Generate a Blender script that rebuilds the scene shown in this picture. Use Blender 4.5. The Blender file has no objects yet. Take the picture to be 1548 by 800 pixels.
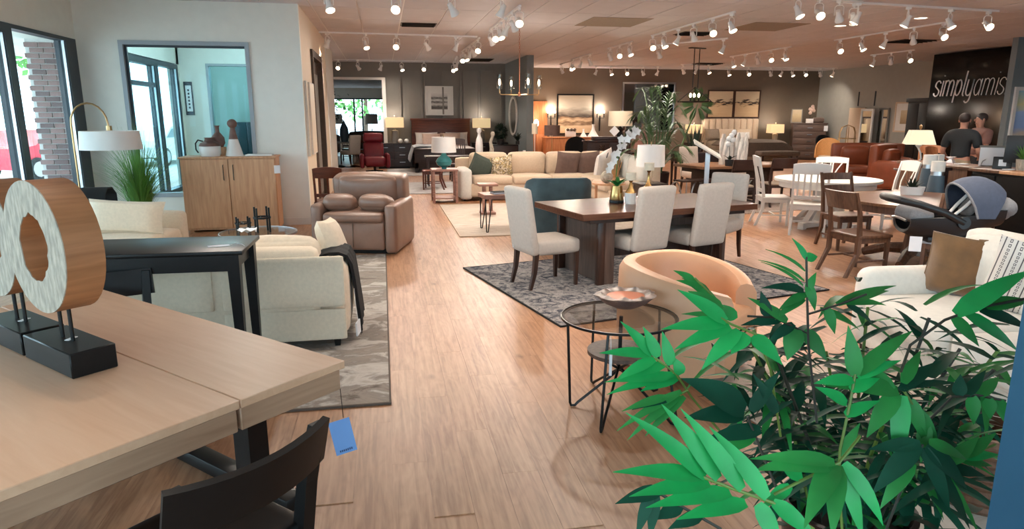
import bpy, bmesh, math, random
from mathutils import Vector, Matrix
S = bpy.context.scene
C = S.collection
R = math.radians
PI = math.pi
rnd = random.Random(11)
# ---------------------------------------------------------------- camera
F = 1030.0
PITCH = math.atan2(228, 1030)
YAW = math.atan2(197, math.hypot(1030, 228))
CAM = Vector((0, 0, 1.75))
cd = bpy.data.cameras.new('camera')
cd.sensor_width = 36
cd.lens = F / 1548 * 36
cd.clip_start = 0.05
cam = bpy.data.objects.new('camera', cd)
C.objects.link(cam)
cam.location = CAM
cam.rotation_euler = (PI / 2 - PITCH, 0, -YAW)
S.camera = cam
_fw = Vector((math.sin(YAW) * math.cos(PITCH), math.cos(YAW) * math.cos(PITCH), -math.sin(PITCH)))
_rt = Vector((math.cos(YAW), -math.sin(YAW), 0))
_up = _rt.cross(_fw)


def at(x, y, d):
    """point of the place seen at photo pixel (x, y), d metres away along the view axis"""
    return CAM + (_fw * F + _rt * (x - 774) - _up * (y - 400)) * (d / F)


# ---------------------------------------------------------------- world and exposure
W = bpy.data.worlds.new('sky')
S.world = W
W.use_nodes = True
bg = W.node_tree.nodes['Background']
bg.inputs[0].default_value = (0.78, 0.91, 1.0, 1)
bg.inputs[1].default_value = 6.2
S.view_settings.view_transform = 'Standard'
S.view_settings.look = 'None'
S.view_settings.gamma = 1
S.view_settings.use_curve_mapping = False
S.view_settings.exposure = 0.25
S.cycles.max_bounces = 8
S.cycles.diffuse_bounces = 5
S.cycles.transparent_max_bounces = 16
S.cycles.sample_clamp_indirect = 6
S.cycles.caustics_reflective = False
S.cycles.caustics_refractive = False
SPOT_W = 115
WARM = (1.0, 0.89, 0.77)


def portal(name, loc, rot, sx, sy):
    l = bpy.data.lights.new(name, 'AREA')
    l.shape = 'RECTANGLE'
    l.size, l.size_y = sx, sy
    l.cycles.is_portal = True
    o = bpy.data.objects.new(name, l)
    C.objects.link(o)
    o.location = loc
    o.rotation_euler = rot
    return o


portal('window_portal', (-4.40, 5.2, 1.5), (0, -PI / 2, 0), 2.8, 12.2)
portal('window_portal', (-4.40, 14.0, 1.5), (0, -PI / 2, 0), 2.8, 4.8)
portal('window_portal', (4.0, -2.6, 1.5), (PI / 2, 0, 0), 16, 2.8)
portal('window_portal', (-2.0, 35.9, 1.5), (-PI / 2, 0, 0), 5, 2.0)


# ---------------------------------------------------------------- materials
def lin(c):
    return tuple(((v / 255) / 12.92 if v / 255 <= 0.04045 else ((v / 255 + 0.055) / 1.055) ** 2.4) for v in c[:3]) + (1,)


def nodes(name):
    m = bpy.data.materials.new(name)
    m.use_nodes = True
    nt = m.node_tree
    return m, nt, nt.nodes['Principled BSDF']


def link(nt, a, b):
    nt.links.new(a, b)


def plain(name, col, rough=0.5, metal=0.0, var=0.10, scale=6.0, bump=0.0, bscale=60.0, spec=0.5, stretch=None, sheen=0, trans=0, coat=0):
    m, nt, p = nodes(name)
    c = lin(col)
    tc = nt.nodes.new('ShaderNodeTexCoord')
    n = nt.nodes.new('ShaderNodeTexNoise')
    n.inputs['Scale'].default_value = scale
    n.inputs['Detail'].default_value = 4
    src = tc.outputs['Object']
    if stretch:
        mp = nt.nodes.new('ShaderNodeMapping')
        mp.inputs['Scale'].default_value = stretch
        link(nt, src, mp.inputs[0])
        src = mp.outputs[0]
    link(nt, src, n.inputs['Vector'])
    r = nt.nodes.new('ShaderNodeValToRGB')
    r.color_ramp.elements[0].position = 0.3
    r.color_ramp.elements[1].position = 0.7
    r.color_ramp.elements[0].color = tuple(max(0, v * (1 - var)) for v in c[:3]) + (1,)
    r.color_ramp.elements[1].color = tuple(min(1, v * (1 + var)) for v in c[:3]) + (1,)
    link(nt, n.outputs['Fac'], r.inputs[0])
    link(nt, r.outputs[0], p.inputs['Base Color'])
    p.inputs['Roughness'].default_value = rough
    p.inputs['Metallic'].default_value = metal
    p.inputs['Specular IOR Level'].default_value = spec
    if sheen:
        p.inputs['Sheen Weight'].default_value = sheen
    if coat:
        p.inputs['Coat Weight'].default_value = coat
        p.inputs['Coat Roughness'].default_value = 0.15
    if bump:
        n2 = nt.nodes.new('ShaderNodeTexNoise')
        n2.inputs['Scale'].default_value = bscale
        n2.inputs['Detail'].default_value = 3
        link(nt, src, n2.inputs['Vector'])
        b = nt.nodes.new('ShaderNodeBump')
        b.inputs['Strength'].default_value = bump
        b.inputs['Distance'].default_value = 0.01
        link(nt, n2.outputs['Fac'], b.inputs['Height'])
        link(nt, b.outputs[0], p.inputs['Normal'])
    return m


def wood(name, c1, c2, axis='X', rough=0.42, scale=1.0, coat=0.0, contrast=0.5, spec=0.5):
    st = {'X': (1.2, 14, 14), 'Y': (14, 1.2, 14), 'Z': (14, 14, 1.2)}[axis]
    m, nt, p = nodes(name)
    tc = nt.nodes.new('ShaderNodeTexCoord')
    mp = nt.nodes.new('ShaderNodeMapping')
    mp.inputs['Scale'].default_value = tuple(v * scale for v in st)
    link(nt, tc.outputs['Object'], mp.inputs[0])
    n = nt.nodes.new('ShaderNodeTexNoise')
    n.inputs['Scale'].default_value = 2.2
    n.inputs['Detail'].default_value = 7
    n.inputs['Distortion'].default_value = 0.6
    link(nt, mp.outputs[0], n.inputs['Vector'])
    r = nt.nodes.new('ShaderNodeValToRGB')
    r.color_ramp.elements[0].position = 0.5 - contrast * 0.4
    r.color_ramp.elements[1].position = 0.5 + contrast * 0.4
    r.color_ramp.elements[0].color = lin(c1)
    r.color_ramp.elements[1].color = lin(c2)
    link(nt, n.outputs['Fac'], r.inputs[0])
    link(nt, r.outputs[0], p.inputs['Base Color'])
    p.inputs['Roughness'].default_value = rough
    p.inputs['Specular IOR Level'].default_value = spec
    if coat:
        p.inputs['Coat Weight'].default_value = coat
    return m


def glow(name, col, strength):
    m, nt, p = nodes(name)
    p.inputs['Base Color'].default_value = lin(col)
    p.inputs['Emission Color'].default_value = lin(col)
    p.inputs['Emission Strength'].default_value = strength
    return m


def glass(name, tint=(1, 1, 1), ior=1.45, refl=1.0):
    m = bpy.data.materials.new(name)
    m.use_nodes = True
    nt = m.node_tree
    nt.nodes.clear()
    o = nt.nodes.new('ShaderNodeOutputMaterial')
    t = nt.nodes.new('ShaderNodeBsdfTransparent')
    t.inputs[0].default_value = tuple(tint) + (1,)
    g = nt.nodes.new('ShaderNodeBsdfGlossy')
    g.inputs['Roughness'].default_value = 0.02
    lw = nt.nodes.new('ShaderNodeLayerWeight')
    lw.inputs[0].default_value = 0.5
    pw = nt.nodes.new('ShaderNodeMath')
    pw.operation = 'POWER'
    link(nt, lw.outputs['Facing'], pw.inputs[0])
    pw.inputs[1].default_value = 5
    f = nt.nodes.new('ShaderNodeMath')
    f.operation = 'MULTIPLY_ADD'
    link(nt, pw.outputs[0], f.inputs[0])
    r0 = ((ior - 1) / (ior + 1)) ** 2
    f.inputs[1].default_value = 1 - r0
    f.inputs[2].default_value = r0
    mx = nt.nodes.new('ShaderNodeMixShader')
    link(nt, f.outputs[0], mx.inputs[0])
    link(nt, t.outputs[0], mx.inputs[1])
    link(nt, g.outputs[0], mx.inputs[2])
    link(nt, mx.outputs[0], o.inputs[0])
    return m


def ramp_mat(name, build, rough=0.8):
    m, nt, p = nodes(name)
    p.inputs['Roughness'].default_value = rough
    build(nt, p)
    return m


M = {}
M['white_wall'] = plain('white_wall', (234, 232, 224), 0.75, var=0.02)
M['beige_wall'] = plain('beige_wall', (226, 208, 184), 0.75, var=0.02)
M['grey_wall'] = plain('grey_wall', (126, 121, 115), 0.7, var=0.03)
M['blue_grey_wall'] = plain('blue_grey_wall', (122, 130, 132), 0.7, var=0.03)
M['brown_wall'] = plain('brown_wall', (112, 98, 84), 0.7, var=0.03)
M['right_wall'] = plain('right_wall', (160, 158, 150), 0.7, var=0.03)
M['black_gloss'] = plain('black_gloss', (8, 8, 9), 0.12, var=0.1, spec=0.22)
M['ceiling_tile'] = plain('ceiling_tile', (212, 207, 210), 0.85, var=0.03, scale=3, bump=0.15, bscale=120)
M['ceiling_grid'] = plain('ceiling_grid', (236, 232, 230), 0.6, var=0.02)
M['frame_dark'] = plain('frame_dark', (38, 48, 58), 0.4, var=0.05)
M['trim_grey'] = plain('trim_grey', (160, 168, 176), 0.5, var=0.03)
M['white_paint'] = plain('white_paint', (222, 218, 212), 0.45, var=0.03)
M['chair_white'] = plain('chair_white', (226, 220, 212), 0.42, var=0.03)
M['black_wood'] = plain('black_wood', (18, 16, 16), 0.38, var=0.2, scale=20, spec=0.3)
M['black_metal'] = plain('black_metal', (20, 19, 19), 0.35, metal=0.4, var=0.1)
M['dark_wood'] = wood('dark_wood', (44, 26, 20), (74, 46, 34), 'Z', 0.35)
M['dark_top'] = wood('dark_top', (76, 46, 33), (104, 66, 48), 'X', 0.3, spec=0.28)
M['espresso'] = wood('espresso', (34, 20, 18), (54, 33, 28), 'X', 0.35)
M['red_wood'] = wood('red_wood', (78, 36, 22), (108, 54, 34), 'X', 0.35)
M['slab_wood'] = wood('slab_wood', (72, 54, 46), (104, 80, 68), 'Z', 0.5)
M['brown_wood'] = wood('brown_wood', (82, 54, 40), (120, 84, 62), 'Z', 0.4)
M['brown_top'] = wood('brown_top', (120, 84, 60), (154, 112, 82), 'X', 0.3, coat=0.2)
M['light_wood'] = wood('light_wood', (190, 136, 96), (214, 164, 122), 'Z', 0.45)
M['oak_top'] = wood('oak_top', (212, 166, 132), (226, 186, 154), 'Y', 0.42, contrast=0.9)
M['oak_edge'] = wood('oak_edge', (164, 128, 102), (190, 154, 126), 'X', 0.5)
M['pink_wood'] = wood('pink_wood', (140, 98, 84), (172, 128, 112), 'X', 0.45)
M['orange_wood'] = wood('orange_wood', (166, 104, 66), (196, 134, 92), 'Z', 0.45)
M['ring_wood'] = wood('ring_wood', (150, 98, 62), (180, 122, 80), 'X', 0.5)
M['ring_face'] = plain('ring_face', (172, 160, 144), 0.75, var=0.3, scale=16, bump=0.5, bscale=50, stretch=(1, 3, 1))
M['cream'] = plain('cream', (222, 204, 180), 0.9, var=0.05, scale=40, bump=0.3, bscale=220, sheen=0.2)
M['cream2'] = plain('cream2', (208, 184, 158), 0.9, var=0.05, scale=30, bump=0.25, bscale=200, sheen=0.2)
M['offwhite'] = plain('offwhite', (224, 218, 208), 0.9, var=0.04, scale=30, bump=0.25, bscale=220, sheen=0.2)
M['parson'] = plain('parson', (192, 179, 168), 0.85, var=0.05, scale=40, bump=0.2, bscale=250)
M['brown_leather'] = plain('brown_leather', (138, 106, 90), 0.38, var=0.12, scale=5, bump=0.15, bscale=90)
M['tan_leather'] = plain('tan_leather', (202, 150, 114), 0.45, var=0.06, scale=5, bump=0.1, bscale=120)
M['red_leather'] = plain('red_leather', (120, 28, 42), 0.4, var=0.12, scale=5, bump=0.12, bscale=80)
M['cognac'] = plain('cognac', (122, 62, 38), 0.4, var=0.15, scale=5, bump=0.15, bscale=70)
M['teal_velvet'] = plain('teal_velvet', (70, 88, 92), 0.75, var=0.25, scale=5, sheen=0.3)
M['green_cloth'] = plain('green_cloth', (72, 80, 72), 0.9, var=0.08, scale=30)
M['brown_cloth'] = plain('brown_cloth', (104, 82, 74), 0.9, var=0.1, scale=12)
M['mustard'] = plain('mustard', (120, 82, 42), 0.75, var=0.22, scale=9, sheen=0.7, bump=0.3, bscale=14)
M['black_cloth'] = plain('black_cloth', (16, 16, 18), 0.95, var=0.1, scale=60, bump=0.3, bscale=200)
M['grey_cloth'] = plain('grey_cloth', (128, 126, 128), 0.9, var=0.1, scale=60)
M['pale_blue_cloth'] = plain('pale_blue_cloth', (186, 190, 196), 0.9, var=0.1, scale=20, bump=0.4, bscale=30)
M['white_cloth'] = plain('white_cloth', (228, 220, 214), 0.9, var=0.05, scale=20, bump=0.3, bscale=30)
M['pink_cloth'] = plain('pink_cloth', (206, 176, 160), 0.9, var=0.06, scale=20)
M['taupe_cloth'] = plain('taupe_cloth', (150, 134, 118), 0.9, var=0.08, scale=20)
M['taupe_dark'] = plain('taupe_dark', (94, 80, 70), 0.85, var=0.1, scale=20)
M['white_ceramic'] = plain('white_ceramic', (230, 226, 222), 0.3, var=0.03)
M['teal_ceramic'] = plain('teal_ceramic', (46, 128, 130), 0.25, var=0.15, scale=8)
M['clay'] = plain('clay', (112, 84, 76), 0.6, var=0.2, scale=14, bump=0.3, bscale=60)
M['gold'] = plain('gold', (196, 160, 104), 0.25, metal=1.0, var=0.05)
M['brass'] = plain('brass', (184, 150, 108), 0.3, metal=1.0, var=0.05)
M['copper'] = plain('copper', (168, 104, 78), 0.35, metal=1.0, var=0.05)
M['silver'] = plain('silver', (190, 190, 192), 0.3, metal=1.0, var=0.03)
M['fixture'] = plain('fixture', (246, 244, 242), 0.35, var=0.02)
M['shade_white'] = plain('shade_white', (236, 232, 228), 0.8, var=0.02)
M['paper'] = plain('paper', (236, 236, 238), 0.7, var=0.02)
M['blue_tag'] = plain('blue_tag', (110, 150, 205), 0.6, var=0.02)
M['dark_print'] = plain('dark_print', (50, 70, 110), 0.7, var=0.02)
M['blue_paint'] = plain('blue_paint', (36, 84, 112), 0.5, var=0.03)
M['slate_blue'] = plain('slate_blue', (66, 80, 90), 0.5, var=0.08)
M['black_plastic'] = plain('black_plastic', (20, 21, 24), 0.45, var=0.1)
M['canopy_blue'] = plain('canopy_blue', (62, 70, 88), 0.8, var=0.08, scale=30)
M['grass'] = plain('grass', (92, 140, 60), 0.55, var=0.35, scale=3)
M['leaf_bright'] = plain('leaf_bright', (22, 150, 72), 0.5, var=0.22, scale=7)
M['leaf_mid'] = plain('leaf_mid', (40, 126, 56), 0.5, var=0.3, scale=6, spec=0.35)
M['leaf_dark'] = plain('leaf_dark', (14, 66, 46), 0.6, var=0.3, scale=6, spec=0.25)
M['stem'] = plain('stem', (96, 120, 48), 0.5, var=0.2)
M['dark_stem'] = plain('dark_stem', (44, 42, 32), 0.6, var=0.2)
M['palm'] = plain('palm', (66, 92, 52), 0.5, var=0.3, scale=4)
M['dark_green'] = plain('dark_green', (24, 40, 26), 0.6, var=0.3)
M['soil'] = plain('soil', (40, 30, 24), 0.95, var=0.3, scale=30)
M['skin'] = plain('skin', (176, 124, 102), 0.55, var=0.05)
M['hair'] = plain('hair', (40, 26, 22), 0.6, var=0.2, scale=30)
M['shirt_dark'] = plain('shirt_dark', (26, 29, 32), 0.85, var=0.1)
M['khaki'] = plain('khaki', (142, 122, 98), 0.85, var=0.08)
M['mauve'] = plain('mauve', (132, 96, 88), 0.85, var=0.1)
M['brick'] = plain('brick', (134, 104, 102), 0.9, var=0.25, scale=3, bump=0.4, bscale=50)
M['brick2'] = plain('brick2', (102, 80, 82), 0.9, var=0.25, scale=3, bump=0.4, bscale=50)
M['mortar'] = plain('mortar', (204, 202, 200), 0.95, var=0.08)
M['pavement'] = plain('pavement', (196, 196, 192), 0.9, var=0.05)
M['asphalt'] = plain('asphalt', (150, 150, 152), 0.9, var=0.08)
M['car_red'] = plain('car_red', (200, 30, 60), 0.25, var=0.03, coat=0.6)
M['car_grey'] = plain('car_grey', (70, 92, 104), 0.25, var=0.03, coat=0.6)
M['tyre'] = plain('tyre', (30, 30, 32), 0.8, var=0.1)
M['tree_leaf'] = plain('tree_leaf', (96, 150, 70), 0.7, var=0.4, scale=2)
M['bark'] = plain('bark', (90, 70, 56), 0.9, var=0.2)
M['window_glass'] = glass('window_glass', (0.86, 0.96, 0.99))
M['teal_glass'] = glass('teal_glass', (0.76, 0.94, 0.97), 1.22)
M['table_glass'] = glass('table_glass', (0.86, 0.87, 0.86), 1.5)
M['clear_glass'] = glass('clear_glass', (0.93, 0.92, 0.9), 1.45)
M['mirror'] = plain('mirror', (200, 200, 200), 0.03, metal=1, var=0.0)
M['vent_dark'] = plain('vent_dark', (70, 60, 54), 0.7, var=0.1)
M['bulb'] = glow('bulb', (255, 226, 190), 11)
M['bulb_soft'] = glow('bulb_soft', (255, 232, 205), 4)
M['bulb_dim'] = glow('bulb_dim', (255, 236, 212), 1.2)
M['shade_lit'] = glow('shade_lit', (236, 208, 158), 0.55)
M['shade_half'] = glow('shade_half', (230, 214, 186), 0.12)
M['screen'] = glow('screen', (176, 206, 236), 0.8)
M['letter'] = plain('letter', (240, 238, 236), 0.4, var=0.0)
M['cane'] = plain('cane', (206, 150, 92), 0.6, var=0.1, scale=40)
M['shell'] = plain('shell', (120, 96, 84), 0.4, var=0.7, scale=18)
M['drift'] = plain('drift', (206, 198, 190), 0.75, var=0.3, scale=12, stretch=(4, 4, .6))
M['grey_dresser'] = wood('grey_dresser', (84, 66, 58), (108, 88, 78), 'X', 0.5)


def floor_mat():
    m, nt, p = nodes('floor_planks')
    g = nt.nodes.new('ShaderNodeNewGeometry')
    sx = nt.nodes.new('ShaderNodeSeparateXYZ')
    link(nt, g.outputs['Position'], sx.inputs[0])

    def mth(op, a, b=None, v=None):
        n = nt.nodes.new('ShaderNodeMath')
        n.operation = op
        if a is not None:
            link(nt, a, n.inputs[0])
        if b is not None:
            link(nt, b, n.inputs[1])
        if v is not None:
            n.inputs[1].default_value = v
        return n.outputs[0]
    col = mth('FLOOR', mth('DIVIDE', mth('ADD', sx.outputs[0], v=20), v=PW))
    off = mth('MULTIPLY', mth('FRACT', mth('MULTIPLY', col, v=0.381966)), v=PL)
    row = mth('FLOOR', mth('DIVIDE', mth('ADD', mth('ADD', sx.outputs[1], off), v=20), v=PL))
    cmb = nt.nodes.new('ShaderNodeCombineXYZ')
    link(nt, col, cmb.inputs[0])
    link(nt, row, cmb.inputs[1])
    wn = nt.nodes.new('ShaderNodeTexWhiteNoise')
    link(nt, cmb.outputs[0], wn.inputs['Vector'])
    sc = nt.nodes.new('ShaderNodeVectorMath')
    sc.operation = 'MULTIPLY_ADD'
    link(nt, wn.outputs['Color'], sc.inputs[0])
    sc.inputs[1].default_value = (7, 7, 0)
    link(nt, g.outputs['Position'], sc.inputs[2])
    mp = nt.nodes.new('ShaderNodeMapping')
    mp.inputs['Scale'].default_value = (15, 0.8, 1)
    link(nt, sc.outputs[0], mp.inputs[0])
    n = nt.nodes.new('ShaderNodeTexNoise')
    n.inputs['Scale'].default_value = 2.4
    n.inputs['Detail'].default_value = 8
    n.inputs['Distortion'].default_value = 0.7
    link(nt, mp.outputs[0], n.inputs['Vector'])
    mp2 = nt.nodes.new('ShaderNodeMapping')
    mp2.inputs['Scale'].default_value = (6, 1.6, 1)
    link(nt, sc.outputs[0], mp2.inputs[0])
    wv = nt.nodes.new('ShaderNodeTexNoise')
    wv.inputs['Scale'].default_value = 1.1
    wv.inputs['Detail'].default_value = 3
    link(nt, mp2.outputs[0], wv.inputs['Vector'])
    fr = mth('PINGPONG', mth('MULTIPLY', wv.outputs['Fac'], v=9), v=0.5)
    r = nt.nodes.new('ShaderNodeValToRGB')
    e = r.color_ramp.elements
    e[0].position, e[1].position = 0.30, 0.72
    e[0].color, e[1].color = lin((143, 98, 68)), lin((180, 135, 101))
    mid = r.color_ramp.elements.new(0.5)
    mid.color = lin((165, 119, 86))
    s = mth('ADD', n.outputs['Fac'], mth('MULTIPLY', mth('SUBTRACT', fr, v=0.25), v=0.20))
    s = mth('ADD', s, mth('MULTIPLY', mth('SUBTRACT', wn.outputs['Value'], v=0.5), v=0.12))
    link(nt, s, r.inputs[0])
    # knots
    vo = nt.nodes.new('ShaderNodeTexVoronoi')
    vo.inputs['Scale'].default_value = 1.9
    mp3 = nt.nodes.new('ShaderNodeMapping')
    mp3.inputs['Scale'].default_value = (1.5, 0.7, 1)
    link(nt, g.outputs['Position'], mp3.inputs[0])
    link(nt, mp3.outputs[0], vo.inputs['Vector'])
    kr = nt.nodes.new('ShaderNodeValToRGB')
    kr.color_ramp.elements[0].position, kr.color_ramp.elements[1].position = 0.02, 0.09
    kr.color_ramp.elements[0].color = (0.55, 0.5, 0.46, 1)
    kr.color_ramp.elements[1].color = (1, 1, 1, 1)
    link(nt, vo.outputs['Distance'], kr.inputs[0])
    mx = nt.nodes.new('ShaderNodeMix')
    mx.data_type = 'RGBA'
    mx.blend_type = 'MULTIPLY'
    mx.inputs[0].default_value = 1
    link(nt, r.outputs[0], mx.inputs[6])
    link(nt, kr.outputs[0], mx.inputs[7])
    link(nt, mx.outputs[2], p.inputs['Base Color'])
    p.inputs['Roughness'].default_value = 0.42
    b = nt.nodes.new('ShaderNodeBump')
    b.inputs['Strength'].default_value = 0.12
    b.inputs['Distance'].default_value = 0.004
    link(nt, n.outputs['Fac'], b.inputs['Height'])
    link(nt, b.outputs[0], p.inputs['Normal'])
    return m


PW, PL = 0.18, 1.32
M['floor'] = floor_mat()


def rug_mat(name, cols, scale=3.0, stretch=(1, 1, 1), detail=6, dist=1.0, fine=0.0):
    m, nt, p = nodes(name)
    tc = nt.nodes.new('ShaderNodeTexCoord')
    mp = nt.nodes.new('ShaderNodeMapping')
    mp.inputs['Scale'].default_value = stretch
    link(nt, tc.outputs['Object'], mp.inputs[0])
    n = nt.nodes.new('ShaderNodeTexNoise')
    n.inputs['Scale'].default_value = scale
    n.inputs['Detail'].default_value = detail
    n.inputs['Roughness'].default_value = 0.65 + fine
    n.inputs['Distortion'].default_value = dist
    link(nt, mp.outputs[0], n.inputs['Vector'])
    r = nt.nodes.new('ShaderNodeValToRGB')
    k = len(cols)
    r.color_ramp.elements[0].position = 0.34
    r.color_ramp.elements[1].position = 0.66
    r.color_ramp.elements[0].color = lin(cols[0])
    r.color_ramp.elements[1].color = lin(cols[-1])
    for i in range(1, k - 1):
        e = r.color_ramp.elements.new(0.34 + 0.32 * i / (k - 1))
        e.color = lin(cols[i])
    link(nt, n.outputs['Fac'], r.inputs[0])
    link(nt, r.outputs[0], p.inputs['Base Color'])
    p.inputs['Roughness'].default_value = 0.95
    b = nt.nodes.new('ShaderNodeBump')
    b.inputs['Strength'].default_value = 0.4
    n3 = nt.nodes.new('ShaderNodeTexNoise')
    n3.inputs['Scale'].default_value = 260
    link(nt, tc.outputs['Object'], n3.inputs['Vector'])
    link(nt, n3.outputs['Fac'], b.inputs['Height'])
    b.inputs['Distance'].default_value = 0.01
    link(nt, b.outputs[0], p.inputs['Normal'])
    return m


M['rug_grey'] = rug_mat('rug_grey', [(104, 92, 84), (150, 138, 128), (136, 126, 118), (192, 184, 176), (168, 158, 148)], 2.6, (0.8, 1.3, 1), 9, 1.1)
M['rug_blue'] = rug_mat('rug_blue', [(24, 28, 38), (58, 60, 72), (124, 120, 120), (166, 158, 154), (48, 52, 64)], 9, (1, 1, 1), 10, 1.2, 0.1)
M['rug_light'] = rug_mat('rug_light', [(176, 160, 146), (200, 186, 172), (188, 172, 156), (208, 196, 184)], 1.6, (1, 2, 1), 5, 1.0)
M['rug_pale'] = rug_mat('rug_pale', [(168, 164, 164), (196, 192, 190)], 4)
M['rug_dark'] = rug_mat('rug_dark', [(110, 92, 84), (160, 142, 132), (130, 110, 100)], 5)
M['floral'] = rug_mat('floral', [(222, 206, 180), (216, 200, 174), (92, 76, 66), (206, 178, 118), (226, 212, 190)], 14, (1, 1, 1), 2, 0.8)


def stripe_mat():
    m, nt, p = nodes('striped_cloth')
    tc = nt.nodes.new('ShaderNodeTexCoord')
    sp = nt.nodes.new('ShaderNodeSeparateXYZ')
    link(nt, tc.outputs['Object'], sp.inputs[0])

    def mth(op, a, v=None, b=None):
        n = nt.nodes.new('ShaderNodeMath')
        n.operation = op
        link(nt, a, n.inputs[0])
        if v is not None:
            n.inputs[1].default_value = v
        if b is not None:
            link(nt, b, n.inputs[1])
        return n.outputs[0]
    u = mth('FRACT', mth('ADD', mth('MULTIPLY', sp.outputs[0], 16.0), 10.0))
    line = mth('COMPARE', u, 0.2)
    line.node.inputs[2].default_value = 0.055
    beadband = mth('COMPARE', u, 0.7)
    beadband.node.inputs[2].default_value = 0.12
    hole = mth('COMPARE', u, 0.7)
    hole.node.inputs[2].default_value = 0.06
    w = mth('FRACT', mth('ADD', mth('MULTIPLY', sp.outputs[2], 42.0), 10.0))
    dash = mth('COMPARE', w, 0.5)
    dash.node.inputs[2].default_value = 0.34
    dh = mth('COMPARE', w, 0.5)
    dh.node.inputs[2].default_value = 0.17
    ring = mth('SUBTRACT', mth('MULTIPLY', beadband, b=dash), b=mth('MULTIPLY', hole, b=dh))
    tot = mth('MAXIMUM', line, b=ring)
    mx = nt.nodes.new('ShaderNodeMix')
    mx.data_type = 'RGBA'
    link(nt, tot, mx.inputs[0])
    mx.inputs[6].default_value = lin((218, 206, 196))
    mx.inputs[7].default_value = lin((88, 80, 80))
    link(nt, mx.outputs[2], p.inputs['Base Color'])
    p.inputs['Roughness'].default_value = 0.9
    return m


M['striped'] = stripe_mat()


def art_mat(name, stops, warp=0.12, scale=3.0):
    """flat print: colour bands across local z (0 bottom .. 1 top), warped by noise"""
    m, nt, p = nodes(name)
    tc = nt.nodes.new('ShaderNodeTexCoord')
    sp = nt.nodes.new('ShaderNodeSeparateXYZ')
    link(nt, tc.outputs['Generated'], sp.inputs[0])
    n = nt.nodes.new('ShaderNodeTexNoise')
    n.inputs['Scale'].default_value = scale
    n.inputs['Detail'].default_value = 5
    mp = nt.nodes.new('ShaderNodeMapping')
    mp.inputs['Scale'].default_value = (1, 1, 4)
    link(nt, tc.outputs['Generated'], mp.inputs[0])
    link(nt, mp.outputs[0], n.inputs['Vector'])
    a = nt.nodes.new('ShaderNodeMath')
    a.operation = 'MULTIPLY_ADD'
    link(nt, n.outputs['Fac'], a.inputs[0])
    a.inputs[1].default_value = warp * 2
    a.inputs[2].default_value = -warp
    b = nt.nodes.new('ShaderNodeMath')
    b.operation = 'ADD'
    link(nt, a.outputs[0], b.inputs[0])
    link(nt, sp.outputs[2], b.inputs[1])
    r = nt.nodes.new('ShaderNodeValToRGB')
    el = r.color_ramp.elements
    el[0].position, el[0].color = stops[0][0], lin(stops[0][1])
    el[1].position, el[1].color = stops[-1][0], lin(stops[-1][1])
    for t, c in stops[1:-1]:
        e = el.new(t)
        e.color = lin(c)
    link(nt, b.outputs[0], r.inputs[0])
    link(nt, r.outputs[0], p.inputs['Base Color'])
    p.inputs['Roughness'].default_value = 0.6
    return m


M['art_bw'] = art_mat('art_bw', [(0.0, (120, 112, 108)), (0.15, (60, 56, 54)), (0.3, (206, 200, 194)), (0.42, (80, 74, 72)), (0.52, (210, 206, 200)), (0.66, (70, 66, 64)), (0.75, (196, 190, 186)), (1, (226, 222, 216))], 0.1, 4)
M['art_sea'] = art_mat('art_sea', [(0.0, (196, 166, 130)), (0.18, (214, 188, 154)), (0.28, (116, 88, 64)), (0.34, (208, 180, 146)), (0.40, (150, 120, 92)), (0.45, (66, 54, 46)), (0.52, (132, 122, 110)), (0.7, (200, 190, 172)), (1, (182, 170, 150))], 0.15, 3)
M['art_lake'] = art_mat('art_lake', [(0.0, (196, 162, 124)), (0.45, (206, 176, 138)), (0.50, (170, 140, 108)), (0.53, (52, 40, 32)), (0.60, (64, 50, 40)), (0.65, (206, 184, 154)), (1, (214, 192, 162))], 0.34, 3.5)
M['art_tan'] = art_mat('art_tan', [(0.0, (150, 128, 98)), (0.5, (186, 162, 126)), (1, (206, 188, 156))], 0.2, 4)
M['art_blue'] = art_mat('art_blue', [(0.0, (196, 160, 130)), (0.35, (206, 190, 176)), (0.45, (150, 176, 220)), (0.7, (170, 196, 232)), (0.8, (222, 214, 160)), (1, (160, 200, 210))], 0.1, 3)
M['art_pale'] = art_mat('art_pale', [(0.0, (224, 208, 184)), (1, (236, 226, 208))], 0.1, 3)


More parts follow.
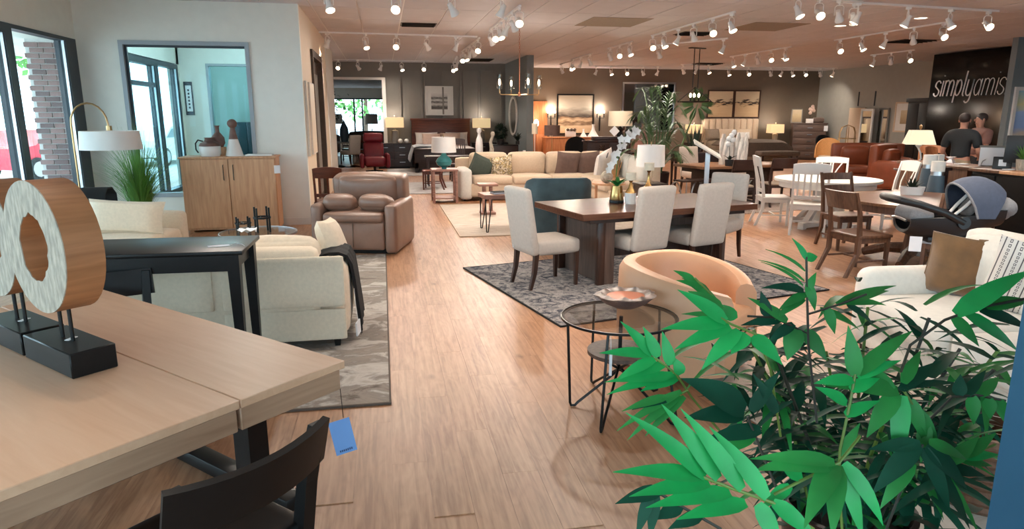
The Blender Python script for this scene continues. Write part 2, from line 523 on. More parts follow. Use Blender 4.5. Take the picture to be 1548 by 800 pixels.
# ---------------------------------------------------------------- mesh builder
class MB:
    def __init__(s, mtx=None):
        s.bm = bmesh.new()
        s.M = mtx or Matrix()

    def _v(s, p):
        return s.bm.verts.new(s.M @ Vector(p))

    def box(s, c, d, bev=0.0, seg=2, rot=None):
        mt = s.M @ Matrix.Translation(c)
        if rot:
            mt = mt @ Matrix.Rotation(rot[2], 4, 'Z') @ Matrix.Rotation(rot[1], 4, 'Y') @ Matrix.Rotation(rot[0], 4, 'X')
        mt = mt @ Matrix.Diagonal((d[0], d[1], d[2], 1))
        r = bmesh.ops.create_cube(s.bm, size=1, matrix=mt)
        if bev:
            es = list({e for v in r['verts'] for e in v.link_edges})
            bmesh.ops.bevel(s.bm, geom=es, offset=min(bev, min(d) * 0.49), segments=seg, affect='EDGES', profile=0.5)
        return s

    def bx(s, x0, x1, y0, y1, z0, z1, bev=0.0, seg=2):
        return s.box(((x0 + x1) / 2, (y0 + y1) / 2, (z0 + z1) / 2), (x1 - x0, y1 - y0, z1 - z0), bev, seg)

    def leg(s, p0, d0, p1, d1):
        """four-sided bar from p0 (section d0) to p1 (section d1)"""
        v = []
        for p, d in ((p0, d0), (p1, d1)):
            for sx, sy in ((-1, -1), (1, -1), (1, 1), (-1, 1)):
                v.append(s._v((p[0] + sx * d[0] / 2, p[1] + sy * d[1] / 2, p[2])))
        for f in ((3, 2, 1, 0), (4, 5, 6, 7), (0, 1, 5, 4), (1, 2, 6, 5), (2, 3, 7, 6), (3, 0, 4, 7)):
            s.bm.faces.new([v[i] for i in f])
        return s

    def bar(s, pts, d):
        """swept rectangular bar through pts; section d=(width in x, thick in y) or list"""
        for i in range(len(pts) - 1):
            a = d[i] if isinstance(d, list) else d
            b = d[i + 1] if isinstance(d, list) else d
            s.leg(pts[i], a, pts[i + 1], b)
        return s

    def tube(s, pts, r, seg=8, closed=False):
        pts = [Vector(p) for p in pts]
        n = len(pts)
        rs = r if isinstance(r, (list, tuple)) else [r] * n
        rings = []
        prev = None
        for i in range(n):
            if closed:
                t = pts[(i + 1) % n] - pts[i - 1]
            else:
                t = pts[min(i + 1, n - 1)] - pts[max(i - 1, 0)]
            t.normalize()
            if prev is None:
                a = Vector((0, 0, 1)) if abs(t.z) < 0.9 else Vector((1, 0, 0))
                u = t.cross(a).normalized()
            else:
                u = (prev - t * prev.dot(t)).normalized()
            prev = u
            w = t.cross(u)
            rings.append([s._v(pts[i] + (u * math.cos(2 * PI * k / seg) + w * math.sin(2 * PI * k / seg)) * rs[i]) for k in range(seg)])
        for i in range(n if closed else n - 1):
            A, B = rings[i], rings[(i + 1) % n]
            for k in range(seg):
                s.bm.faces.new((A[k], A[(k + 1) % seg], B[(k + 1) % seg], B[k]))
        if not closed:
            s.bm.faces.new(rings[0][::-1])
            s.bm.faces.new(rings[-1])
        return s

    def lathe(s, prof, c=(0, 0, 0), seg=20, sx=1, sy=1, ring=False):
        rings = []
        prof = list(prof) + ([prof[0]] if ring else [])
        for r, z in prof:
            if r < 1e-5:
                rings.append([s._v((c[0], c[1], c[2] + z))])
            else:
                rings.append([s._v((c[0] + r * sx * math.cos(2 * PI * k / seg), c[1] + r * sy * math.sin(2 * PI * k / seg), c[2] + z)) for k in range(seg)])
        for A, B in zip(rings, rings[1:]):
            for k in range(seg):
                k2 = (k + 1) % seg
                if len(A) == 1 and len(B) == 1:
                    continue
                if len(A) == 1:
                    s.bm.faces.new((A[0], B[k2], B[k]))
                elif len(B) == 1:
                    s.bm.faces.new((A[k], A[k2], B[0]))
                else:
                    s.bm.faces.new((A[k], A[k2], B[k2], B[k]))
        for rg, rev in ((rings[0], True), (rings[-1], False)):
            if len(rg) > 1 and prof[0] != prof[-1]:
                s.bm.faces.new(rg[::-1] if rev else rg)
        return s

    def cyl(s, c, r, h, seg=20, r2=None):
        return s.lathe([(r, 0), (r2 if r2 is not None else r, h)], c, seg)

    def ell(s, c, d, seg=16, rings=10):
        prof = [(math.sin(PI * i / rings), -math.cos(PI * i / rings)) for i in range(rings + 1)]
        mt = s.M
        s.M = mt @ Matrix.Translation(c) @ Matrix.Diagonal((d[0], d[1], d[2], 1))
        s.lathe([(r if 0 < i < rings else 0, z) for i, (r, z) in enumerate(prof)], seg=seg)
        s.M = mt
        return s

    def prism(s, poly, z0, z1):
        a = [s._v((x, y, z0)) for x, y in poly]
        b = [s._v((x, y, z1)) for x, y in poly]
        s.bm.faces.new(a[::-1])
        s.bm.faces.new(b)
        n = len(poly)
        for i in range(n):
            s.bm.faces.new((a[i], a[(i + 1) % n], b[(i + 1) % n], b[i]))
        return s

    def loft(s, rows, close_u=False, cap=False):
        vs = [[s._v(p) for p in row] for row in rows]
        for A, B in zip(vs, vs[1:]):
            n = len(A)
            for k in range(n if close_u else n - 1):
                s.bm.faces.new((A[k], A[(k + 1) % n], B[(k + 1) % n], B[k]))
        if cap:
            s.bm.faces.new(vs[0][::-1])
            s.bm.faces.new(vs[-1])
        return s

    def sheet(s, rows, t=0.01):
        """closed thin solid from a grid of points (offset along face normal approx by t)"""
        n, m = len(rows), len(rows[0])
        P = [[Vector(p) for p in r] for r in rows]
        N = [[None] * m for _ in range(n)]
        for i in range(n):
            for j in range(m):
                du = P[i][min(j + 1, m - 1)] - P[i][max(j - 1, 0)]
                dv = P[min(i + 1, n - 1)][j] - P[max(i - 1, 0)][j]
                N[i][j] = du.cross(dv).normalized()
        a = [[s._v(P[i][j] + N[i][j] * t / 2) for j in range(m)] for i in range(n)]
        b = [[s._v(P[i][j] - N[i][j] * t / 2) for j in range(m)] for i in range(n)]
        for i in range(n - 1):
            for j in range(m - 1):
                s.bm.faces.new((a[i][j], a[i][j + 1], a[i + 1][j + 1], a[i + 1][j]))
                s.bm.faces.new((b[i][j], b[i + 1][j], b[i + 1][j + 1], b[i][j + 1]))
        for i in range(n - 1):
            s.bm.faces.new((a[i][0], a[i + 1][0], b[i + 1][0], b[i][0]))
            s.bm.faces.new((a[i][-1], b[i][-1], b[i + 1][-1], a[i + 1][-1]))
        for j in range(m - 1):
            s.bm.faces.new((a[0][j], b[0][j], b[0][j + 1], a[0][j + 1]))
            s.bm.faces.new((a[-1][j], a[-1][j + 1], b[-1][j + 1], b[-1][j]))
        return s

    def soft(s, c, d, r=0.06, bulge=(0, 0, 0.02), n=8, rot=None):
        """upholstered block: rounded box of size d, faces swelling by bulge"""
        mt = s.M
        s.M = mt @ Matrix.Translation(c)
        if rot:
            s.M = s.M @ Matrix.Rotation(rot[2], 4, 'Z') @ Matrix.Rotation(rot[1], 4, 'Y') @ Matrix.Rotation(rot[0], 4, 'X')
        h = [v / 2 for v in d]
        rr = [min(r, v * 0.98) for v in h]
        ts = [-1, -0.93, -0.8, -0.5, 0, 0.5, 0.8, 0.93, 1]
        keep = {}

        def pt(p):
            k = tuple(round(v, 5) for v in p)
            if k in keep:
                return keep[k]
            q = []
            f = []
            for i in range(3):
                x = p[i] * h[i]
                inner = h[i] - rr[i]
                ci = max(-inner, min(inner, x))
                q.append(ci)
                f.append((x - ci) / rr[i])
            L = math.sqrt(sum(v * v for v in f))
            if L > 1e-9:
                mxx = max(abs(v) for v in f)
                f = [v / L * mxx for v in f]
            o = [q[i] + f[i] * rr[i] for i in range(3)]
            for i in range(3):
                if bulge[i]:
                    j, l = (i + 1) % 3, (i + 2) % 3
                    o[i] += bulge[i] * p[i] * (1 - p[j] ** 2) * (1 - p[l] ** 2)
            keep[k] = s._v(o)
            return keep[k]
        for ax in range(3):
            for sg in (-1, 1):
                for i in range(8):
                    for j in range(8):
                        f = []
                        for a, b in ((ts[i], ts[j]), (ts[i + 1], ts[j]), (ts[i + 1], ts[j + 1]), (ts[i], ts[j + 1])):
                            p = [0, 0, 0]
                            p[ax] = sg
                            p[(ax + 1) % 3] = a
                            p[(ax + 2) % 3] = b
                            f.append(pt(p))
                        s.bm.faces.new(f if sg > 0 else f[::-1])
        s.M = mt
        return s

    def pillow(s, w, h, t, n=10, pinch=0.07):
        """throw pillow standing in local xz plane, centred, thickness t along y"""
        for sg in (-1, 1):
            g = []
            for i in range(n + 1):
                row = []
                for j in range(n + 1):
                    u, v = -1 + 2 * i / n, -1 + 2 * j / n
                    x = u * w / 2 * (1 - pinch * (1 - v * v) * abs(u))
                    z = v * h / 2 * (1 - pinch * (1 - u * u) * abs(v))
                    e = max(0, (1 - u ** 4)) ** 0.55 * max(0, (1 - v ** 4)) ** 0.55
                    row.append(s._v((x, sg * (t / 2 * e + 0.003), z)))
                g.append(row)
            for i in range(n):
                for j in range(n):
                    f = (g[i][j], g[i + 1][j], g[i + 1][j + 1], g[i][j + 1])
                    s.bm.faces.new(f if sg < 0 else f[::-1])
        bmesh.ops.remove_doubles(s.bm, verts=s.bm.verts, dist=0.0065)
        return s

    def build(s, name, mat, parent=None, ang=38, fixn=True):
        if fixn:
            bmesh.ops.recalc_face_normals(s.bm, faces=s.bm.faces)
        me = bpy.data.meshes.new(name)
        s.bm.to_mesh(me)
        s.bm.free()
        me.shade_smooth()
        me.set_sharp_from_angle(angle=R(ang))
        me.materials.append(M[mat] if isinstance(mat, str) else mat)
        o = bpy.data.objects.new(name, me)
        C.objects.link(o)
        if parent:
            o.parent = parent
        return o


def T(name, label, cat, loc=(0, 0, 0), rz=0, group=None):
    o = bpy.data.objects.new(name, None)
    o.empty_display_size = 0.1
    C.objects.link(o)
    o.location = loc
    o.rotation_euler = (0, 0, R(rz))
    o['label'] = label
    o['category'] = cat
    if group:
        o['group'] = group
    return o


def tag(o, label, cat, group=None):
    o['label'] = label
    o['category'] = cat
    if group:
        o['group'] = group
    return o


def struct(o):
    o['kind'] = 'structure'
    return o


def stuff(o):
    o['kind'] = 'stuff'
    return o


def kids(o):
    return [c for c in bpy.data.objects if c.parent == o]


def dup(root, loc, rz, label, group=None):
    r = root.copy()
    C.objects.link(r)
    r.location = loc
    r.rotation_euler = (0, 0, R(rz))
    r['label'] = label
    if group:
        r['group'] = group
    for ch in root.children:
        c = ch.copy()
        C.objects.link(c)
        c.parent = r
        for g in ch.children:
            d = g.copy()
            C.objects.link(d)
            d.parent = c
    return r


def at_loc(o, loc, rot=(0, 0, 0)):
    o.location = loc
    o.rotation_euler = tuple(R(v) for v in rot)
    return o
# ================================================================ setting
CH = 3.385
# ---- floor: the planks that show largest are parts, the others one joined part
floor = struct(MB().bx(-4.53, 21, -2.8, 25.2, -0.15, -0.004).build('floor', 'floor'))
cands = []
rest = MB()
pmesh = {}
for col in range(int(14.5 / PW), int(38 / PW)):
    x0 = col * PW - 20
    off = ((col * 0.381966) % 1.0) * PL
    for row in range(12, 36):
        y0 = row * PL - 20 - off
        cx, cy = x0 + PW / 2, y0 + PL / 2
        if not (-0.5 < cy < 24.3):
            continue
        v = Vector((cx, cy, 0)) - CAM
        d = v.dot(_fw)
        px, py = (774 + F * v.dot(_rt) / d, 400 - F * v.dot(_up) / d) if d > .1 else (-9e3, 9e3)
        if d < 0.3 or px < -60 or px > 1640 or py > 900:
            continue
        hid = 0
        if px < 470 and py > 300:
            hid = 1
        if px > 1130 and py > 440:
            hid = 1
        cands.append((hid, d, x0, y0))
cands.sort()
pb = None
for i, (hid, d, x0, y0) in enumerate(cands):
    if i < 298:
        if pb is None:
            pb = MB().bx(0.0006, PW - 0.0006, 0.0004, PL - 0.0004, -0.004, 0).build('floor_plank', 'floor', floor)
            pb.location = (x0, y0, 0)
        else:
            o = pb.copy()
            C.objects.link(o)
            o.location = (x0, y0, 0)
    else:
        rest.bx(x0 + 0.0006, x0 + PW - 0.0006, y0 + 0.0004, y0 + PL - 0.0004, -0.004, 0)
stuff(rest.build('floor_boards', 'floor', floor, fixn=False))

# ---- ceiling with dropped tiles
ceiling = struct(MB().bx(-4.53, 21, -2.8, 25.2, CH + 0.004, CH + 0.12).build('ceiling', 'ceiling_grid'))
TW, TL = 0.70, 1.40
tl = []
for i in range(-14, 30):
    for j in range(-2, 18):
        x0, y0 = 0.396 + TW * i, 0.35 + TL * j
        if x0 < -4.4 or x0 > 20 or y0 < -2.6 or y0 > 24.4:
            continue
        v = Vector((x0 + TW / 2, y0 + TL / 2, CH)) - CAM
        d = v.dot(_fw)
        vis = d > 0.5 and 400 < 774 + F * v.dot(_rt) / d < 1600 and -30 < 400 - F * v.dot(_up) / d
        tl.append((0 if vis else 1, d, x0, y0))
tl.sort()
rest = MB()
tb = None
for i, (h, d, x0, y0) in enumerate(tl):
    if i < 299 and not h:
        if tb is None:
            tb = MB().bx(0.012, TW - 0.012, 0.012, TL - 0.012, CH - 0.006, CH + 0.008).build('ceiling_tile', 'ceiling_tile', ceiling)
            tb.location = (x0, y0, 0)
        else:
            o = tb.copy()
            C.objects.link(o)
            o.location = (x0, y0, 0)
    else:
        rest.bx(x0 + 0.012, x0 + TW - 0.012, y0 + 0.012, y0 + TL - 0.012, CH - 0.006, CH + 0.008)
stuff(rest.build('ceiling_tiles', 'ceiling_tile', ceiling, fixn=False))

# ---- walls
LX = -4.33
WZ = 2.80
w = MB()
w.bx(LX - 0.2, LX, -2.8, 16.7, WZ, CH).bx(LX - 0.2, LX, -2.8, 16.7, 0, 0.12).bx(LX - 0.2, LX, 11.3, 13.3, 0.12, WZ).bx(LX - 0.2, LX, 16.42, 23.45, 0, CH)
struct(w.build('wall_left', 'white_wall'))
WY = 11.35
w = MB()
w.bx(LX, -3.745, WY, WY + .12, 0, CH).bx(-1.96, -1.19, WY, WY + .12, 0, CH).bx(-3.745, -1.96, WY, WY + .12, 0, 0.50).bx(-3.745, -1.96, WY, WY + .12, 2.79, CH)
struct(w.build('wall_office', 'white_wall'))
w = MB()
w.bx(-1.31, -1.19, WY + .12, 12.9, 0, CH).bx(-1.31, -1.19, 14.9, 16.3, 0, CH).bx(-1.31, -1.19, 12.9, 14.9, 2.86, CH)
struct(w.build('wall_side', 'beige_wall'))
w = MB()
w.bx(LX, -3.78, 16.6, 16.7, 0, CH).bx(-1.9, -1.31, 16.6, 16.7, 0, CH).bx(-3.78, -1.9, 16.6, 16.7, 2.83, CH).bx(-3.78, -1.9, 16.6, 16.7, 0, 0.7)
struct(w.build('wall_office_rear', 'white_wall'))
w = MB()
w.bx(LX, -1.66, 23.3, 23.45, 0, CH).bx(0.12, 4.12, 23.3, 23.45, 0, CH).bx(-1.66, 0.12, 23.3, 23.45, 2.84, CH)
gw = struct(w.build('wall_back', 'grey_wall'))
for px in (0.62, 1.33, 1.42, 2.02, 2.62, 2.72, 3.22, 3.31, 3.98):
    MB().bx(px - 0.028, px + 0.028, 23.25, 23.3, 0.12, CH - 0.25).build('batten', 'grey_wall', gw)
MB().bx(0.3, 4.1, 23.27, 23.3, CH - 0.25, CH - 0.21).build('batten', 'grey_wall', gw)
t = MB()
t.bx(0.04, 0.16, 23.25, 23.3, 0, 2.90).bx(-1.72, -1.62, 23.25, 23.3, 0, 2.90).bx(-1.62, 0.04, 23.25, 23.3, 2.82, 2.90)
struct(t.build('trim_1', 'white_paint'))
struct(MB().bx(4.12, 4.32, 19.75, 25.0, 0, CH).build('wall_partition', 'blue_grey_wall'))
struct(MB().bx(4.32, 17.1, 25.0, 25.15, 0, CH).build('wall_brown', 'brown_wall'))
struct(MB().bx(16.97, 17.1, 13.4, 25.0, 0, CH).build('wall_right', 'right_wall'))
struct(MB().bx(15.2, 16.97, 13.4, 17.3, 0, CH - 0.03).build('wall_sign', 'black_gloss'))
struct(MB().bx(13.7, 20.9, 13.25, 13.4, 0, CH).build('wall_right_near', 'blue_grey_wall'))
struct(MB().bx(20.8, 21, -2.8, 13.25, 0, CH).build('wall_far_right', 'right_wall'))
w = MB()
w.bx(-4.53, 21, -2.8, -2.6, WZ, CH).bx(-4.53, 21, -2.8, -2.6, 0, 0.15)
for x in (-4.4, -1.6, 1.6, 4.8, 8.0, 11.5, 20.8):
    w.bx(x - 0.18, x + 0.18, -2.8, -2.6, 0.15, WZ)
w.bx(11.5, 21, -2.8, -2.6, 0.15, WZ)
struct(w.build('wall_front', 'beige_wall'))
struct(MB().bx(1.243, 1.62, 0.88, 1.10, 0, CH).build('wall_corner_blue', 'blue_paint'))
for nm, a in (('baseboard_back', (0.16, 4.1, 23.27, 23.3)), ('baseboard_brown', (4.32, 16.97, 24.97, 25.0)), ('baseboard_right', (16.94, 16.97, 17.3, 25.0)), ('baseboard_office', (-4.33, -1.19, 11.33, 11.35))):
    struct(MB().bx(*a, 0, 0.11).build(nm, 'grey_wall' if nm != 'baseboard_office' else 'white_paint'))
struct(MB().bx(-1.19, -1.17, 11.36, 12.85, 0, 0.1).bx(-1.33, -1.17, 16.3, 16.34, 0, CH).build('trim_2', 'white_paint'))


# ---- windows: dark storefront frames with panes
def window_y(n, x, y0, y1, z0, z1, rail=None, glassm='window_glass', fw=0.09, mat='frame_dark', depth=0.13, right=None):
    """window in a wall of constant x"""
    m = MB()
    rw = right or fw
    m.bx(x - depth, x + .02, y0, y0 + fw, z0, z1).bx(x - depth, x + .02, y1 - rw, y1, z0, z1).bx(x - depth, x + .02, y0 + fw, y1 - rw, z1 - fw, z1).bx(x - depth, x + .02, y0 + fw, y1 - rw, z0, z0 + fw)
    if rail:
        m.bx(x - depth, x, y0 + fw, y1 - rw, rail - .04, rail + .04)
    o = struct(m.build(n, mat))
    MB().bx(x - .07, x - .05, y0 + fw, y1 - rw, z0 + fw, z1 - fw).build('pane', glassm, o)
    MB().bx(x - .03, x + .004, y1 - rw - .018, y1 - rw, z0 + fw, z1 - fw).build('glazing_bead', 'silver', o)
    return o


ys = [-2.6, -0.7, 1.1, 2.9, 4.7, 6.0, 7.55]
k = 1
for a, b in zip(ys, ys[1:]):
    window_y('window_%d' % k, LX, a, b, 0.12, WZ)
    k += 1
window_y('window_%d' % k, LX, 7.55, 9.46, 0.12, WZ, fw=0.12)
k += 1
window_y('window_%d' % k, LX, 9.46, 11.3, 0.12, WZ, fw=0.05, right=0.34)
k += 1
window_y('window_%d' % k, LX, 13.3, 14.95, 0.12, WZ - .02, fw=0.12, rail=2.3)
k += 1
window_y('window_%d' % k, LX, 14.95, 16.42, 0.12, WZ - .02, fw=0.09)
k += 1


def window_x(n, y, x0, x1, z0, z1, fw, mat, glassm, mull=(), depth=0.14, face=-0.03):
    m = MB()
    m.bx(x0 - fw, x0, y + face, y + depth, z0 - fw, z1 + fw).bx(x1, x1 + fw, y + face, y + depth, z0 - fw, z1 + fw).bx(x0, x1, y + face, y + depth, z1, z1 + fw).bx(x0, x1, y + face, y + depth, z0 - fw, z0)
    for q in mull:
        m.bx(q - .04, q + .04, y + .02, y + depth, z0, z1)
    o = struct(m.build(n, mat))
    MB().bx(x0, x1, y + .07, y + .085, z0, z1).build('pane', glassm, o)
    return o


o = window_x('window_%d' % k, WY, -3.70, -2.0, 0.55, 2.745, 0.06, 'trim_grey', 'teal_glass')
MB().bx(-3.70, -3.665, WY + .03, WY + .07, 0.55, 2.745).bx(-3.665, -2.0, WY + .03, WY + .07, 2.715, 2.745).build('gasket', 'frame_dark', o)
k += 1
window_x('window_%d' % k, 16.6, -3.73, -1.95, 0.75, 2.78, 0.05, 'trim_grey', 'teal_glass')
k += 1
for a, b in ((-1.42, 1.42), (1.78, 4.62), (4.98, 7.82), (8.18, 11.32)):
    window_x('window_%d' % k, -2.8, a, b, 0.2, WZ - .06, 0.05, 'frame_dark', 'window_glass')
    k += 1
window_x('window_%d' % k, -2.8, -4.2, -1.8, 0.2, WZ - .06, 0.05, 'frame_dark', 'window_glass')
k += 1

# ---- room seen behind the office: dark rear fittings
struct(MB().bx(-4.33, -1.31, 19.6, 19.7, 0, CH).bx(-1.31, -1.25, 16.3, 19.7, 0, CH).build('wall_rear_room', 'white_wall'))
t = T('shop_cabinet', 'dark panelled cabinet behind the second office window', 'cabinet', (-2.75, 17.6, 0))
for i in range(5):
    MB().bx(-0.75 + .3 * i, -0.46 + .3 * i, -.02, 0, 0.02, 1.55, .01).build('panel', 'frame_dark', t)
MB().bx(-.75, .75, 0, .4, 0, 1.55).build('body', 'frame_dark', t)
t = T('display_board', 'grey hanging board with a white brace behind the office', 'panel', (-2.6, 18.0, 1.95))
MB().bx(-.55, .55, 0, .05, 0, 0.9, .005).build('board', 'slate_blue', t)
MB().tube([(-.55, -.03, .45), (-.1, -.03, .85)], .02, 6).build('brace', 'silver', t)
MB().tube([(-.4, .02, .9), (-.4, .02, CH - 2.15)], .008, 6).tube([(.4, .02, .9), (.4, .02, CH - 2.15)], .008, 6).build('hanger', 'silver', t)
t = T('wall_sign_plate', 'narrow dark framed plate on the office rear wall', 'sign', (-4.18, 16.59, 1.72))
f = MB()
f.bx(-.09, .09, -.015, 0, 0, .72, .004)
f.build('frame', 'frame_dark', t)
MB().bx(-.06, .06, -.02, -.015, .08, .64).build('plate', 'paper', t)
m = MB()
for i in range(6):
    m.bx(-.018, .018, -.024, -.02, .14 + .075 * i, .185 + .075 * i)
m.build('marks', 'frame_dark', t)

# ---- door in the side wall
d = MB()
d.bx(-1.33, -1.15, 12.9, 13.02, 0, 2.86).bx(-1.33, -1.15, 14.78, 14.9, 0, 2.86).bx(-1.33, -1.15, 13.02, 14.78, 2.74, 2.86)
d = struct(d.build('door_1', 'taupe_dark'))
MB().bx(-1.29, -1.25, 13.02, 14.78, 0.01, 2.74).build('door_leaf', 'taupe_dark', d)
MB().bx(-1.25, -1.235, 13.2, 13.85, .2, 2.5, .005).build('door_panel', 'grey_wall', d)
MB().bx(-1.25, -1.235, 13.98, 14.6, .2, 2.5, .005).build('door_panel', 'grey_wall', d)
# orange wooden door on the brown wall
d = struct(MB().bx(5.40, 5.98, 24.93, 25.0, 0, 2.2, .01).build('door_2', 'orange_wood'))
MB().bx(5.47, 5.9, 24.92, 24.93, .15, 1.0, .004).build('door_panel', 'orange_wood', d)
MB().bx(5.47, 5.9, 24.92, 24.93, 1.15, 2.08, .004).build('door_panel', 'orange_wood', d)

# ---- annex behind the opening in the grey wall
struct(MB().bx(-4.4, 5, 23.45, 36.2, -.15, 0).build('floor_annex', 'floor'))
struct(MB().bx(-4.4, 5, 23.45, 36.2, 3.0, 3.1).build('ceiling_annex', 'ceiling_tile'))
struct(MB().bx(-4.5, -4.4, 23.45, 36.2, 0, 3.1).bx(5, 5.1, 23.45, 36.2, 0, 3.1).build('wall_annex', 'white_wall'))
struct(MB().bx(-4.4, 5, 36.0, 36.2, 2.5, 3.0).bx(-4.4, 5, 36.0, 36.2, 0, 0.6).bx(0.4, 5, 36, 36.2, .6, 2.5).build('wall_annex_rear', 'white_wall'))
window_x('window_%d' % k, 36.0, -4.3, 0.35, 0.65, 2.45, 0.06, 'frame_dark', 'window_glass', mull=(-1.35, -0.95, -2.6))
k += 1

# ---- outside: pavement, brick pillar, car park
struct(MB().bx(-60, -4.53, -30, 60, -.3, -0.12).build('pavement', 'pavement'))
struct(MB().bx(-60, 60, 36.2, 90, -.3, -.12).bx(-4.53, 60, -40, -2.8, -.3, -.12).build('ground', 'asphalt'))
struct(MB().bx(-8.2, -4.53, -2.8, 20, 3.05, 3.25).build('canopy_roof', 'white_wall'))
pil = struct(MB().bx(-6.17, -5.45, 14.0, 14.7, -.12, 3.05).build('pillar', 'mortar'))
b0 = MB().box((0, 0, 0), (.225, .03, .08), .004, 1).build('brick', 'brick', pil)
b1 = MB().box((0, 0, 0), (.225, .03, .08), .004, 1).build('brick', 'brick2', pil)
first = {}
m = MB()
for r_ in range(36):
    z = -.06 + .094 * r_
    if z > 3.0:
        break
    for c_ in range(3):
        x = -6.17 + .12 + .24 * c_ + (.06 if r_ % 2 else -.02)
        if r_ % 2 and c_ == 2:
            continue
        src = b0 if rnd.random() < .72 else b1
        if id(src) in first:
            o = src.copy()
            C.objects.link(o)
        else:
            o = src
            first[id(src)] = 1
        o.location = (x, 13.99 + rnd.uniform(-.003, .002), z)
        m.box((-5.445, 14.12 + .24 * c_ + (.06 if r_ % 2 else -.02), z), (.03, .225, .08))
stuff(m.build('bricks', 'brick', pil))


def car(loc, rz, mat, label, s=1.0):
    t = T('car', label, 'car', loc, rz)
    prof = [(-2.1, .35), (-2.15, .7), (-1.95, .92), (-1.3, 1.0), (-.75, 1.4), (.6, 1.42), (1.3, .98), (2.0, .86), (2.18, .6), (2.1, .35)]
    m = MB(Matrix.Rotation(PI / 2, 4, 'X'))
    m.prism([(x * s, z * s) for x, z in prof], -.85 * s, .85 * s)
    o = m.build('body', mat, t)
    m = MB(Matrix.Rotation(PI / 2, 4, 'X'))
    m.prism([(-1.15 * s, 1.02 * s), (-.72 * s, 1.33 * s), (.55 * s, 1.35 * s), (1.1 * s, 1.0 * s)], -.86 * s, .86 * s)
    m.build('window', 'car_grey' if mat != 'car_grey' else 'frame_dark', t)
    for x in (-1.35, 1.4):
        for y in (-.8, .8):
            m = MB(Matrix.Translation((x * s, y * s, .33 * s)) @ Matrix.Rotation(PI / 2, 4, 'X'))
            m.cyl((0, 0, -.1 * s), .33 * s, .2 * s, 20)
            wv = m.build('wheel', 'tyre', t)
            m = MB(Matrix.Translation((x * s, (y + math.copysign(.11, y)) * s, .33 * s)) @ Matrix.Rotation(PI / 2, 4, 'X'))
            m.cyl((0, 0, -.01), .22 * s, .02, 12)
            m.build('hubcap', 'silver', wv)
    return t


car((-10.0, 23.2, -.12), 70, 'car_red', 'red car parked outside beyond the brick pillar')
car((-11.5, 32.0, -.12), 20, 'car_grey', 'dark teal car parked outside the office storefront')
car((-8.4, 28.5, -.12), 80, 'white_paint', 'white car parked outside between the red and teal cars')


def tree(loc, h, r, label, n=500, mat='tree_leaf'):
    t = T('tree', label, 'tree', loc, 0, 'trees outside')
    MB().tube([(0, 0, 0), (.1, 0, h * .5), (0, .1, h * .8)], [.16, .12, .05], 7).build('trunk', 'bark', t)
    m = MB()
    for i in range(n):
        a, b = rnd.uniform(0, 2 * PI), math.acos(rnd.uniform(-1, 1))
        q = r * rnd.uniform(.45, 1) ** .5
        p = Vector((q * math.sin(b) * math.cos(a), q * math.sin(b) * math.sin(a), h * .68 + q * math.cos(b) * .9))
        s_ = rnd.uniform(.12, .3)
        u = Vector((rnd.uniform(-1, 1), rnd.uniform(-1, 1), rnd.uniform(-1, 1))).normalized()
        v = u.orthogonal().normalized()
        m.bm.faces.new([m._v(p + u * s_), m._v(p + v * s_ * .6), m._v(p - u * s_), m._v(p - v * s_ * .6)])
    stuff(m.build('crown', mat, t, fixn=False))


tree((-14.5, 27.5, -.12), 6.5, 2.6, 'leafy green tree outside behind the red car', 700)
tree((-15.5, 22.5, -.12), 6, 2.3, 'smaller green tree outside the left storefront', 700)
tree((-1.0, 42, -.12), 5, 2.2, 'bright green tree outside the annex window, on its sunny end', 300)
tree((-6.5, 44, -.12), 6, 2.0, 'green tree outside the middle of the annex window', 200)
# ================================================================ left foreground
def area_rug(label, c, size, rz, mat, h=0.012, border=None):
    t = MB().box((0, 0, h / 2), (size[0], size[1], h), .004, 1).build('area_rug', mat)
    t.location = (c[0], c[1], .001)
    t.rotation_euler = (0, 0, R(rz))
    tag(t, label, 'rug')
    if border:
        m = MB()
        x, y = size[0] / 2, size[1] / 2
        for a in ((-x - .008, x + .008, -y - .008, -y + .004), (-x - .008, x + .008, y - .004, y + .008), (-x - .008, -x + .004, -y, y), (x - .004, x + .008, -y, y)):
            m.bx(*a, 0, h + .002)
        m.build('binding', border, t)
    return t


area_rug('grey abstract rug beneath the cream loveseat beside the aisle', (-1.42, 6.3), (2.8, 4.62), 0, 'rug_grey', border='taupe_dark')

# ---- big pale oak table, corner K, near edge along u, right edge along v
t = T('dining_table', 'pale oak dining table on black trestle filling the lower left', 'table', (-1.568, 2.844, 0), 44.7)
TH = .76
for a, b in ((-.9, .415), (.418, .9)):
    MB().bx(a, b, -1.05, 1.05, TH - .034, TH, .003, 1).build('tabletop', 'oak_top', t)
for a, b in ((-.88, .41), (.423, .885)):
    m = MB()
    m.bx(a, b, -1.035, -1.0, TH - .125, TH - .036, .004, 1).bx(a, b, 1.0, 1.035, TH - .125, TH - .036, .004, 1)
    m.bx(b - .03, b, -1.0, 1.0, TH - .125, TH - .036)
    m.build('apron', 'oak_edge', t)
for y in (-.45, .45):
    for x in (-.62, .83):
        MB().bx(x - .05, x + .05, y - .06, y + .06, .06, TH - .04).build('post', 'black_wood', t)
for x in (-.62, .83):
    MB().bx(x - .05, x + .05, -.75, .75, 0, .07, .01).build('foot', 'black_wood', t)
MB().bx(-.57, .78, -.04, .04, .3, .42).build('stretcher', 'black_wood', t)
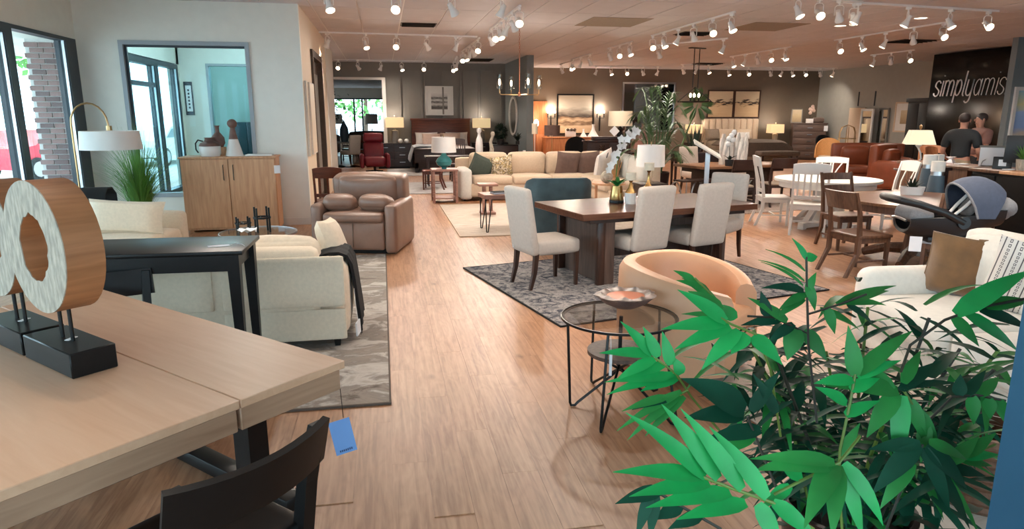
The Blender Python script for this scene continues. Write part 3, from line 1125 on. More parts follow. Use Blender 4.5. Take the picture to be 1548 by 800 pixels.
# blue price tag hanging under the right corner
t = T('price_tag', 'pale blue price tag hanging on a string below the oak table corner', 'tag', (-.215, 2.735, 0), 10)
MB().tube([(0, 0, .64), (.004, 0, .56), (.006, 0, .505)], .0014, 5).build('string', 'black_metal', t)
q = MB(Matrix.Translation((0, 0, .42)) @ Matrix.Rotation(R(-10), 4, 'Y'))
q.box((0, 0, 0), (.088, .003, .155))
q = q.build('card', 'blue_tag', t)
m = MB(Matrix.Translation((0, 0, .42)) @ Matrix.Rotation(R(-10), 4, 'Y'))
for i in range(7):
    m.box((-.024 + .008 * i, -.003, -.062), (.005, .001, .009))
m.build('print', 'dark_print', q)
t = tag(MB().box((0, 0, 0), (.05, .03, .002), rot=(0, 0, .6)).build('label_card', 'paper'), 'small white card lying on the oak table seam', 'tag')
t.location = (-1.23, 3.02, TH + .002)


# ---- ring sculptures
def ring_sculpture(loc, rz, rr, label, seed, wave):
    rg = random.Random(seed)
    t = T('ring_sculpture', label, 'sculpture', loc, rz)
    MB().bx(-.085, .085, -.21, .21, 0, .10, .004, 1).build('base', 'black_wood', t)
    for y in (-.045, .045):
        MB().tube([(0, y, .1), (0, y, .26)], .008, 8).build('pin', 'black_metal', t)
    n = 40
    outer, inner = [], []
    for i in range(n):
        a = 2 * PI * i / n
        ro = rr * (1 + .02 * math.sin(2 * a + 1))
        ri = rr * (.47 + wave * .25 * math.sin(2 * a + seed) + .012 * math.sin(9 * a) + rg.uniform(-.022, .022))
        outer.append((ro * math.cos(a) * .98, ro * math.sin(a)))
        inner.append((ri * math.cos(a) * 1.0, ri * math.sin(a) * 1.06))
    zc = .225 + rr
    hw = .068
    m = MB(Matrix.Translation((0, 0, zc)))
    rows = []
    for x, pts in ((-hw, inner), (-hw, outer), (hw, outer), (hw, inner), (-hw, inner)):
        rows.append([(x, p[0], p[1]) for p in pts])
    # rim (outer and inner walls)
    m.loft([rows[1], rows[2]], True).loft([rows[3], rows[0]], True).loft([rows[2], rows[3]], True)
    o = m.build('ring', 'ring_wood', t, 50)
    m = MB(Matrix.Translation((0, 0, zc)))
    rows2 = [[(-hw - .004, p[0], p[1]) for p in inner], [(-hw - .004, p[0], p[1]) for p in outer]]
    m.loft(rows2, True)
    m.loft([[(-hw, p[0], p[1]) for p in outer], rows2[1]], True).loft([rows2[0], [(-hw, p[0], p[1]) for p in inner]], True)
    m.build('ring_face', 'ring_face', t, 50)
    m = MB()
    m.box((.0, -.03, .107), (.05, .02, .002), rot=(0, 0, .5))
    m.build('sticker', 'paper', t)
    return t


ring_sculpture((-1.285, 2.915, TH), 44.7, .262, 'wooden ring sculpture on the black block nearest the table seam', 3, .06)
ring_sculpture((-1.60, 3.235, TH), 44.7, .25, 'wooden ring sculpture on a black block, cut off by the frame edge', 8, .05)


# ---- black dining chairs around the oak table
def black_chair(loc, rz, label):
    t = T('dining_chair', label, 'chair', loc, rz, 'black chairs around the oak table')
    MB().soft((0, 0, .45), (.46, .44, .045), .02, (0, 0, -.008)).build('seat', 'black_wood', t)
    for s in (-1, 1):
        MB().leg((s * .2, .19, .0), (.032, .032), (s * .2, .19, .43), (.045, .045)).build('leg', 'black_wood', t)
        MB().bar([(s * .205, -.26, 0), (s * .205, -.215, .43), (s * .215, -.24, .62), (s * .23, -.285, .815)], [(.036, .036), (.046, .05), (.046, .046), (.042, .034)]).build('leg', 'black_wood', t)
    rows = []
    for z, y in ((.675, -.25), (.75, -.27), (.825, -.29)):
        rows.append([(.265 * u, y - .055 * (1 - u * u), z - .012 * (1 - u * u)) for u in [-1 + i / 5 for i in range(11)]])
    MB().sheet(rows, .024).build('backrest', 'black_wood', t)
    MB().bx(-.2, .2, -.215, -.19, .37, .43).bx(-.2, .2, .185, .21, .37, .43).build('seat_rail', 'black_wood', t)
    return t


black_chair((-.60, 2.06, 0), 46, 'black wooden chair with curved top rail nearest the camera at the oak table')
black_chair((-1.05, 1.45, 0), 42, 'black chair mostly beneath the near edge of the oak table')
black_chair((-1.55, 4.05, 0), 205, 'black chair behind the far corner of the oak table')

# ---- black console table behind the loveseat
t = T('console_table', 'black console table behind the cream loveseat with a white tag', 'table', (-1.78, 4.68, 0), -1)
Z = .92
MB().bx(-.9, .9, -.285, .285, Z - .028, Z, .006).build('tabletop', 'black_wood', t)
MB().bx(-.84, .84, -.25, .25, Z - .135, Z - .028).build('apron', 'black_wood', t)
for sx in (-1, 1):
    for sy in (-1, 1):
        MB().leg((sx * .84, sy * .235, 0.012), (.045, .045), (sx * .835, sy * .23, Z - .03), (.075, .075)).build('leg', 'black_wood', t)
t = T('tag_card', 'white tag on a loop lying on the black console end', 'tag', (-1.06, 4.56, Z + .001), 15)
MB().box((0, 0, .002), (.13, .05, .002)).build('card', 'paper', t)
MB().tube([(.065, 0, .003), (.1, .02, .01), (.14, .0, .003), (.15, -.06, -.0)], .0015, 5).build('loop', 'paper', t)


# ---- sofas
def sofa(name, label, loc, rz, w, d, seats, seat_h=.45, arm_h=.64, back_h=.82, arm_w=.2, mat='cream', loose_back=True, feet='black_wood', group=None, arms=(1, 1), cush_t=.17, back_t=.2, up=.0, arm_round=.09, inset_back=False):
    """front = +y local; origin at floor centre"""
    t = T(name, label, 'sofa', loc, rz, group)
    x0 = -w / 2 + arm_w * arms[0]
    x1 = w / 2 - arm_w * arms[1]
    MB().soft((0, 0, .2), (w - .06, d - .08, .26), .03, (0, 0, 0)).build('base', mat, t)
    MB().soft((0, -d / 2 + back_t / 2, .06 + back_h / 2), (((x1 - x0) - .01) if inset_back else (w - .02), back_t, back_h - .06), .06, (0, .012, .015)).build('backrest', mat, t)
    for i, s in enumerate((-1, 1)):
        if arms[i]:
            MB().soft((s * (w / 2 - arm_w / 2), .02, .05 + arm_h / 2), (arm_w, d - .04, arm_h - .05), arm_round, (.008, .01, .008)).build('armrest', mat, t)
    sw = (x1 - x0) / seats
    for i in range(seats):
        cx = x0 + sw * (i + .5)
        MB().soft((cx, back_t / 2 + .03, seat_h - cush_t / 2 + .01), (sw - .008, d - back_t - .02, cush_t), .05, (0, .012, .03)).build('seat_cushion', mat, t)
        if loose_back:
            MB().soft((cx, -d / 2 + back_t + .07, seat_h + .2), (sw - .012, .2, .44 + up), .08, (0, .04, .03), rot=(-.16, 0, 0)).build('back_cushion', mat, t)
    for sx in (-1, 1):
        for sy in (-1, 1):
            MB().leg((sx * (w / 2 - .1), sy * (d / 2 - .1), 0.0), (.04, .04), (sx * (w / 2 - .1), sy * (d / 2 - .1), .09), (.06, .06)).build('leg', feet, t)
    return t


s1 = sofa('loveseat', 'cream reclining loveseat seen from behind, black throw on its arm', (-1.25, 5.56, .012), 0, 1.9, 1.02, 2, .46, .62, .74, .2, 'cream', False, inset_back=True)
MB().soft((.375, -.22, .63), (.74, .24, .36), .09, (0, .04, .03), rot=(-.16, 0, 0)).build('back_cushion', 'cream', s1)
MB().soft((-.375, -.24, .60), (.74, .24, .3), .09, (0, .04, .03), rot=(-.16, 0, 0)).build('back_cushion', 'cream', s1)
MB().soft((.5, -.515, .53), (.86, .035, .38), .015, (0, -.01, 0)).build('back_panel', 'cream', s1)
MB().soft((.5, -.51, .2), (.86, .03, .24), .015, (0, 0, 0)).build('back_panel', 'cream', s1)
MB().soft((-.42, -.515, .53), (.86, .035, .38), .015, (0, -.01, 0)).build('back_panel', 'cream', s1)
# black throw over the arm
rows = []
for y in [-.24 + .036 * i for i in range(13)]:
    r_ = []
    for x, z in ((-.15, .50), (-.14, .62), (-.105, .672), (-.04, .69), (.03, .69), (.09, .665), (.122, .6), (.136, .5), (.15, .36), (.165, .22), (.175, .1)):
        r_.append((x + .006 * math.sin(y * 40), y + (.66 - z) * .06 * math.sin(y * 9), z))
    rows.append(r_)
t = T('throw_blanket', 'black fringed throw draped over the cream loveseat arm', 'blanket', (-.40, 5.52, .012))
MB().sheet(rows, .022).build('cloth', 'black_cloth', t)
m = MB()
for i in range(18):
    y = -.235 + .024 * i
    m.tube([(.174, y, .105), (.17 + rnd.uniform(-.01, .01), y + rnd.uniform(-.008, .008), .03)], .003, 4)
stuff(m.build('fringe', 'black_cloth', t))
t = T('price_card', 'white price tag dangling under the black throw', 'tag', (-.245, 5.20, .012), -20)
MB().box((0, 0, .115), (.012, .07, .12), rot=(.3, 0.1, 0)).build('card', 'paper', t)
MB().tube([(0, 0, .17), (-.02, .02, .3), (-.03, .03, .42)], .0015, 5).build('string', 'paper', t)


# ---- cushions
def pillow(label, loc, rot, w, h, t_, mat, group=None, cat='cushion', piping=None):
    o = MB().pillow(w, h, t_).build('throw_pillow', mat)
    at_loc(o, loc, rot)
    tag(o, label, cat, group)
    if piping:
        pts = []
        for a, b, ax in ((-1, 1, 0), (-1, 1, 1), (1, -1, 0), (1, -1, 1)):
            for i in range(6):
                f = a + (b - a) * i / 6
                e = -1 if (ax == 0 and a == -1) or (ax == 1 and a == 1) else 1
                if ax == 0:
                    u, v = f, (-1 if a == -1 else 1)
                else:
                    u, v = (1 if a == -1 else -1), f
                pts.append((u * w / 2 * (1 - .07 * (1 - v * v)), 0, v * h / 2 * (1 - .07 * (1 - u * u))))
        MB().tube(pts, .006, 5, True).build('piping', piping, o)
    return o


pillow('white cushion at the right end of the cream loveseat', (-.44, 5.70, .72), (-20, 4, 80), .42, .40, .16, 'cream')
# white armchair by the window with a lumbar cushion
s2 = sofa('armchair', 'off-white armchair below the window behind the black console', (-2.95, 8.55, 0), 172, 1.0, .95, 1, .40, .46, .56, .14, 'cream', False, arms=(0, 1))
pillow('long cream lumbar cushion on the off-white armchair', (-2.90, 8.36, .595), (-14, 3, -6), .84, .40, .22, 'cream')
rows = []
for i in range(9):
    x = -.16 + .04 * i
    rows.append([(x + .01 * math.sin(j), y, z) for j, (y, z) in enumerate(((.2, .3), (.205, .55), (.19, .78), (.1, .86), (-.02, .86), (-.1, .80), (-.17, .66), (-.2, .5)))])
t = tag(MB().sheet(rows, .015).build('throw_blanket', 'black_cloth'), 'black throw over the back of the off-white armchair', 'blanket')
t.location = (-3.36, 8.78, .03)

# ---- oak cabinet with vases
t = T('cabinet', 'light oak two door cabinet beneath the office window', 'cabinet', (-2.28, 11.07, 0), 0)
MB().bx(-.67, .67, -.22, .22, .03, 1.10, .004, 1).build('body', 'light_wood', t)
MB().bx(-.69, .69, -.245, .235, 1.10, 1.125, .004, 1).build('top', 'light_wood', t)
for a, b, hx in ((-.66, -.005, -.07), (.005, .66, .07)):
    dd = MB().bx(a, b, -.242, -.222, .06, 1.085, .003, 1).build('door', 'light_wood', t)
    MB().tube([(hx, -.243, .78), (hx, -.268, .785), (hx, -.268, 1.0), (hx, -.243, 1.005)], .006, 6).build('handle', 'black_metal', dd)
for sx in (-1, 1):
    for sy in (-1, 1):
        MB().bx(sx * .6 - .03, sx * .6 + .03, sy * .17 - .03, sy * .17 + .03, 0, .04).build('foot', 'light_wood', t)
t = tag(MB().box((0, 0, 0), (.09, .003, .12)).build('price_card', 'paper'), 'white price card on the right side of the oak cabinet', 'tag')
at_loc(t, (-1.585, 10.83, .93), (0, 0, 20))
t = T('jug', 'rustic clay topped jug with a dark handle on the oak cabinet', 'vase', (-2.56, 11.05, 1.125))
MB().lathe([(.0, 0), (.13, 0), (.15, .04), (.15, .14), (.13, .19), (.07, .22), (.055, .25), (.05, .27)], seg=24).build('body', 'white_ceramic', t)
MB().lathe([(.155, .15), (.135, .195), (.075, .225), (.06, .26), (.075, .275), (.05, .275)], seg=24).build('shoulder', 'clay', t)
MB().tube([(-.09, 0, .22), (-.16, 0, .24), (-.2, 0, .19), (-.2, 0, .1), (-.17, 0, .05)], .011, 7).build('handle', 'black_metal', t)
t = tag(MB().lathe([(0, 0), (.07, 0), (.1, .06), (.095, .14), (.05, .2), (.032, .22), (.03, .3), (.045, .32), (.03, .32)], seg=20).build('vase', 'clay'), 'brown bottle-necked clay vase behind the jug', 'vase')
t.location = (-2.47, 11.2, 1.125 + .13)
m = MB().box((0, 0, .065), (.2, .12, .13), .005)
m = tag(m.build('riser_block', 'light_wood'), 'small wooden riser block beneath the brown bottle vase', 'block')
m.location = (-2.47, 11.2, 1.125)
t = T('vase', 'tall white vase with clay neck and ball stopper', 'vase', (-2.22, 11.06, 1.125))
MB().lathe([(0, 0), (.13, 0), (.1, .12), (.065, .25)], seg=20).build('body', 'white_ceramic', t)
MB().lathe([(.065, .25), (.04, .38), (.032, .42), (.0, .42)], seg=20).build('neck', 'clay', t)
MB().ell((0, 0, .48), (.072, .072, .068)).build('stopper', 'clay', t)
t = tag(MB().bx(-.19, .19, -.1, .1, 0, .022, .003).build('tray', 'white_ceramic'), 'flat pale tray on the right of the oak cabinet top', 'tray')
t.location = (-1.86, 11.07, 1.125)

# ---- grass plant
t = T('grass_plant', 'tall green artificial grass plant beside the interior window', 'plant', (-3.40, 10.4, 0))
MB().lathe([(0, 0), (.15, 0), (.19, .34), (.17, .34), (.16, .3)], seg=20).build('pot', 'black_plastic', t)
MB().cyl((0, 0, .27), .16, .03).build('soil', 'soil', t)
m = MB()
for i in range(520):
    a = rnd.uniform(0, 2 * PI)
    r0 = rnd.uniform(0, .13)
    sp = rnd.uniform(.03, .85)
    h = rnd.uniform(.85, 1.5) * (1 - .2 * sp)
    d_ = Vector((math.cos(a), math.sin(a), 0))
    n_ = Vector((-d_.y, d_.x, 0)) * rnd.uniform(.005, .010)
    b = d_ * r0 + Vector((0, 0, .29))
    prev = None
    for k_ in range(6):
        f = k_ / 5
        p = b + d_ * sp * f ** 2 + Vector((0, 0, h * (f - .42 * sp * f ** 3)))
        wv = 1 - f * .9
        cur = (m._v(p - n_ * wv), m._v(p + n_ * wv))
        if prev:
            m.bm.faces.new((prev[0], prev[1], cur[1], cur[0]))
        prev = cur
stuff(m.build('grass_blades', 'grass', t, fixn=False))

# ---- arc floor lamp
t = T('floor_lamp', 'brass arc floor lamp with a white drum shade by the window', 'lamp', (-3.98, 9.95, 0), 0)
MB().cyl((0, 0, 0), .14, .03, 24).build('base', 'brass', t)
pts = [(0, 0, .03), (-.0, 0, 1.55)]
for i in range(1, 11):
    a = PI - PI * i / 10
    pts.append((.22 + .22 * math.cos(a), 0, 1.62 + .24 * math.sin(a) * 1.1))
pts.append((.45, 0, 1.56))
pts[1] = (0, 0, 1.6)
MB().tube(pts, .012, 8).build('arc_pole', 'brass', t)
MB().cyl((.45, 0, 1.535), .035, .06, 12).build('socket', 'brass', t)
MB().lathe([(.37, 1.29), (.35, 1.53), (.345, 1.53), (.365, 1.29), (.37, 1.29)], (.45, 0, 0), 32).build('lamp_shade', 'shade_white', t)
MB().ell((.45, 0, 1.44), (.035, .035, .05)).build('bulb', 'bulb_soft', t)

# ---- small glass table with two spiked plant stands
t = T('side_table', 'round dark glass side table behind the cream loveseat', 'table', (-1.38, 7.75, .013))
MB().cyl((0, 0, .46), .4, .012, 32).build('tabletop', 'table_glass', t)
MB().lathe([(.40, .455), (.41, .455), (.41, .475), (.40, .475)], seg=32, ring=True).build('rim', 'silver', t)
for i in range(3):
    a = 2.1 * i + .4
    MB().tube([(.34 * math.cos(a), .34 * math.sin(a), 0), (.3 * math.cos(a), .3 * math.sin(a), .46)], .012, 7).build('leg', 'silver', t)


def plant_stand(loc, h, r, label):
    t = T('metal_stand', label, 'stand', loc, 20)
    for i in range(4):
        a = PI / 4 + PI / 2 * i
        MB().tube([(r * math.cos(a), r * math.sin(a), 0), (r * math.cos(a), r * math.sin(a), h)], .011, 6).build('post', 'black_metal', t)
    MB().lathe([(r * .96, h * .55), (r * 1.04, h * .55), (r * 1.04, h * .62), (r * .96, h * .62)], seg=20, ring=True).tube([(-r, 0, h * .56), (r, 0, h * .56)], .007, 5).tube([(0, -r, h * .56), (0, r, h * .56)], .007, 5).build('ring', 'black_metal', t)


plant_stand((-1.55, 7.85, .486), .15, .085, 'short black four-post metal stand on the glass side table')
plant_stand((-1.33, 7.75, .486), .27, .09, 'taller black four-post metal stand on the glass side table')
rows = [[(.09 * u, .06 * v, .03 + .05 * abs(math.sin(3 * u + 2 * v))) for u in (-1, -.5, 0, .5, 1)] for v in (-1, -.5, 0, .5, 1)]
t = tag(MB().sheet(rows, .006).build('paper_wrap', 'paper'), 'crumpled white paper beside the black metal stands', 'paper')
t.location = (-1.45, 7.52, .486)

# ---- brown leather chair-and-a-half
t = T('leather_armchair', 'brown leather power recliner with two leather pillows by the aisle', 'armchair', (-.27, 9.24, .0), 165)
w_, d_ = 1.10, 1.12
for s in (-1, 1):
    MB().soft((s * (w_ / 2 - .075), .02, .325), (.15, d_ - .06, .62), .05, (.01, .01, .008)).build('armrest', 'brown_leather', t)
MB().soft((0, .5, .235), (.78, .08, .36), .03, (0, .03, 0)).build('footrest', 'brown_leather', t)
MB().soft((0, .22, .47), (.78, .72, .13), .055, (0, .02, .02)).build('seat_cushion', 'brown_leather', t)
MB().soft((0, .16, .3), (.79, .7, .3), .03).build('base', 'brown_leather', t)
MB().soft((0, -.38, .64), (1.0, .34, .62), .07, (0, .02, .02), rot=(-.12, 0, 0)).build('backrest', 'brown_leather', t)
MB().soft((0, -.22, .71), (.80, .14, .44), .07, (0, .05, .03), rot=(-.2, 0, 0)).build('back_cushion', 'brown_leather', t)
MB().bx(-.5, .5, -.5, .45, 0, .06).build('plinth', 'black_wood', t)
MB().bx(-.002, .002, .538, .575, .1, .40).build('seam', 'taupe_dark', t)
t2 = tag(MB().box((0, 0, 0), (.004, .05, .17)).build('price_card', 'paper'), 'long white tag on the side of the brown leather recliner', 'tag')
at_loc(t2, (.205, 8.98, .45), (0, 0, 165))
for lx, nm in ((.24, 'brown leather pillow on the left of the leather recliner seat'), (-.24, 'brown leather pillow on the right of the leather recliner seat')):
    a = R(165)
    x, y = lx, .26
    o = MB().soft((0, 0, 0), (.42, .36, .19), .09, (0, .02, .03)).build('leather_pillow', 'brown_leather')
    at_loc(o, (-.27 + x * math.cos(a) - y * math.sin(a), 9.24 + x * math.sin(a) + y * math.cos(a), .62), (14, 0, 165 + (8 if lx > 0 else -8)))
    tag(o, nm, 'cushion')


# ---- slat-back wooden chair behind it, and a maker for other slat chairs
def slat_chair(name, label, loc, rz, mat, h=.98, sw=.46, seatm=None, nsl=4, style='slat', group=None, seat_h=.46, splay=.06):
    t = T(name, label, 'chair', loc, rz, group)
    MB().soft((0, .01, seat_h - .018), (sw, .44, .036), .015, (0, 0, -.004)).build('seat', seatm or mat, t)
    MB().bx(-sw / 2 + .03, sw / 2 - .03, .185, .205, seat_h - .09, seat_h - .035).bx(-sw / 2 + .03, sw / 2 - .03, -.2, -.18, seat_h - .09, seat_h - .035).bx(-sw / 2 + .025, -sw / 2 + .045, -.18, .19, seat_h - .09, seat_h - .035).bx(sw / 2 - .045, sw / 2 - .025, -.18, .19, seat_h - .09, seat_h - .035).build('seat_rail', mat, t)
    for s in (-1, 1):
        MB().leg((s * (sw / 2 - .035), .19, 0), (.03, .03), (s * (sw / 2 - .035), .19, seat_h - .035), (.042, .042)).build('leg', mat, t)
        MB().bar([(s * (sw / 2 - .03), -.20 - splay * 1.6, 0), (s * (sw / 2 - .03), -.20, seat_h * .55), (s * (sw / 2 - .03), -.195, seat_h), (s * (sw / 2 - .026), -.225, seat_h + .25), (s * (sw / 2 - .024), -.30, h)], [(.032, .036), (.036, .046), (.036, .046), (.034, .036), (.03, .028)]).build('leg', mat, t)
    n = 9

    def arcrow(z, y, bow=.04, cw=.0):
        return [((sw / 2 - .03) * u, y - bow * (1 - u * u), z + cw * (1 - u * u)) for u in [-1 + 2 * i / (n - 1) for i in range(n)]]
    if style == 'slat':
        MB().sheet([arcrow(h - .14, -.275), arcrow(h - .07, -.29), arcrow(h + .005, -.305, .04, .02)], .022).build('top_rail', mat, t)
        MB().sheet([arcrow(seat_h + .07, -.2, .02), arcrow(seat_h + .12, -.205, .02)], .02).build('lower_rail', mat, t)
        for i in range(nsl):
            u = -1 + 2 * (i + .5) / nsl
            x = u * (sw / 2 - .05)
            b = .04 * (1 - u * u)
            MB().bar([(x, -.202 - b * .5, seat_h + .1), (x, -.215 - b * .8, seat_h + .26), (x, -.275 - b, h - .12)], (.024, .012)).build('slat', mat, t)
    elif style == 'panel':
        MB().sheet([arcrow(h - .19, -.262), arcrow(h - .1, -.285), arcrow(h, -.31)], .02).build('back_panel', mat, t)
    elif style == 'ladder':
        for z0 in (h - .10, h - .26):
            yy = -.225 - .075 * max(0, (z0 - seat_h - .25)) / max(.05, h - seat_h - .25)
            MB().sheet([arcrow(z0, yy), arcrow(z0 + .09, yy - .018)], .02).build('back_rail', mat, t)
    elif style == 'cross':
        MB().sheet([arcrow(h - .09, -.28), arcrow(h, -.305, .04, .015)], .022).build('top_rail', mat, t)
        MB().sheet([arcrow(seat_h + .1, -.21, .02), arcrow(seat_h + .15, -.215, .02)], .02).build('lower_rail', mat, t)
        for s in (-1, 1):
            pts = []
            for i in range(7):
                f = i / 6
                pts.append((s * (.175 - .15 * math.sin(PI * f * .5)), -.3 + .08 * f + .0, h - .07 - f * (h - .07 - seat_h - .13)))
            MB().bar(pts, (.022, .014)).build('curved_slat', mat, t)
            MB().bar([(s * .02, -.318, h - .07), (s * .012, -.27, seat_h + .3), (s * .03, -.23, seat_h + .13)], (.022, .014)).build('curved_slat', mat, t)
    MB().bx(-sw / 2 + .04, sw / 2 - .04, -.01, .01, .16, .18).bx(-sw / 2 + .025, -sw / 2 + .045, -.2, .18, .16, .18).bx(sw / 2 - .045, sw / 2 - .025, -.2, .18, .16, .18).build('stretcher', mat, t)
    return t


slat_chair('side_chair', 'reddish wooden slat-back chair behind the brown leather recliner', (-.83, 10.75, 0), 0, 'red_wood', .96, .44, nsl=3)

# ---- canvases on the side wall
for y0, y1, nm in ((11.5, 11.66, 'narrow pale canvas nearest the office corner on the side wall'), (12.0, 12.75, 'wider pale canvas on the side wall nearest the door frame')):
    t = T('canvas', nm, 'picture', (-1.19, (y0 + y1) / 2, 1.08), 0)
    MB().bx(.002, .04, -(y1 - y0) / 2, (y1 - y0) / 2, 0, 1.18).build('frame', 'offwhite', t)
    MB().bx(.04, .043, -(y1 - y0) / 2 + .02, (y1 - y0) / 2 - .02, .02, 1.16).build('print', 'art_pale', t)
# ================================================================ dark dining set
area_rug('blue and black distressed rug beneath the dark dining table', (2.62, 6.82), (3.05, 2.42), 13, 'rug_blue', border='black_cloth')
t = T('dining_table', 'dark brown rectangular dining table on slab legs with orchid', 'table', (2.86, 7.2, .013), 12.5)
MB().bx(-1.1, 1.1, -.57, .57, .70, .765, .004, 1).build('tabletop', 'dark_top', t)
MB().bx(-.98, .98, -.5, .5, .655, .70).build('apron', 'espresso', t)
for x in (-.72, .72):
    MB().bx(x - .06, x + .06, -.46, .46, 0, .655, .005, 1).build('slab_leg', 'slab_wood', t)
    for y in (-.44, .44):
        MB().bx(x - .14, x - .06, y - .03, y + .03, 0, .655, .003).build('post', 'dark_wood', t)
MB().bx(-.66, .66, -.06, .06, .2, .3).build('stretcher', 'dark_wood', t)


def parson(loc, rz, label):
    t = T('parsons_chair', label, 'chair', loc, rz, 'upholstered chairs around the dark dining table')
    MB().soft((0, .03, .42), (.48, .50, .15), .04, (.004, .004, .015)).build('seat', 'parson', t)
    rows = []
    MB(Matrix.Translation((0, -.235, .36)) @ Matrix.Rotation(R(9), 4, 'X')).soft((0, 0, .33), (.475, .085, .68), .035, (0, .006, .004)).build('backrest', 'parson', t)
    for s in (-1, 1):
        MB().leg((s * .205, .245, 0), (.03, .03), (s * .205, .245, .36), (.045, .045)).build('leg', 'dark_wood', t)
        MB().bar([(s * .2, -.29, 0), (s * .2, -.245, .17), (s * .2, -.225, .37)], [(.03, .034), (.038, .042), (.045, .05)]).build('leg', 'dark_wood', t)
    return t


p1 = parson((1.62, 6.77, .013), -73, 'pale upholstered chair at the left end of the dark table')
dup(p1, (2.60, 6.82, .013), 20, 'pale upholstered chair tucked in behind the tan barrel chair, beside the candle holders', 'upholstered chairs around the dark dining table')
dup(p1, (3.33, 6.98, .013), 19, 'pale upholstered chair on the near side of the dark table, away from the aisle', 'upholstered chairs around the dark dining table')
dup(p1, (3.95, 7.62, .013), 128, 'pale upholstered chair at the right end of the dark table', 'upholstered chairs around the dark dining table')
t = tag(MB().box((0, 0, 0), (.05, .003, .06)).build('price_card', 'paper'), 'white tag on the seat corner of the left end chair', 'tag')
at_loc(t, (1.315, 6.87, .42), (0, 0, 15))

# orchid in gold vase
TZ = .779
t = T('orchid', 'white orchid in a gold vase on the dark dining table', 'plant', (2.54, 7.24, TZ))
MB().lathe([(0, 0), (.07, 0), (.08, .02), (.07, .11), (.055, .19), (.048, .19), (.045, .12)], seg=24).build('vase', 'gold', t)
MB().lathe([(.081, 0), (.084, .025), (.075, .04), (0.06, .0)], seg=24).build('vase_base', 'black_metal', t)


def leafmesh(m, b, tip, w, droop=0.0, nrm=None, seg=6, fold=.25):
    b, tip = Vector(b), Vector(tip)
    ax = tip - b
    L = ax.length
    if nrm is None:
        nrm = Vector((0, 0, 1))
    side = ax.cross(nrm)
    if side.length < 1e-5:
        side = ax.cross(Vector((1, 0, 0)))
    side.normalize()
    nn = side.cross(ax).normalized()
    prev = None
    for i in range(seg + 1):
        f = i / seg
        wv = w * (math.sin(PI * min(1, f * .95 + .05) ** .62) ** .95 if f < 1 else 0) * .5
        wv = max(wv, .0006)
        c = b + ax * f + nn * (4 * droop * L * f * (1 - f)) if True else None
        l = m._v(c - side * wv + nn * wv * fold)
        k_ = m._v(c)
        r_ = m._v(c + side * wv + nn * wv * fold)
        if prev:
            m.bm.faces.new((prev[0], prev[1], k_, l))
            m.bm.faces.new((prev[1], prev[2], r_, k_))
        prev = (l, k_, r_)
    return m


spine = [(0, 0, .15), (.0, .0, .4), (.01, .02, .6), (.02, .05, .72), (-.02, .1, .78), (-.12, .12, .74), (-.2, .12, .64)]
spine = [(-.02, 0, .15), (-.01, 0, .4), (.0, .0, .56), (.06, .02, .68), (.14, .04, .76), (.19, .05, .79)]
MB().tube(spine, .005, 6).build('stem', 'stem', t)
for a, l, z in ((.3, .2, .06), (2.2, .22, .05), (4.0, .2, .08), (5.2, .18, .1), (1.2, .16, .1)):
    leafmesh(MB(), (0, 0, .18), (l * math.cos(a), l * math.sin(a), .18 + z), .055, .12).build('leaf', 'leaf_mid', t)
fl = [(-.09, 0, .42), (-.05, .01, .47), (-.07, -.02, .53), (-.02, 0, .55), (.0, .0, .62), (.05, .0, .63), (.03, .03, .70), (.09, .0, .70), (.1, .02, .76), (.15, 0, .74), (.17, .03, .80), (.21, .03, .78), (-.11, .01, .37)]
for (x, y, z) in fl:
    m = MB(Matrix.Translation((x, y - .03, z)) @ Matrix.Rotation(rnd.uniform(-.5, .5), 4, 'Z'))
    for k_ in range(5):
        a = 2 * PI * k_ / 5 + .3
        leafmesh(m, (0, 0, 0), (.05 * math.cos(a), -.01, .05 * math.sin(a)), .045, 0, Vector((0, -1, 0)), 4, .1)
    m.build('flower', 'white_ceramic', t)


def candle_holder(loc, h1, h2, label):
    t = T('candle_holder', label, 'candle holder', loc)
    MB().cyl((0, 0, 0), .062, h1, 24).build('base', 'white_ceramic', t)
    MB().lathe([(.06, h1), (.058, h1 + .01), (.025, h1 + .06), (.012, h1 + .12), (.01, h2 - .03), (.03, h2)], seg=16).build('stem', 'gold', t)
    MB().cyl((0, 0, h2), .058, .085, 24).build('candle', 'cream', t)
    return t


candle_holder((2.66, 7.13, TZ), .12, .26, 'shorter white and gold candle holder beside the orchid')
candle_holder((2.98, 7.42, TZ), .13, .34, 'taller white and gold candle holder behind the near chair back')

# ================================================================ tan barrel chair, hairpin table
t = T('barrel_chair', 'tan leather barrel chair beside the round glass table', 'armchair', (2.06, 4.34, 0), 222)
NB = 28


def barrel(m, ri, ro, z0, ztop, a0=-62, a1=242, n=NB, low=.0):
    rows = []
    for i in range(n + 1):
        f = i / n
        a = R(a0 + (a1 - a0) * f)
        e = abs(2 * f - 1)
        zt = ztop - low * max(0, (e - .35) / .65) ** 1.5
        c = (ri + ro) / 2
        th = (ro - ri) / 2
        ca, sa = -math.cos(a), -math.sin(a)
        sec = [(ro - .005, z0), (ro + .008, (z0 + zt) / 2), (ro, zt - .06), (c + th * .6, zt - .012), (c, zt), (c - th * .6, zt - .012), (ri, zt - .06), (ri, z0)]
        rows.append([(r_ * ca, r_ * sa, z) for r_, z in sec])
    m.loft(rows, True, True)
    return m


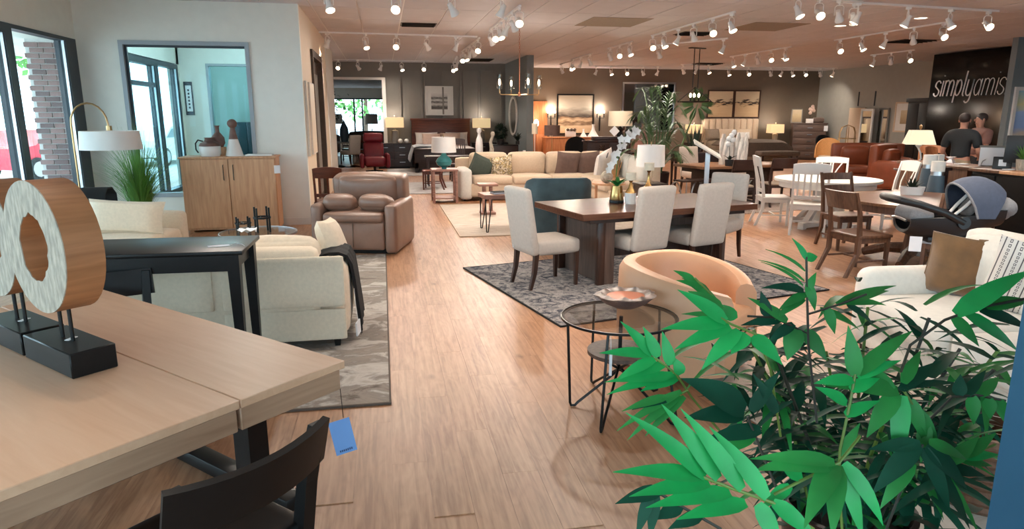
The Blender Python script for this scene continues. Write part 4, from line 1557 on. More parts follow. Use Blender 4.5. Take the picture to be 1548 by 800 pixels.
barrel(MB(), .335, .475, .06, .75, low=.15).build('backrest', 'tan_leather', t)
m = MB()
rows = []
m.prism([(.36 * math.cos(a), .36 * math.sin(a)) for a in [R(-180 + 360 * i / 24) for i in range(24)]], .08, .30)
m.bx(-.31, .31, .05, .42, .08, .30, .02)
m.build('base', 'tan_leather', t)
MB().soft((0, .07, .37), (.65, .68, .15), .06, (.01, .015, .02)).build('seat_cushion', 'tan_leather', t)
MB().cyl((0, 0, 0), .3, .06, 28).build('plinth', 'taupe_dark', t)


def hairpin(t, p_top, p_top2, p_foot, mat='black_metal', r=.009):
    a, b, f = Vector(p_top), Vector(p_top2), Vector(p_foot)
    fa = f + (a - f).normalized() * .0
    pts = [a]
    d = (b - a)
    for i in range(7):
        q = PI * i / 6
        pts.append(f + d.normalized() * (-.012 * math.cos(q)) + Vector((0, 0, .012 * (1 - math.sin(q)))))
    pts.append(b)
    MB().tube(pts, r, 7).build('leg', mat, t)


t = T('round_table', 'round two tier glass and wood table on black hairpin legs', 'table', (1.36, 3.76, 0), 0)
TT = .56
MB().cyl((0, 0, TT - .008), .345, .008, 40).build('glass_top', 'table_glass', t)
MB().lathe([(.33, TT - .014), (.352, TT - .014), (.352, TT), (.345, TT + .001), (.345, TT - .008), (.33, TT - .008)], seg=40, ring=True).build('rim', 'black_metal', t)
MB().cyl((.02, .02, .315), .20, .022, 32).build('lower_shelf', 'slab_wood', t)
MB().tube([(.02, .02, .337), (.02, .02, TT - .01)], .012, 8).build('centre_rod', 'black_metal', t)
for k_, ang in enumerate((183, 240, 300, 20, 100)):
    a0 = R(ang)
    a1 = a0 + R(48)
    p0 = Vector((.325 * math.cos(a0), .325 * math.sin(a0), TT - .012))
    p1_ = Vector((.325 * math.cos(a1), .325 * math.sin(a1), TT - .012))
    fr0 = .30 if k_ == 0 else .46 if k_ < 3 else .34
    f0 = Vector((fr0 * math.cos(a0), fr0 * math.sin(a0), .0))
    f1 = Vector((-.0 * math.cos(a1), .0, .33))
    pts = [p0, p0.lerp(f0, .94), f0 + Vector((0, 0, .012)) - f0 * .02, f0 * .9 + Vector((0, 0, .01)), f0 * .84 + Vector((0, 0, .028)), Vector((.02 + .15 * math.cos(a0 + PI), .02 + .15 * math.sin(a0 + PI), .314))]
    MB().tube(pts, .0085, 8).build('leg', 'black_metal', t)
t2 = T('decor_bowl', 'shallow shell rimmed bowl with copper inside on the glass table', 'bowl', (1.46, 3.93, TT + .001))
t2.scale = (1.14, 1.14, 1.1)
MB().lathe([(0, 0), (.06, 0), (.12, .03), (.165, .07), (.16, .074), (.115, .07), (.11, .068)], seg=30, sx=1, sy=.85).build('body', 'clay', t2)
MB().lathe([(0.0, .03), (.06, .036), (.105, .07)], seg=30, sx=1, sy=.85).build('inside', 'copper', t2)
mr = MB()
rows = []
for i in range(36):
    a = 2 * PI * i / 36
    rr = 1 + .05 * math.sin(7 * a) + .03 * math.sin(13 * a)
    rows.append([(.108 * math.cos(a), .108 * .85 * math.sin(a), .070), (.14 * math.cos(a), .14 * .85 * math.sin(a), .084 + .008 * math.sin(9 * a)), (.17 * rr * math.cos(a), .17 * rr * .85 * math.sin(a), .076), (.155 * math.cos(a), .155 * .85 * math.sin(a), .062)])
rows.append(rows[0])
mr.loft(rows)
mr.build('shell_rim', 'shell', t2)
t = T('hang_tag', 'thin white tag hanging below the glass table rim', 'tag', (1.21, 3.47, 0))
MB().tube([(0, 0, TT - .01), (.005, 0, .42)], .0015, 5).build('string', 'paper', t)
MB().bx(-.004, .012, -.002, .002, .30, .43).build('card', 'paper', t)

# ================================================================ sectional group
area_rug('light beige rug beneath the cream sectional', (3.1, 11.5), (4.1, 3.6), 0, 'rug_light', border='cream2')
t = T('sectional_sofa', 'large cream corner sectional sofa behind the teal chair', 'sofa', (0, 0, .013))
X0, XR, YB, YF = 1.50, 5.05, 14.75, 13.75
MB().soft(((X0 + XR) / 2, (YB + YF) / 2, .215), (XR - X0 - .1, YB - YF - .06, .27), .03, (0, 0, 0)).build('base', 'cream2', t)
MB().soft((4.55, 12.9, .215), (.95, 1.9, .27), .03, (0, 0, 0)).build('base', 'cream2', t)
MB().soft((X0 + .13, 14.25, .33), (.25, .98, .62), .07, (.01, .01, .01)).build('armrest', 'offwhite', t)
MB().soft(((X0 + XR) / 2, YB - .1, .46), (XR - X0, .2, .74), .06, (0, .01, .01)).build('backrest', 'cream2', t)
MB().soft((XR - .1, 13.3, .46), (.2, 2.7, .74), .06, (.01, 0, .01)).build('backrest', 'cream2', t)
for i in range(3):
    x = 1.77 + .83 * (i + .5)
    MB().soft((x, 14.15, .40), (.82, .80, .17), .05, (0, .012, .025)).build('seat_cushion', 'cream2', t)
    MB().soft((x, 14.48, .70), (.815, .22, .46), .08, (0, .04, .02), rot=(.14, 0, 0)).build('back_cushion', 'cream2', t)
MB().soft((4.55, 14.2, .40), (.85, .9, .17), .05, (0, .012, .025)).build('seat_cushion', 'cream2', t)
MB().soft((4.52, 14.48, .70), (.6, .22, .46), .08, (0, .04, .02), rot=(.14, 0, 0)).build('back_cushion', 'cream2', t)
for y in (13.35, 12.5):
    MB().soft((4.43, y, .40), (.84, .82, .17), .05, (0, .012, .025)).build('seat_cushion', 'cream2', t)
    MB().soft((4.82, y, .70), (.22, .80, .46), .08, (.04, 0, .02), rot=(0, .14, 0)).build('back_cushion', 'offwhite', t)
for x, y in ((1.6, 13.85), (1.6, 14.65), (3.2, 13.85), (4.2, 12.05), (4.95, 12.05), (4.95, 14.65)):
    MB().leg((x, y, 0), (.04, .04), (x, y, .09), (.06, .06)).build('leg', 'black_wood', t)
pillow('dark green cushion at the left arm of the sectional', (2.0, 14.2, .66), (16, 24, -8), .50, .50, .2, 'green_cloth')
pillow('patterned floral cushion beside the dark green cushion on the sectional', (2.42, 14.16, .66), (16, -8, 8), .50, .50, .2, 'floral')
pillow('brown and green cushion on the sectional, first of the two brown ones from the left', (3.85, 14.16, .70), (14, 4, 4), .54, .54, .2, 'brown_cloth')
pillow('plain brown cushion on the sectional, next to the corner', (4.32, 14.2, .70), (12, -5, 6), .52, .54, .2, 'brown_cloth')
o = pillow('large white cushion leaning in the sectional corner', (4.50, 13.75, .72), (14, -14, 48), .62, .58, .22, 'white_cloth')
o = MB().sheet([[(x, -.07 - .04 * abs(math.sin(z * 5)), z) for x in (-.03, .0, .03)] for z in (-.27, -.1, .1, .27)], .01)
o = tag(o.build('tassel_runner', 'grey_cloth'), 'grey woven strip lying over the white corner cushion', 'textile')
at_loc(o, (4.44, 13.68, .74), (14, -14, 48))
o = pillow('dark green cushion turned on its corner on the sectional return', (4.55, 13.1, .68), (10, 45, 62), .42, .42, .16, 'green_cloth')

# teal barrel chair (back to the camera)
t = T('swivel_chair', 'teal velvet swivel chair with its back to the dark dining table', 'armchair', (2.36, 9.35, .0), -4)
rows = []
for i in range(31):
    f = i / 30
    a = R(200 + 140 * f)
    e = abs(2 * f - 1)
    rx, ry = .46, .43
    x, y = rx * math.copysign(min(1, abs(1.25 * math.cos(a))), math.cos(a)), ry * max(-1, 1.2 * math.sin(a))
    top = .90 - .10 * max(0, e - .6) / .4
    k_ = .80
    rows.append([(x * .98, y * .98, .1), (x, y, .5), (x, y, top - .03), (x * .97, y * .97, top), (x * .86, y * .84, top), (x * .82, y * .78, top - .04), (x * k_, y * .76, .1)])
MB().loft(rows, True, True).build('backrest', 'teal_velvet', t)
MB().soft((0, .06, .37), (.74, .74, .17), .06, (.01, .01, .02)).build('seat_cushion', 'teal_velvet', t)
MB().bx(-.34, .34, -.28, .4, .1, .3, .04).build('base', 'teal_velvet', t)
MB().cyl((0, 0, 0), .28, .1, 28).build('plinth', 'black_wood', t)

# live-edge table with hairpin legs and a book
t = T('live_edge_table', 'live edge wooden coffee table on black hairpin legs', 'table', (1.98, 10.2, .013), 4)
pts = [(-.55, -.22), (-.3, -.26), (0, -.24), (.3, -.27), (.55, -.22), (.56, .2), (.25, .25), (-.1, .22), (-.4, .26), (-.57, .18)]
MB().prism(pts, .50, .56).build('tabletop', 'pink_wood', t)
for x in (-.48, .48):
    for y in (-.18, .18):
        hairpin(t, (x - .05, y, .5), (x + .05, y, .5), (x + math.copysign(.03, x), y + math.copysign(.03, y), 0))
t = T('book', 'dark covered book lying on the live edge table', 'book', (1.72, 10.12, .574), 10)
MB().bx(-.14, .14, -.1, .1, .0, .028).build('pages', 'paper', t)
MB().bx(-.145, .145, -.105, .105, .028, .033).bx(-.145, .145, -.105, .105, 0, .004).build('cover', 'black_cloth', t)
t = T('side_table', 'small pale block table beside the live edge table', 'table', (1.78, 11.9, .013))
MB().bx(-.13, .13, -.13, .13, 0, .04).build('base', 'pink_wood', t)
MB().bx(-.1, -.04, -.1, -.04, .04, .5).build('post', 'pink_wood', t)
MB().bx(.04, .1, .04, .1, .04, .5).build('post', 'pink_wood', t)
MB().bx(-.17, .17, -.17, .17, .5, .54, .01).build('tabletop', 'pink_wood', t)

# end table with teal lamp left of the sectional
t = T('end_table', 'pinkish wood end table with lower shelf beside the sectional', 'table', (1.19, 13.85, 0), 0)
MB().bx(-.26, .26, -.27, .27, .63, .667, .006).build('tabletop', 'pink_wood', t)
MB().bx(-.23, .23, -.24, .24, .08, .10).build('lower_shelf', 'pink_wood', t)
for sx in (-1, 1):
    for sy in (-1, 1):
        MB().bx(sx * .225 - .022, sx * .225 + .022, sy * .235 - .022, sy * .235 + .022, 0, .63).build('leg', 'pink_wood', t)


def table_lamp(loc, label, base, base_mat, shade, shade_mat, light=0, rect=None, rz=0, name='table_lamp', bulb='bulb_dim', seg=28, group=None):
    """shade=(r_bottom, r_top, z0, z1)"""
    t = T(name, label, 'lamp', loc, rz, group)
    MB().lathe(base, seg=seg).build('base', base_mat, t)
    zt = base[-1][1]
    rb, rt_, z0, z1 = shade
    MB().tube([(0, 0, zt - .01), (0, 0, z1 + .03)], .006, 6).build('rod', 'brass', t)
    m = MB()
    if rect:
        kx, ky = rect
        a = [(-rb * kx, -rb * ky, z0), (rb * kx, -rb * ky, z0), (rb * kx, rb * ky, z0), (-rb * kx, rb * ky, z0)]
        b = [(-rt_ * kx, -rt_ * ky, z1), (rt_ * kx, -rt_ * ky, z1), (rt_ * kx, rt_ * ky, z1), (-rt_ * kx, rt_ * ky, z1)]
        ai = [(x * .97, y * .97, z) for x, y, z in a]
        bi = [(x * .97, y * .97, z) for x, y, z in b]
        m.loft([ai, a, b, bi, ai], True)
        m.build('lamp_shade', shade_mat, t, 20)
    else:
        m.lathe([(rb - .006, z0), (rb, z0), (rt_, z1), (rt_ - .006, z1), (rb - .006, z0)], seg=32).build('lamp_shade', shade_mat, t)
    MB().lathe([(0, z1 + .01), (.012, z1 + .02), (.012, z1 + .05), (0, z1 + .06)], seg=10).build('finial', 'brass', t)
    MB().ell((0, 0, (z0 + z1) / 2), (.03, .03, .045), 10, 6).build('bulb', bulb, t)
    if light:
        l = bpy.data.lights.new('lamp_light', 'POINT')
        l.energy = light
        l.color = WARM
        l.shadow_soft_size = .05
        lo = bpy.data.objects.new('lamp_light', l)
        C.objects.link(lo)
        lo.parent = t
        lo.location = (0, 0, z1 + .08)
    return t


table_lamp((1.19, 13.8, .668), 'teal onion-shaped lamp with white shade on the pinkish end table', [(0, 0), (.05, 0), (.05, .03), (.14, .08), (.165, .15), (.13, .21), (.06, .27), (.03, .34), (.025, .37)], 'teal_ceramic', (.25, .235, .33, .63), 'shade_white')
# dark chair and slat chair behind the end table
slat_chair('desk_chair', 'dark reddish armless chair behind the pinkish end table', (1.12, 16.2, 0), 80, 'red_wood', 1.0, .5, style='panel')
slat_chair('dining_chair', 'dark slat back chair behind the teal lamp', (1.95, 18.2, 0), 180, 'espresso', 1.08, .46, nsl=6)
t = T('desk', 'dark narrow desk beyond the teal lamp', 'table', (1.55, 17.0, 0))
MB().bx(-.55, .55, -.25, .25, .70, .74, .005).build('tabletop', 'espresso', t)
for sx in (-1, 1):
    for sy in (-1, 1):
        MB().leg((sx * .48, sy * .2, 0), (.03, .03), (sx * .48, sy * .2, .7), (.05, .05)).build('leg', 'espresso', t)
area_rug('pale grey rug beneath the dark desk and chair', (1.3, 16.6), (2.2, 2.6), 0, 'rug_pale')

# round wooden side table with ball, right part of the sectional
t = T('side_table', 'round tan wooden side table in front of the sectional return', 'table', (3.86, 11.45, .013))
MB().cyl((0, 0, .53), .30, .03, 32).build('tabletop', 'light_wood', t)
for k_ in range(3):
    a = R(30 + 120 * k_)
    MB().leg((.22 * math.cos(a), .22 * math.sin(a), 0), (.035, .035), (.22 * math.cos(a), .22 * math.sin(a), .53), (.045, .045)).build('leg', 'light_wood', t)
t = tag(MB().ell((0, 0, .105), (.11, .11, .105), 24, 14).build('decor_ball', 'ring_face'), 'pale textured ball on the round wooden side table', 'ornament')
t.location = (3.80, 11.38, .573)
t = T('dried_stems', 'bundle of brown dried stems standing behind the pale ball', 'ornament', (4.02, 11.56, .573))
for k_ in range(7):
    MB().tube([(.015 * k_ - .05, 0, 0), (.02 * k_ - .06, .01, .18), (.04 * k_ - .11, .01 * k_, .34 + .03 * (k_ % 3))], .006, 5).build('stem', 'cane', t)
t = tag(MB().box((0, 0, .03), (.2, .1, .05), .02).build('driftwood_piece', 'cane'), 'low orange driftwood piece beside the pale ball', 'ornament')
t.location = (4.0, 11.33, .573)
t = tag(MB().box((0, 0, 0), (.10, .003, .07)).tube([(0, 0, .03), (.01, .02, .07), (0, .06, .098)], .002, 4).build('price_card', 'paper'), 'white price card under the round wooden side table', 'tag')
t.location = (3.88, 11.13, .445)
# big white drum lamp on a dark cabinet
t = T('end_table', 'dark end table under the big white drum lamp', 'table', (4.62, 11.45, .013))
MB().bx(-.25, .25, -.25, .25, .5, .54, .005).build('tabletop', 'espresso', t)
MB().bx(-.22, .22, -.22, .22, .12, .5).build('box', 'espresso', t)
for sx in (-1, 1):
    for sy in (-1, 1):
        MB().bx(sx * .21 - .02, sx * .21 + .02, sy * .21 - .02, sy * .21 + .02, 0, .12).build('leg', 'espresso', t)
table_lamp((4.62, 11.45, .554), 'clear glass lamp with big white drum shade beside the potted palm', [(0, 0), (.08, 0), (.08, .02), (.03, .05), (.05, .12), (.05, .24), (.02, .28), (.015, .32)], 'clear_glass', (.25, .235, .29, .66), 'shade_white')

# console with ornaments behind the sectional
t = T('console_table', 'dark console table behind the sectional back', 'table', (3.0, 15.5, 0))
MB().bx(-1.1, 1.1, -.18, .18, .72, .76, .005).build('tabletop', 'espresso', t)
for sx in (-1, 1):
    for sy in (-1, 1):
        MB().bx(sx * 1.04 - .025, sx * 1.04 + .025, sy * .13 - .025, sy * .13 + .025, 0, .72).build('leg', 'espresso', t)
t = tag(MB().lathe([(0, 0), (.075, 0), (.085, .1), (.085, .3), (.07, .42), (.035, .5), (.03, .56), (.055, .6), (.05, .66), (0, .68)], seg=20).build('vase', 'white_ceramic'), 'tall white bottle shaped vase on the dark console', 'vase')
t.location = (2.14, 15.5, .761)
m = MB().tube([(0, 0, 0), (.03, 0, .2), (.0, 0, .36), (.05, .0, .5)], [.06, .05, .035, .03], 9).ell((.05, 0, .54), (.05, .04, .06))
t = tag(m.build('figurine', 'ring_face'), 'pale standing figurine beside the tall white vase', 'figurine')
t.location = (2.40, 15.5, .761)
t = tag(MB().lathe([(0, 0), (.12, 0), (.16, .025), (.155, .03), (.1, .012), (0, .01)], seg=24).build('dish', 'white_ceramic'), 'shallow white dish on the dark console', 'dish')
t.location = (2.95, 15.5, .761)
t = tag(MB().cyl((0, 0, 0), .035, .17, 16).build('candle', 'white_ceramic'), 'white pillar candle beside the shallow dish', 'candle')
t.location = (3.18, 15.5, .761)

# ================================================================ bedroom corner at the grey wall
area_rug('pale grey rug beneath the red recliner and dark bed', (1.9, 21.2), (3.6, 2.6), 0, 'rug_pale')
t = T('recliner', 'deep red leather swivel recliner before the cased opening', 'armchair', (-.27, 21.4, 0), 184)
for k_ in range(4):
    a = PI / 4 + PI / 2 * k_
    MB().tube([(0, 0, .06), (.36 * math.cos(a), .36 * math.sin(a), .02)], .02, 6).build('foot', 'black_metal', t)
MB().cyl((0, 0, .02), .04, .18, 12).build('post', 'black_metal', t)
MB().soft((0, .06, .34), (.62, .72, .28), .07, (.01, .02, .02)).build('seat_cushion', 'red_leather', t)
for s in (-1, 1):
    MB().soft((s * .38, .05, .36), (.13, .74, .42), .06, (.01, .01, .01)).build('armrest', 'red_leather', t)
MB(Matrix.Translation((0, -.28, .38)) @ Matrix.Rotation(R(12), 4, 'X')).soft((0, 0, .25), (.62, .2, .52), .06, (0, .03, .01)).build('backrest', 'red_leather', t)
MB(Matrix.Translation((0, -.28, .38)) @ Matrix.Rotation(R(12), 4, 'X')).soft((0, .01, .66), (.60, .2, .28), .07, (0, .03, .01)).build('headrest', 'red_leather', t)

t = T('nightstand', 'dark six drawer nightstand beside the red recliner', 'cabinet', (.34, 22.95, 0))
MB().bx(-.56, .56, -.24, .28, .06, .78).build('body', 'espresso', t)
MB().bx(-.58, .58, -.27, .29, .78, .81, .004).build('top', 'espresso', t)
for i in range(2):
    for j in range(3):
        dd = MB().bx(-.54 + .545 * i, -.01 + .545 * i, -.256, -.24, .08 + .235 * j, .30 + .235 * j, .004, 1).build('drawer', 'espresso', t)
        MB().bx(-.275 + .545 * i - .09, -.275 + .545 * i + .09, -.285, -.27, .2 + .235 * j, .215 + .235 * j).build('handle', 'silver', dd)
MB().bx(-.5, .5, -.2, .2, 0, .06).build('plinth', 'black_wood', t)
boxbase = [(0, 0), (.13, 0), (.13, .03), (.11, .04), (.11, .40), (.04, .42), (.03, .46)]
table_lamp((.40, 22.95, .811), 'lit lamp with rectangular shade on the nightstand by the recliner', boxbase, 'grey_wall', (.29, .29, .50, .82), 'shade_lit', 9, rect=(1, .55))
for x, nm in ((.56, 'white ball ornament nearer the lamp on the nightstand'), (.76, 'white ball ornament on the right side of the nightstand')):
    o = tag(MB().ell((0, 0, .075), (.075, .075, .075)).build('ball_ornament', 'white_ceramic'), nm, 'ornament')
    o.location = (x, 22.76, .811)
t = T('bed', 'dark wooden bed with white pillows and headboard on the grey wall', 'bed', (1.92, 22.05, 0))
MB().bx(-.97, .97, 1.12, 1.2, .1, 1.58, .01).bx(-1.0, 1.0, 1.1, 1.22, 1.54, 1.6, .005).build('headboard', 'red_wood', t)
MB().bx(-.97, .97, -1.14, 1.12, .25, .42, .01).build('side_rail', 'espresso', t)
MB().bx(-1.0, 1.0, -1.2, -1.12, .12, .72, .01).build('footboard', 'espresso', t)
for sx in (-1, 1):
    for y in (-1.16, 1.16):
        MB().bx(sx * .94 - .05, sx * .94 + .05, y - .04, y + .04, 0, .3).build('leg', 'espresso', t)
MB().soft((0, 0, .56), (1.86, 2.2, .30), .08, (0, 0, .02)).build('mattress', 'white_cloth', t)
for x, y, z, rx, w1, mt, nm in ((-.5, .92, .93, -14, .74, 'white_cloth', 'white bed pillow on the left of the dark bed'), (.5, .92, .93, -14, .74, 'white_cloth', 'white bed pillow on the right of the dark bed'), (-.35, .72, .90, -20, .62, 'pink_cloth', 'blush cushion in front of the left bed pillow'), (.28, .72, .92, -20, .66, 'pink_cloth', 'blush cushion in front of the right bed pillow')):
    pillow(nm, (1.92 + x, 22.05 + y, z), (rx, 0, 0), w1, .46, .22, mt, 'bed pillows at the dark headboard')
rows = []
for i in range(9):
    y = 21.3 + .17 * i
    rows.append([(1.95, y, .755), (1.5, y, .765), (1.1, y, .775), (.93, y + .02, .74), (.88, y + .03 * math.sin(i), .6), (.82 + .03 * math.sin(2 * i), y, .42), (.80, y - .02, .3)])
o = MB().sheet(rows, .03).build('duvet', 'pale_blue_cloth')
tag(o, 'rumpled pale quilt hanging off the left of the dark bed', 'blanket')
t = dup(bpy.data.objects['nightstand'], (3.52, 22.95, 0), 0, 'dark nightstand on the far side of the dark bed')
table_lamp((3.25, 22.95, .811), 'lit lamp with rectangular shade on the nightstand past the bed', boxbase, 'grey_wall', (.28, .28, .48, .79), 'shade_lit', 9, rect=(1, .55))


def picture(label, c, w, h, mat, frame='black_wood', facing='-y', mat_w=0.0, fw=.025, rz=0, name='framed_picture', group=None):
    t = T(name, label, 'picture', c, {'-y': 0, '-x': -90, '+x': 90}[facing] + rz, group)
    m = MB()
    m.bx(-w / 2, w / 2, -.035, 0, -h / 2, -h / 2 + fw).bx(-w / 2, w / 2, -.035, 0, h / 2 - fw, h / 2).bx(-w / 2, -w / 2 + fw, -.035, 0, -h / 2 + fw, h / 2 - fw).bx(w / 2 - fw, w / 2, -.035, 0, -h / 2 + fw, h / 2 - fw)
    m.build('frame', frame, t)
    if mat_w:
        MB().bx(-w / 2 + fw, w / 2 - fw, -.015, 0, -h / 2 + fw, h / 2 - fw).build('mount', 'white_paint', t)
        MB().bx(-w / 2 + mat_w, w / 2 - mat_w, -.018, -.012, -h / 2 + mat_w, h / 2 - mat_w).build('print', mat, t)
    else:
        MB().bx(-w / 2 + fw, w / 2 - fw, -.018, 0, -h / 2 + fw, h / 2 - fw).build('print', mat, t)
    return t


picture('white framed black and white landscape above the dark headboard', (1.895, 23.27, 2.17), .92, .94, 'art_bw', 'white_paint', mat_w=.19, fw=.03)
# oval mirror on the partition
t = T('oval_mirror', 'tall oval white framed mirror on the blue grey partition', 'mirror', (4.10, 21.7, 1.68))
pts = [(0, .62 * math.cos(2 * PI * i / 40), .58 * math.sin(2 * PI * i / 40)) for i in range(40)]
MB().tube(pts, .045, 8, True).build('frame', 'white_paint', t)
MB(Matrix.Rotation(-PI / 2, 4, 'Y')).prism([(p[2] * 1.0, p[1]) for p in pts], -.012, .012).build('mirror_glass', 'mirror', t)
# black chest, ball plant
t = T('black_chest', 'black square chest standing before the oval mirror', 'cabinet', (3.55, 20.3, 0))
MB().bx(-.38, .38, -.3, .3, 0, .86, .01).build('body', 'black_wood', t)
MB().bx(-.36, .36, -.31, -.3, .05, .42, .004).build('drawer', 'espresso', t)
MB().bx(-.36, .36, -.31, -.3, .45, .82, .004).build('drawer', 'espresso', t)
t = T('ball_plant', 'dark clipped ball plant on the black chest', 'plant', (3.42, 20.2, .861))
MB().lathe([(0, 0), (.1, 0), (.12, .16), (.1, .16)], seg=16).build('pot', 'black_plastic', t)
m = MB()
for i in range(420):
    a, b = rnd.uniform(0, 2 * PI), math.acos(rnd.uniform(-1, 1))
    p = Vector((math.sin(b) * math.cos(a), math.sin(b) * math.sin(a), math.cos(b)))
    leafmesh(m, Vector((0, 0, .36)) + p * .16, Vector((0, 0, .36)) + p * .24 + Vector((rnd.uniform(-.05, .05), rnd.uniform(-.05, .05), rnd.uniform(-.05, .05))), .05, 0, None, 2)
stuff(m.build('foliage', 'dark_green', t, fixn=False))
MB().ell((0, 0, .36), (.17, .17, .17)).build('core', 'dark_green', t)
t = T('leafy_plant', 'dark broad leafed plant beneath the oval mirror', 'plant', (3.92, 20.1, .87))
MB().cyl((0, 0, -.009), .06, .1, 12).build('pot', 'black_plastic', t)
for i in range(14):
    a = 2.4 * i
    leafmesh(MB(), (0, 0, .08), (.16 * math.cos(a), .16 * math.sin(a), .2 + .03 * (i % 6)), .1, .1).build('leaf', 'dark_green', t)
# slim lamps near the partition end
t = T('floor_lamp', 'slim white floor lamp with a narrow white shade before the partition', 'lamp', (4.02, 18.2, 0))
MB().cyl((0, 0, 0), .13, .02, 20).build('base', 'white_paint', t)
MB().tube([(0, 0, .02), (0, 0, 1.5)], .012, 8).build('pole', 'white_paint', t)
MB().lathe([(.075, 1.22), (.08, 1.22), (.08, 1.5), (.075, 1.5), (.075, 1.22)], seg=20).build('lamp_shade', 'shade_half', t)
table_lamp((4.45, 18.0, .0), 'brown drum shade floor lamp on a brass pole at the partition end', [(0, 0), (.13, 0), (.13, .02), (.015, .03), (.012, 1.1)], 'brass', (.21, .21, 1.18, 1.45), 'brown_cloth', name='floor_lamp')
# ================================================================ along the brown wall
def sconce(loc, label, arms=2, mat='black_metal', w=10):
    t = T('wall_sconce', label, 'lamp', loc)
    MB().bx(-.02, .02, -.03, 0, -.5, .06).build('backplate', mat, t)
    MB().tube([(-.13, -.1, .0), (-.13, -.1, -.03), (.13, -.1, -.03), (.13, -.1, .0)], .01, 6).tube([(0, -.1, -.03), (0, 0, -.03)], .01, 6).build('arm', mat, t)
    for x in (-.13, .13):
        MB().cyl((x, -.1, .0), .022, .14, 10).build('candle_tube', mat, t)
        b = MB().ell((x, -.1, .19), (.032, .032, .05), 10, 6).build('bulb', 'bulb', t)
    l = bpy.data.lights.new('sconce_light', 'POINT')
    l.energy = w
    l.color = WARM
    l.shadow_soft_size = .06
    lo = bpy.data.objects.new('sconce_light', l)
    C.objects.link(lo)
    lo.parent = t
    lo.location = (0, -.16, .3)
    return t


sconce((6.12, 25.0, 1.62), 'black two candle wall sconce left of the seascape', w=26)
sconce((8.00, 25.0, 1.62), 'black two candle wall sconce right of the seascape', w=26)
picture('large black framed seascape on the brown wall between sconces', (7.05, 24.99, 1.73), 1.42, 1.46, 'art_sea', fw=.05)
t = T('torch_lamp', 'copper torch style floor lamp glowing beside the orange door', 'lamp', (5.42, 24.3, 0))
MB().cyl((0, 0, 0), .13, .03, 20).build('base', 'copper', t)
MB().tube([(0, 0, .03), (0, 0, 1.15)], .015, 8).build('pole', 'copper', t)
MB().lathe([(.03, 1.1), (.07, 1.3), (.065, 1.3), (.03, 1.14)], seg=16).build('cup', 'copper', t)
MB().ell((0, 0, 1.42), (.09, .09, .14), 12, 8).build('bulb', 'bulb', t)
l = bpy.data.lights.new('lamp_light', 'POINT')
l.energy = 40
l.color = (1, .66, .42)
l.shadow_soft_size = .1
lo = bpy.data.objects.new('lamp_light', l)
C.objects.link(lo)
lo.parent = t
lo.location = (0, -.1, 1.7)
t = T('sideboard', 'orange brown sideboard under the seascape', 'cabinet', (6.85, 24.6, 0))
MB().bx(-1.05, 1.05, -.25, .25, .12, .88).build('body', 'orange_wood', t)
MB().bx(-1.08, 1.08, -.28, .27, .88, .92, .005).build('top', 'orange_wood', t)
for i in range(4):
    MB().bx(-1.03 + .515 * i, -.53 + .515 * i, -.262, -.25, .15, .86, .004).build('door', 'orange_wood', t)
for x in (-.95, .95):
    for y in (-.2, .2):
        MB().bx(x - .03, x + .03, y - .03, y + .03, 0, .12).build('foot', 'orange_wood', t)
for x, s, nm in ((7.25, .8, 'smaller white flared vase on the orange sideboard'), (7.62, 1.25, 'taller white flared vase on the orange sideboard')):
    o = tag(MB().lathe([(0, 0), (.17 * s, 0), (.12 * s, .08 * s), (.05 * s, .2 * s), (.035 * s, .3 * s), (.05 * s, .36 * s), (.04 * s, .36 * s)], seg=20).build('vase', 'white_ceramic'), nm, 'vase')
    o.location = (x, 24.55, .921)
t = T('coral_ornament', 'pale curled ornament hanging low before the seascape', 'ornament', (6.75, 24.5, .921))
MB().bx(-.2, .2, -.05, .05, .0, .3, .04).build('body', 'white_ceramic', t)
for x in (-.12, .02, .14):
    MB().ell((x, -.06, .26), (.06, .03, .05), 10, 6).build('knot', 'taupe_dark', t)
o = tag(MB().ell((0, 0, .05), (.06, .06, .05)).build('decor_ball', 'white_ceramic'), 'small white ball on the left end of the orange sideboard', 'ornament')
o.location = (6.02, 24.5, .921)


def round_back(loc, rz, label, mat, hgt=.86, r=.36, group=None, seatm=None):
    t = T('tub_chair', label, 'chair', loc, rz, group)
    rows = []
    for i in range(17):
        f = i / 16
        a = R(180 + 180 * f)
        h = .46 + (hgt - .46) * math.sin(PI * f) ** .6
        rows.append([(r * math.cos(a), r * math.sin(a) * .9, .42), (r * 1.02 * math.cos(a), r * .95 * math.sin(a), h), (r * .94 * math.cos(a), r * .85 * math.sin(a), h), (r * .9 * math.cos(a), r * .8 * math.sin(a), .42)])
    MB().loft(rows, True, True).build('backrest', mat, t)
    MB().soft((0, .05, .43), (.56, .52, .1), .04, (0, 0, .02)).build('seat', seatm or mat, t)
    for sx in (-1, 1):
        for sy in (-1, 1):
            MB().leg((sx * .24, sy * .22, 0), (.025, .025), (sx * .2, sy * .18, .4), (.035, .035)).build('leg', 'black_wood', t)
    return t


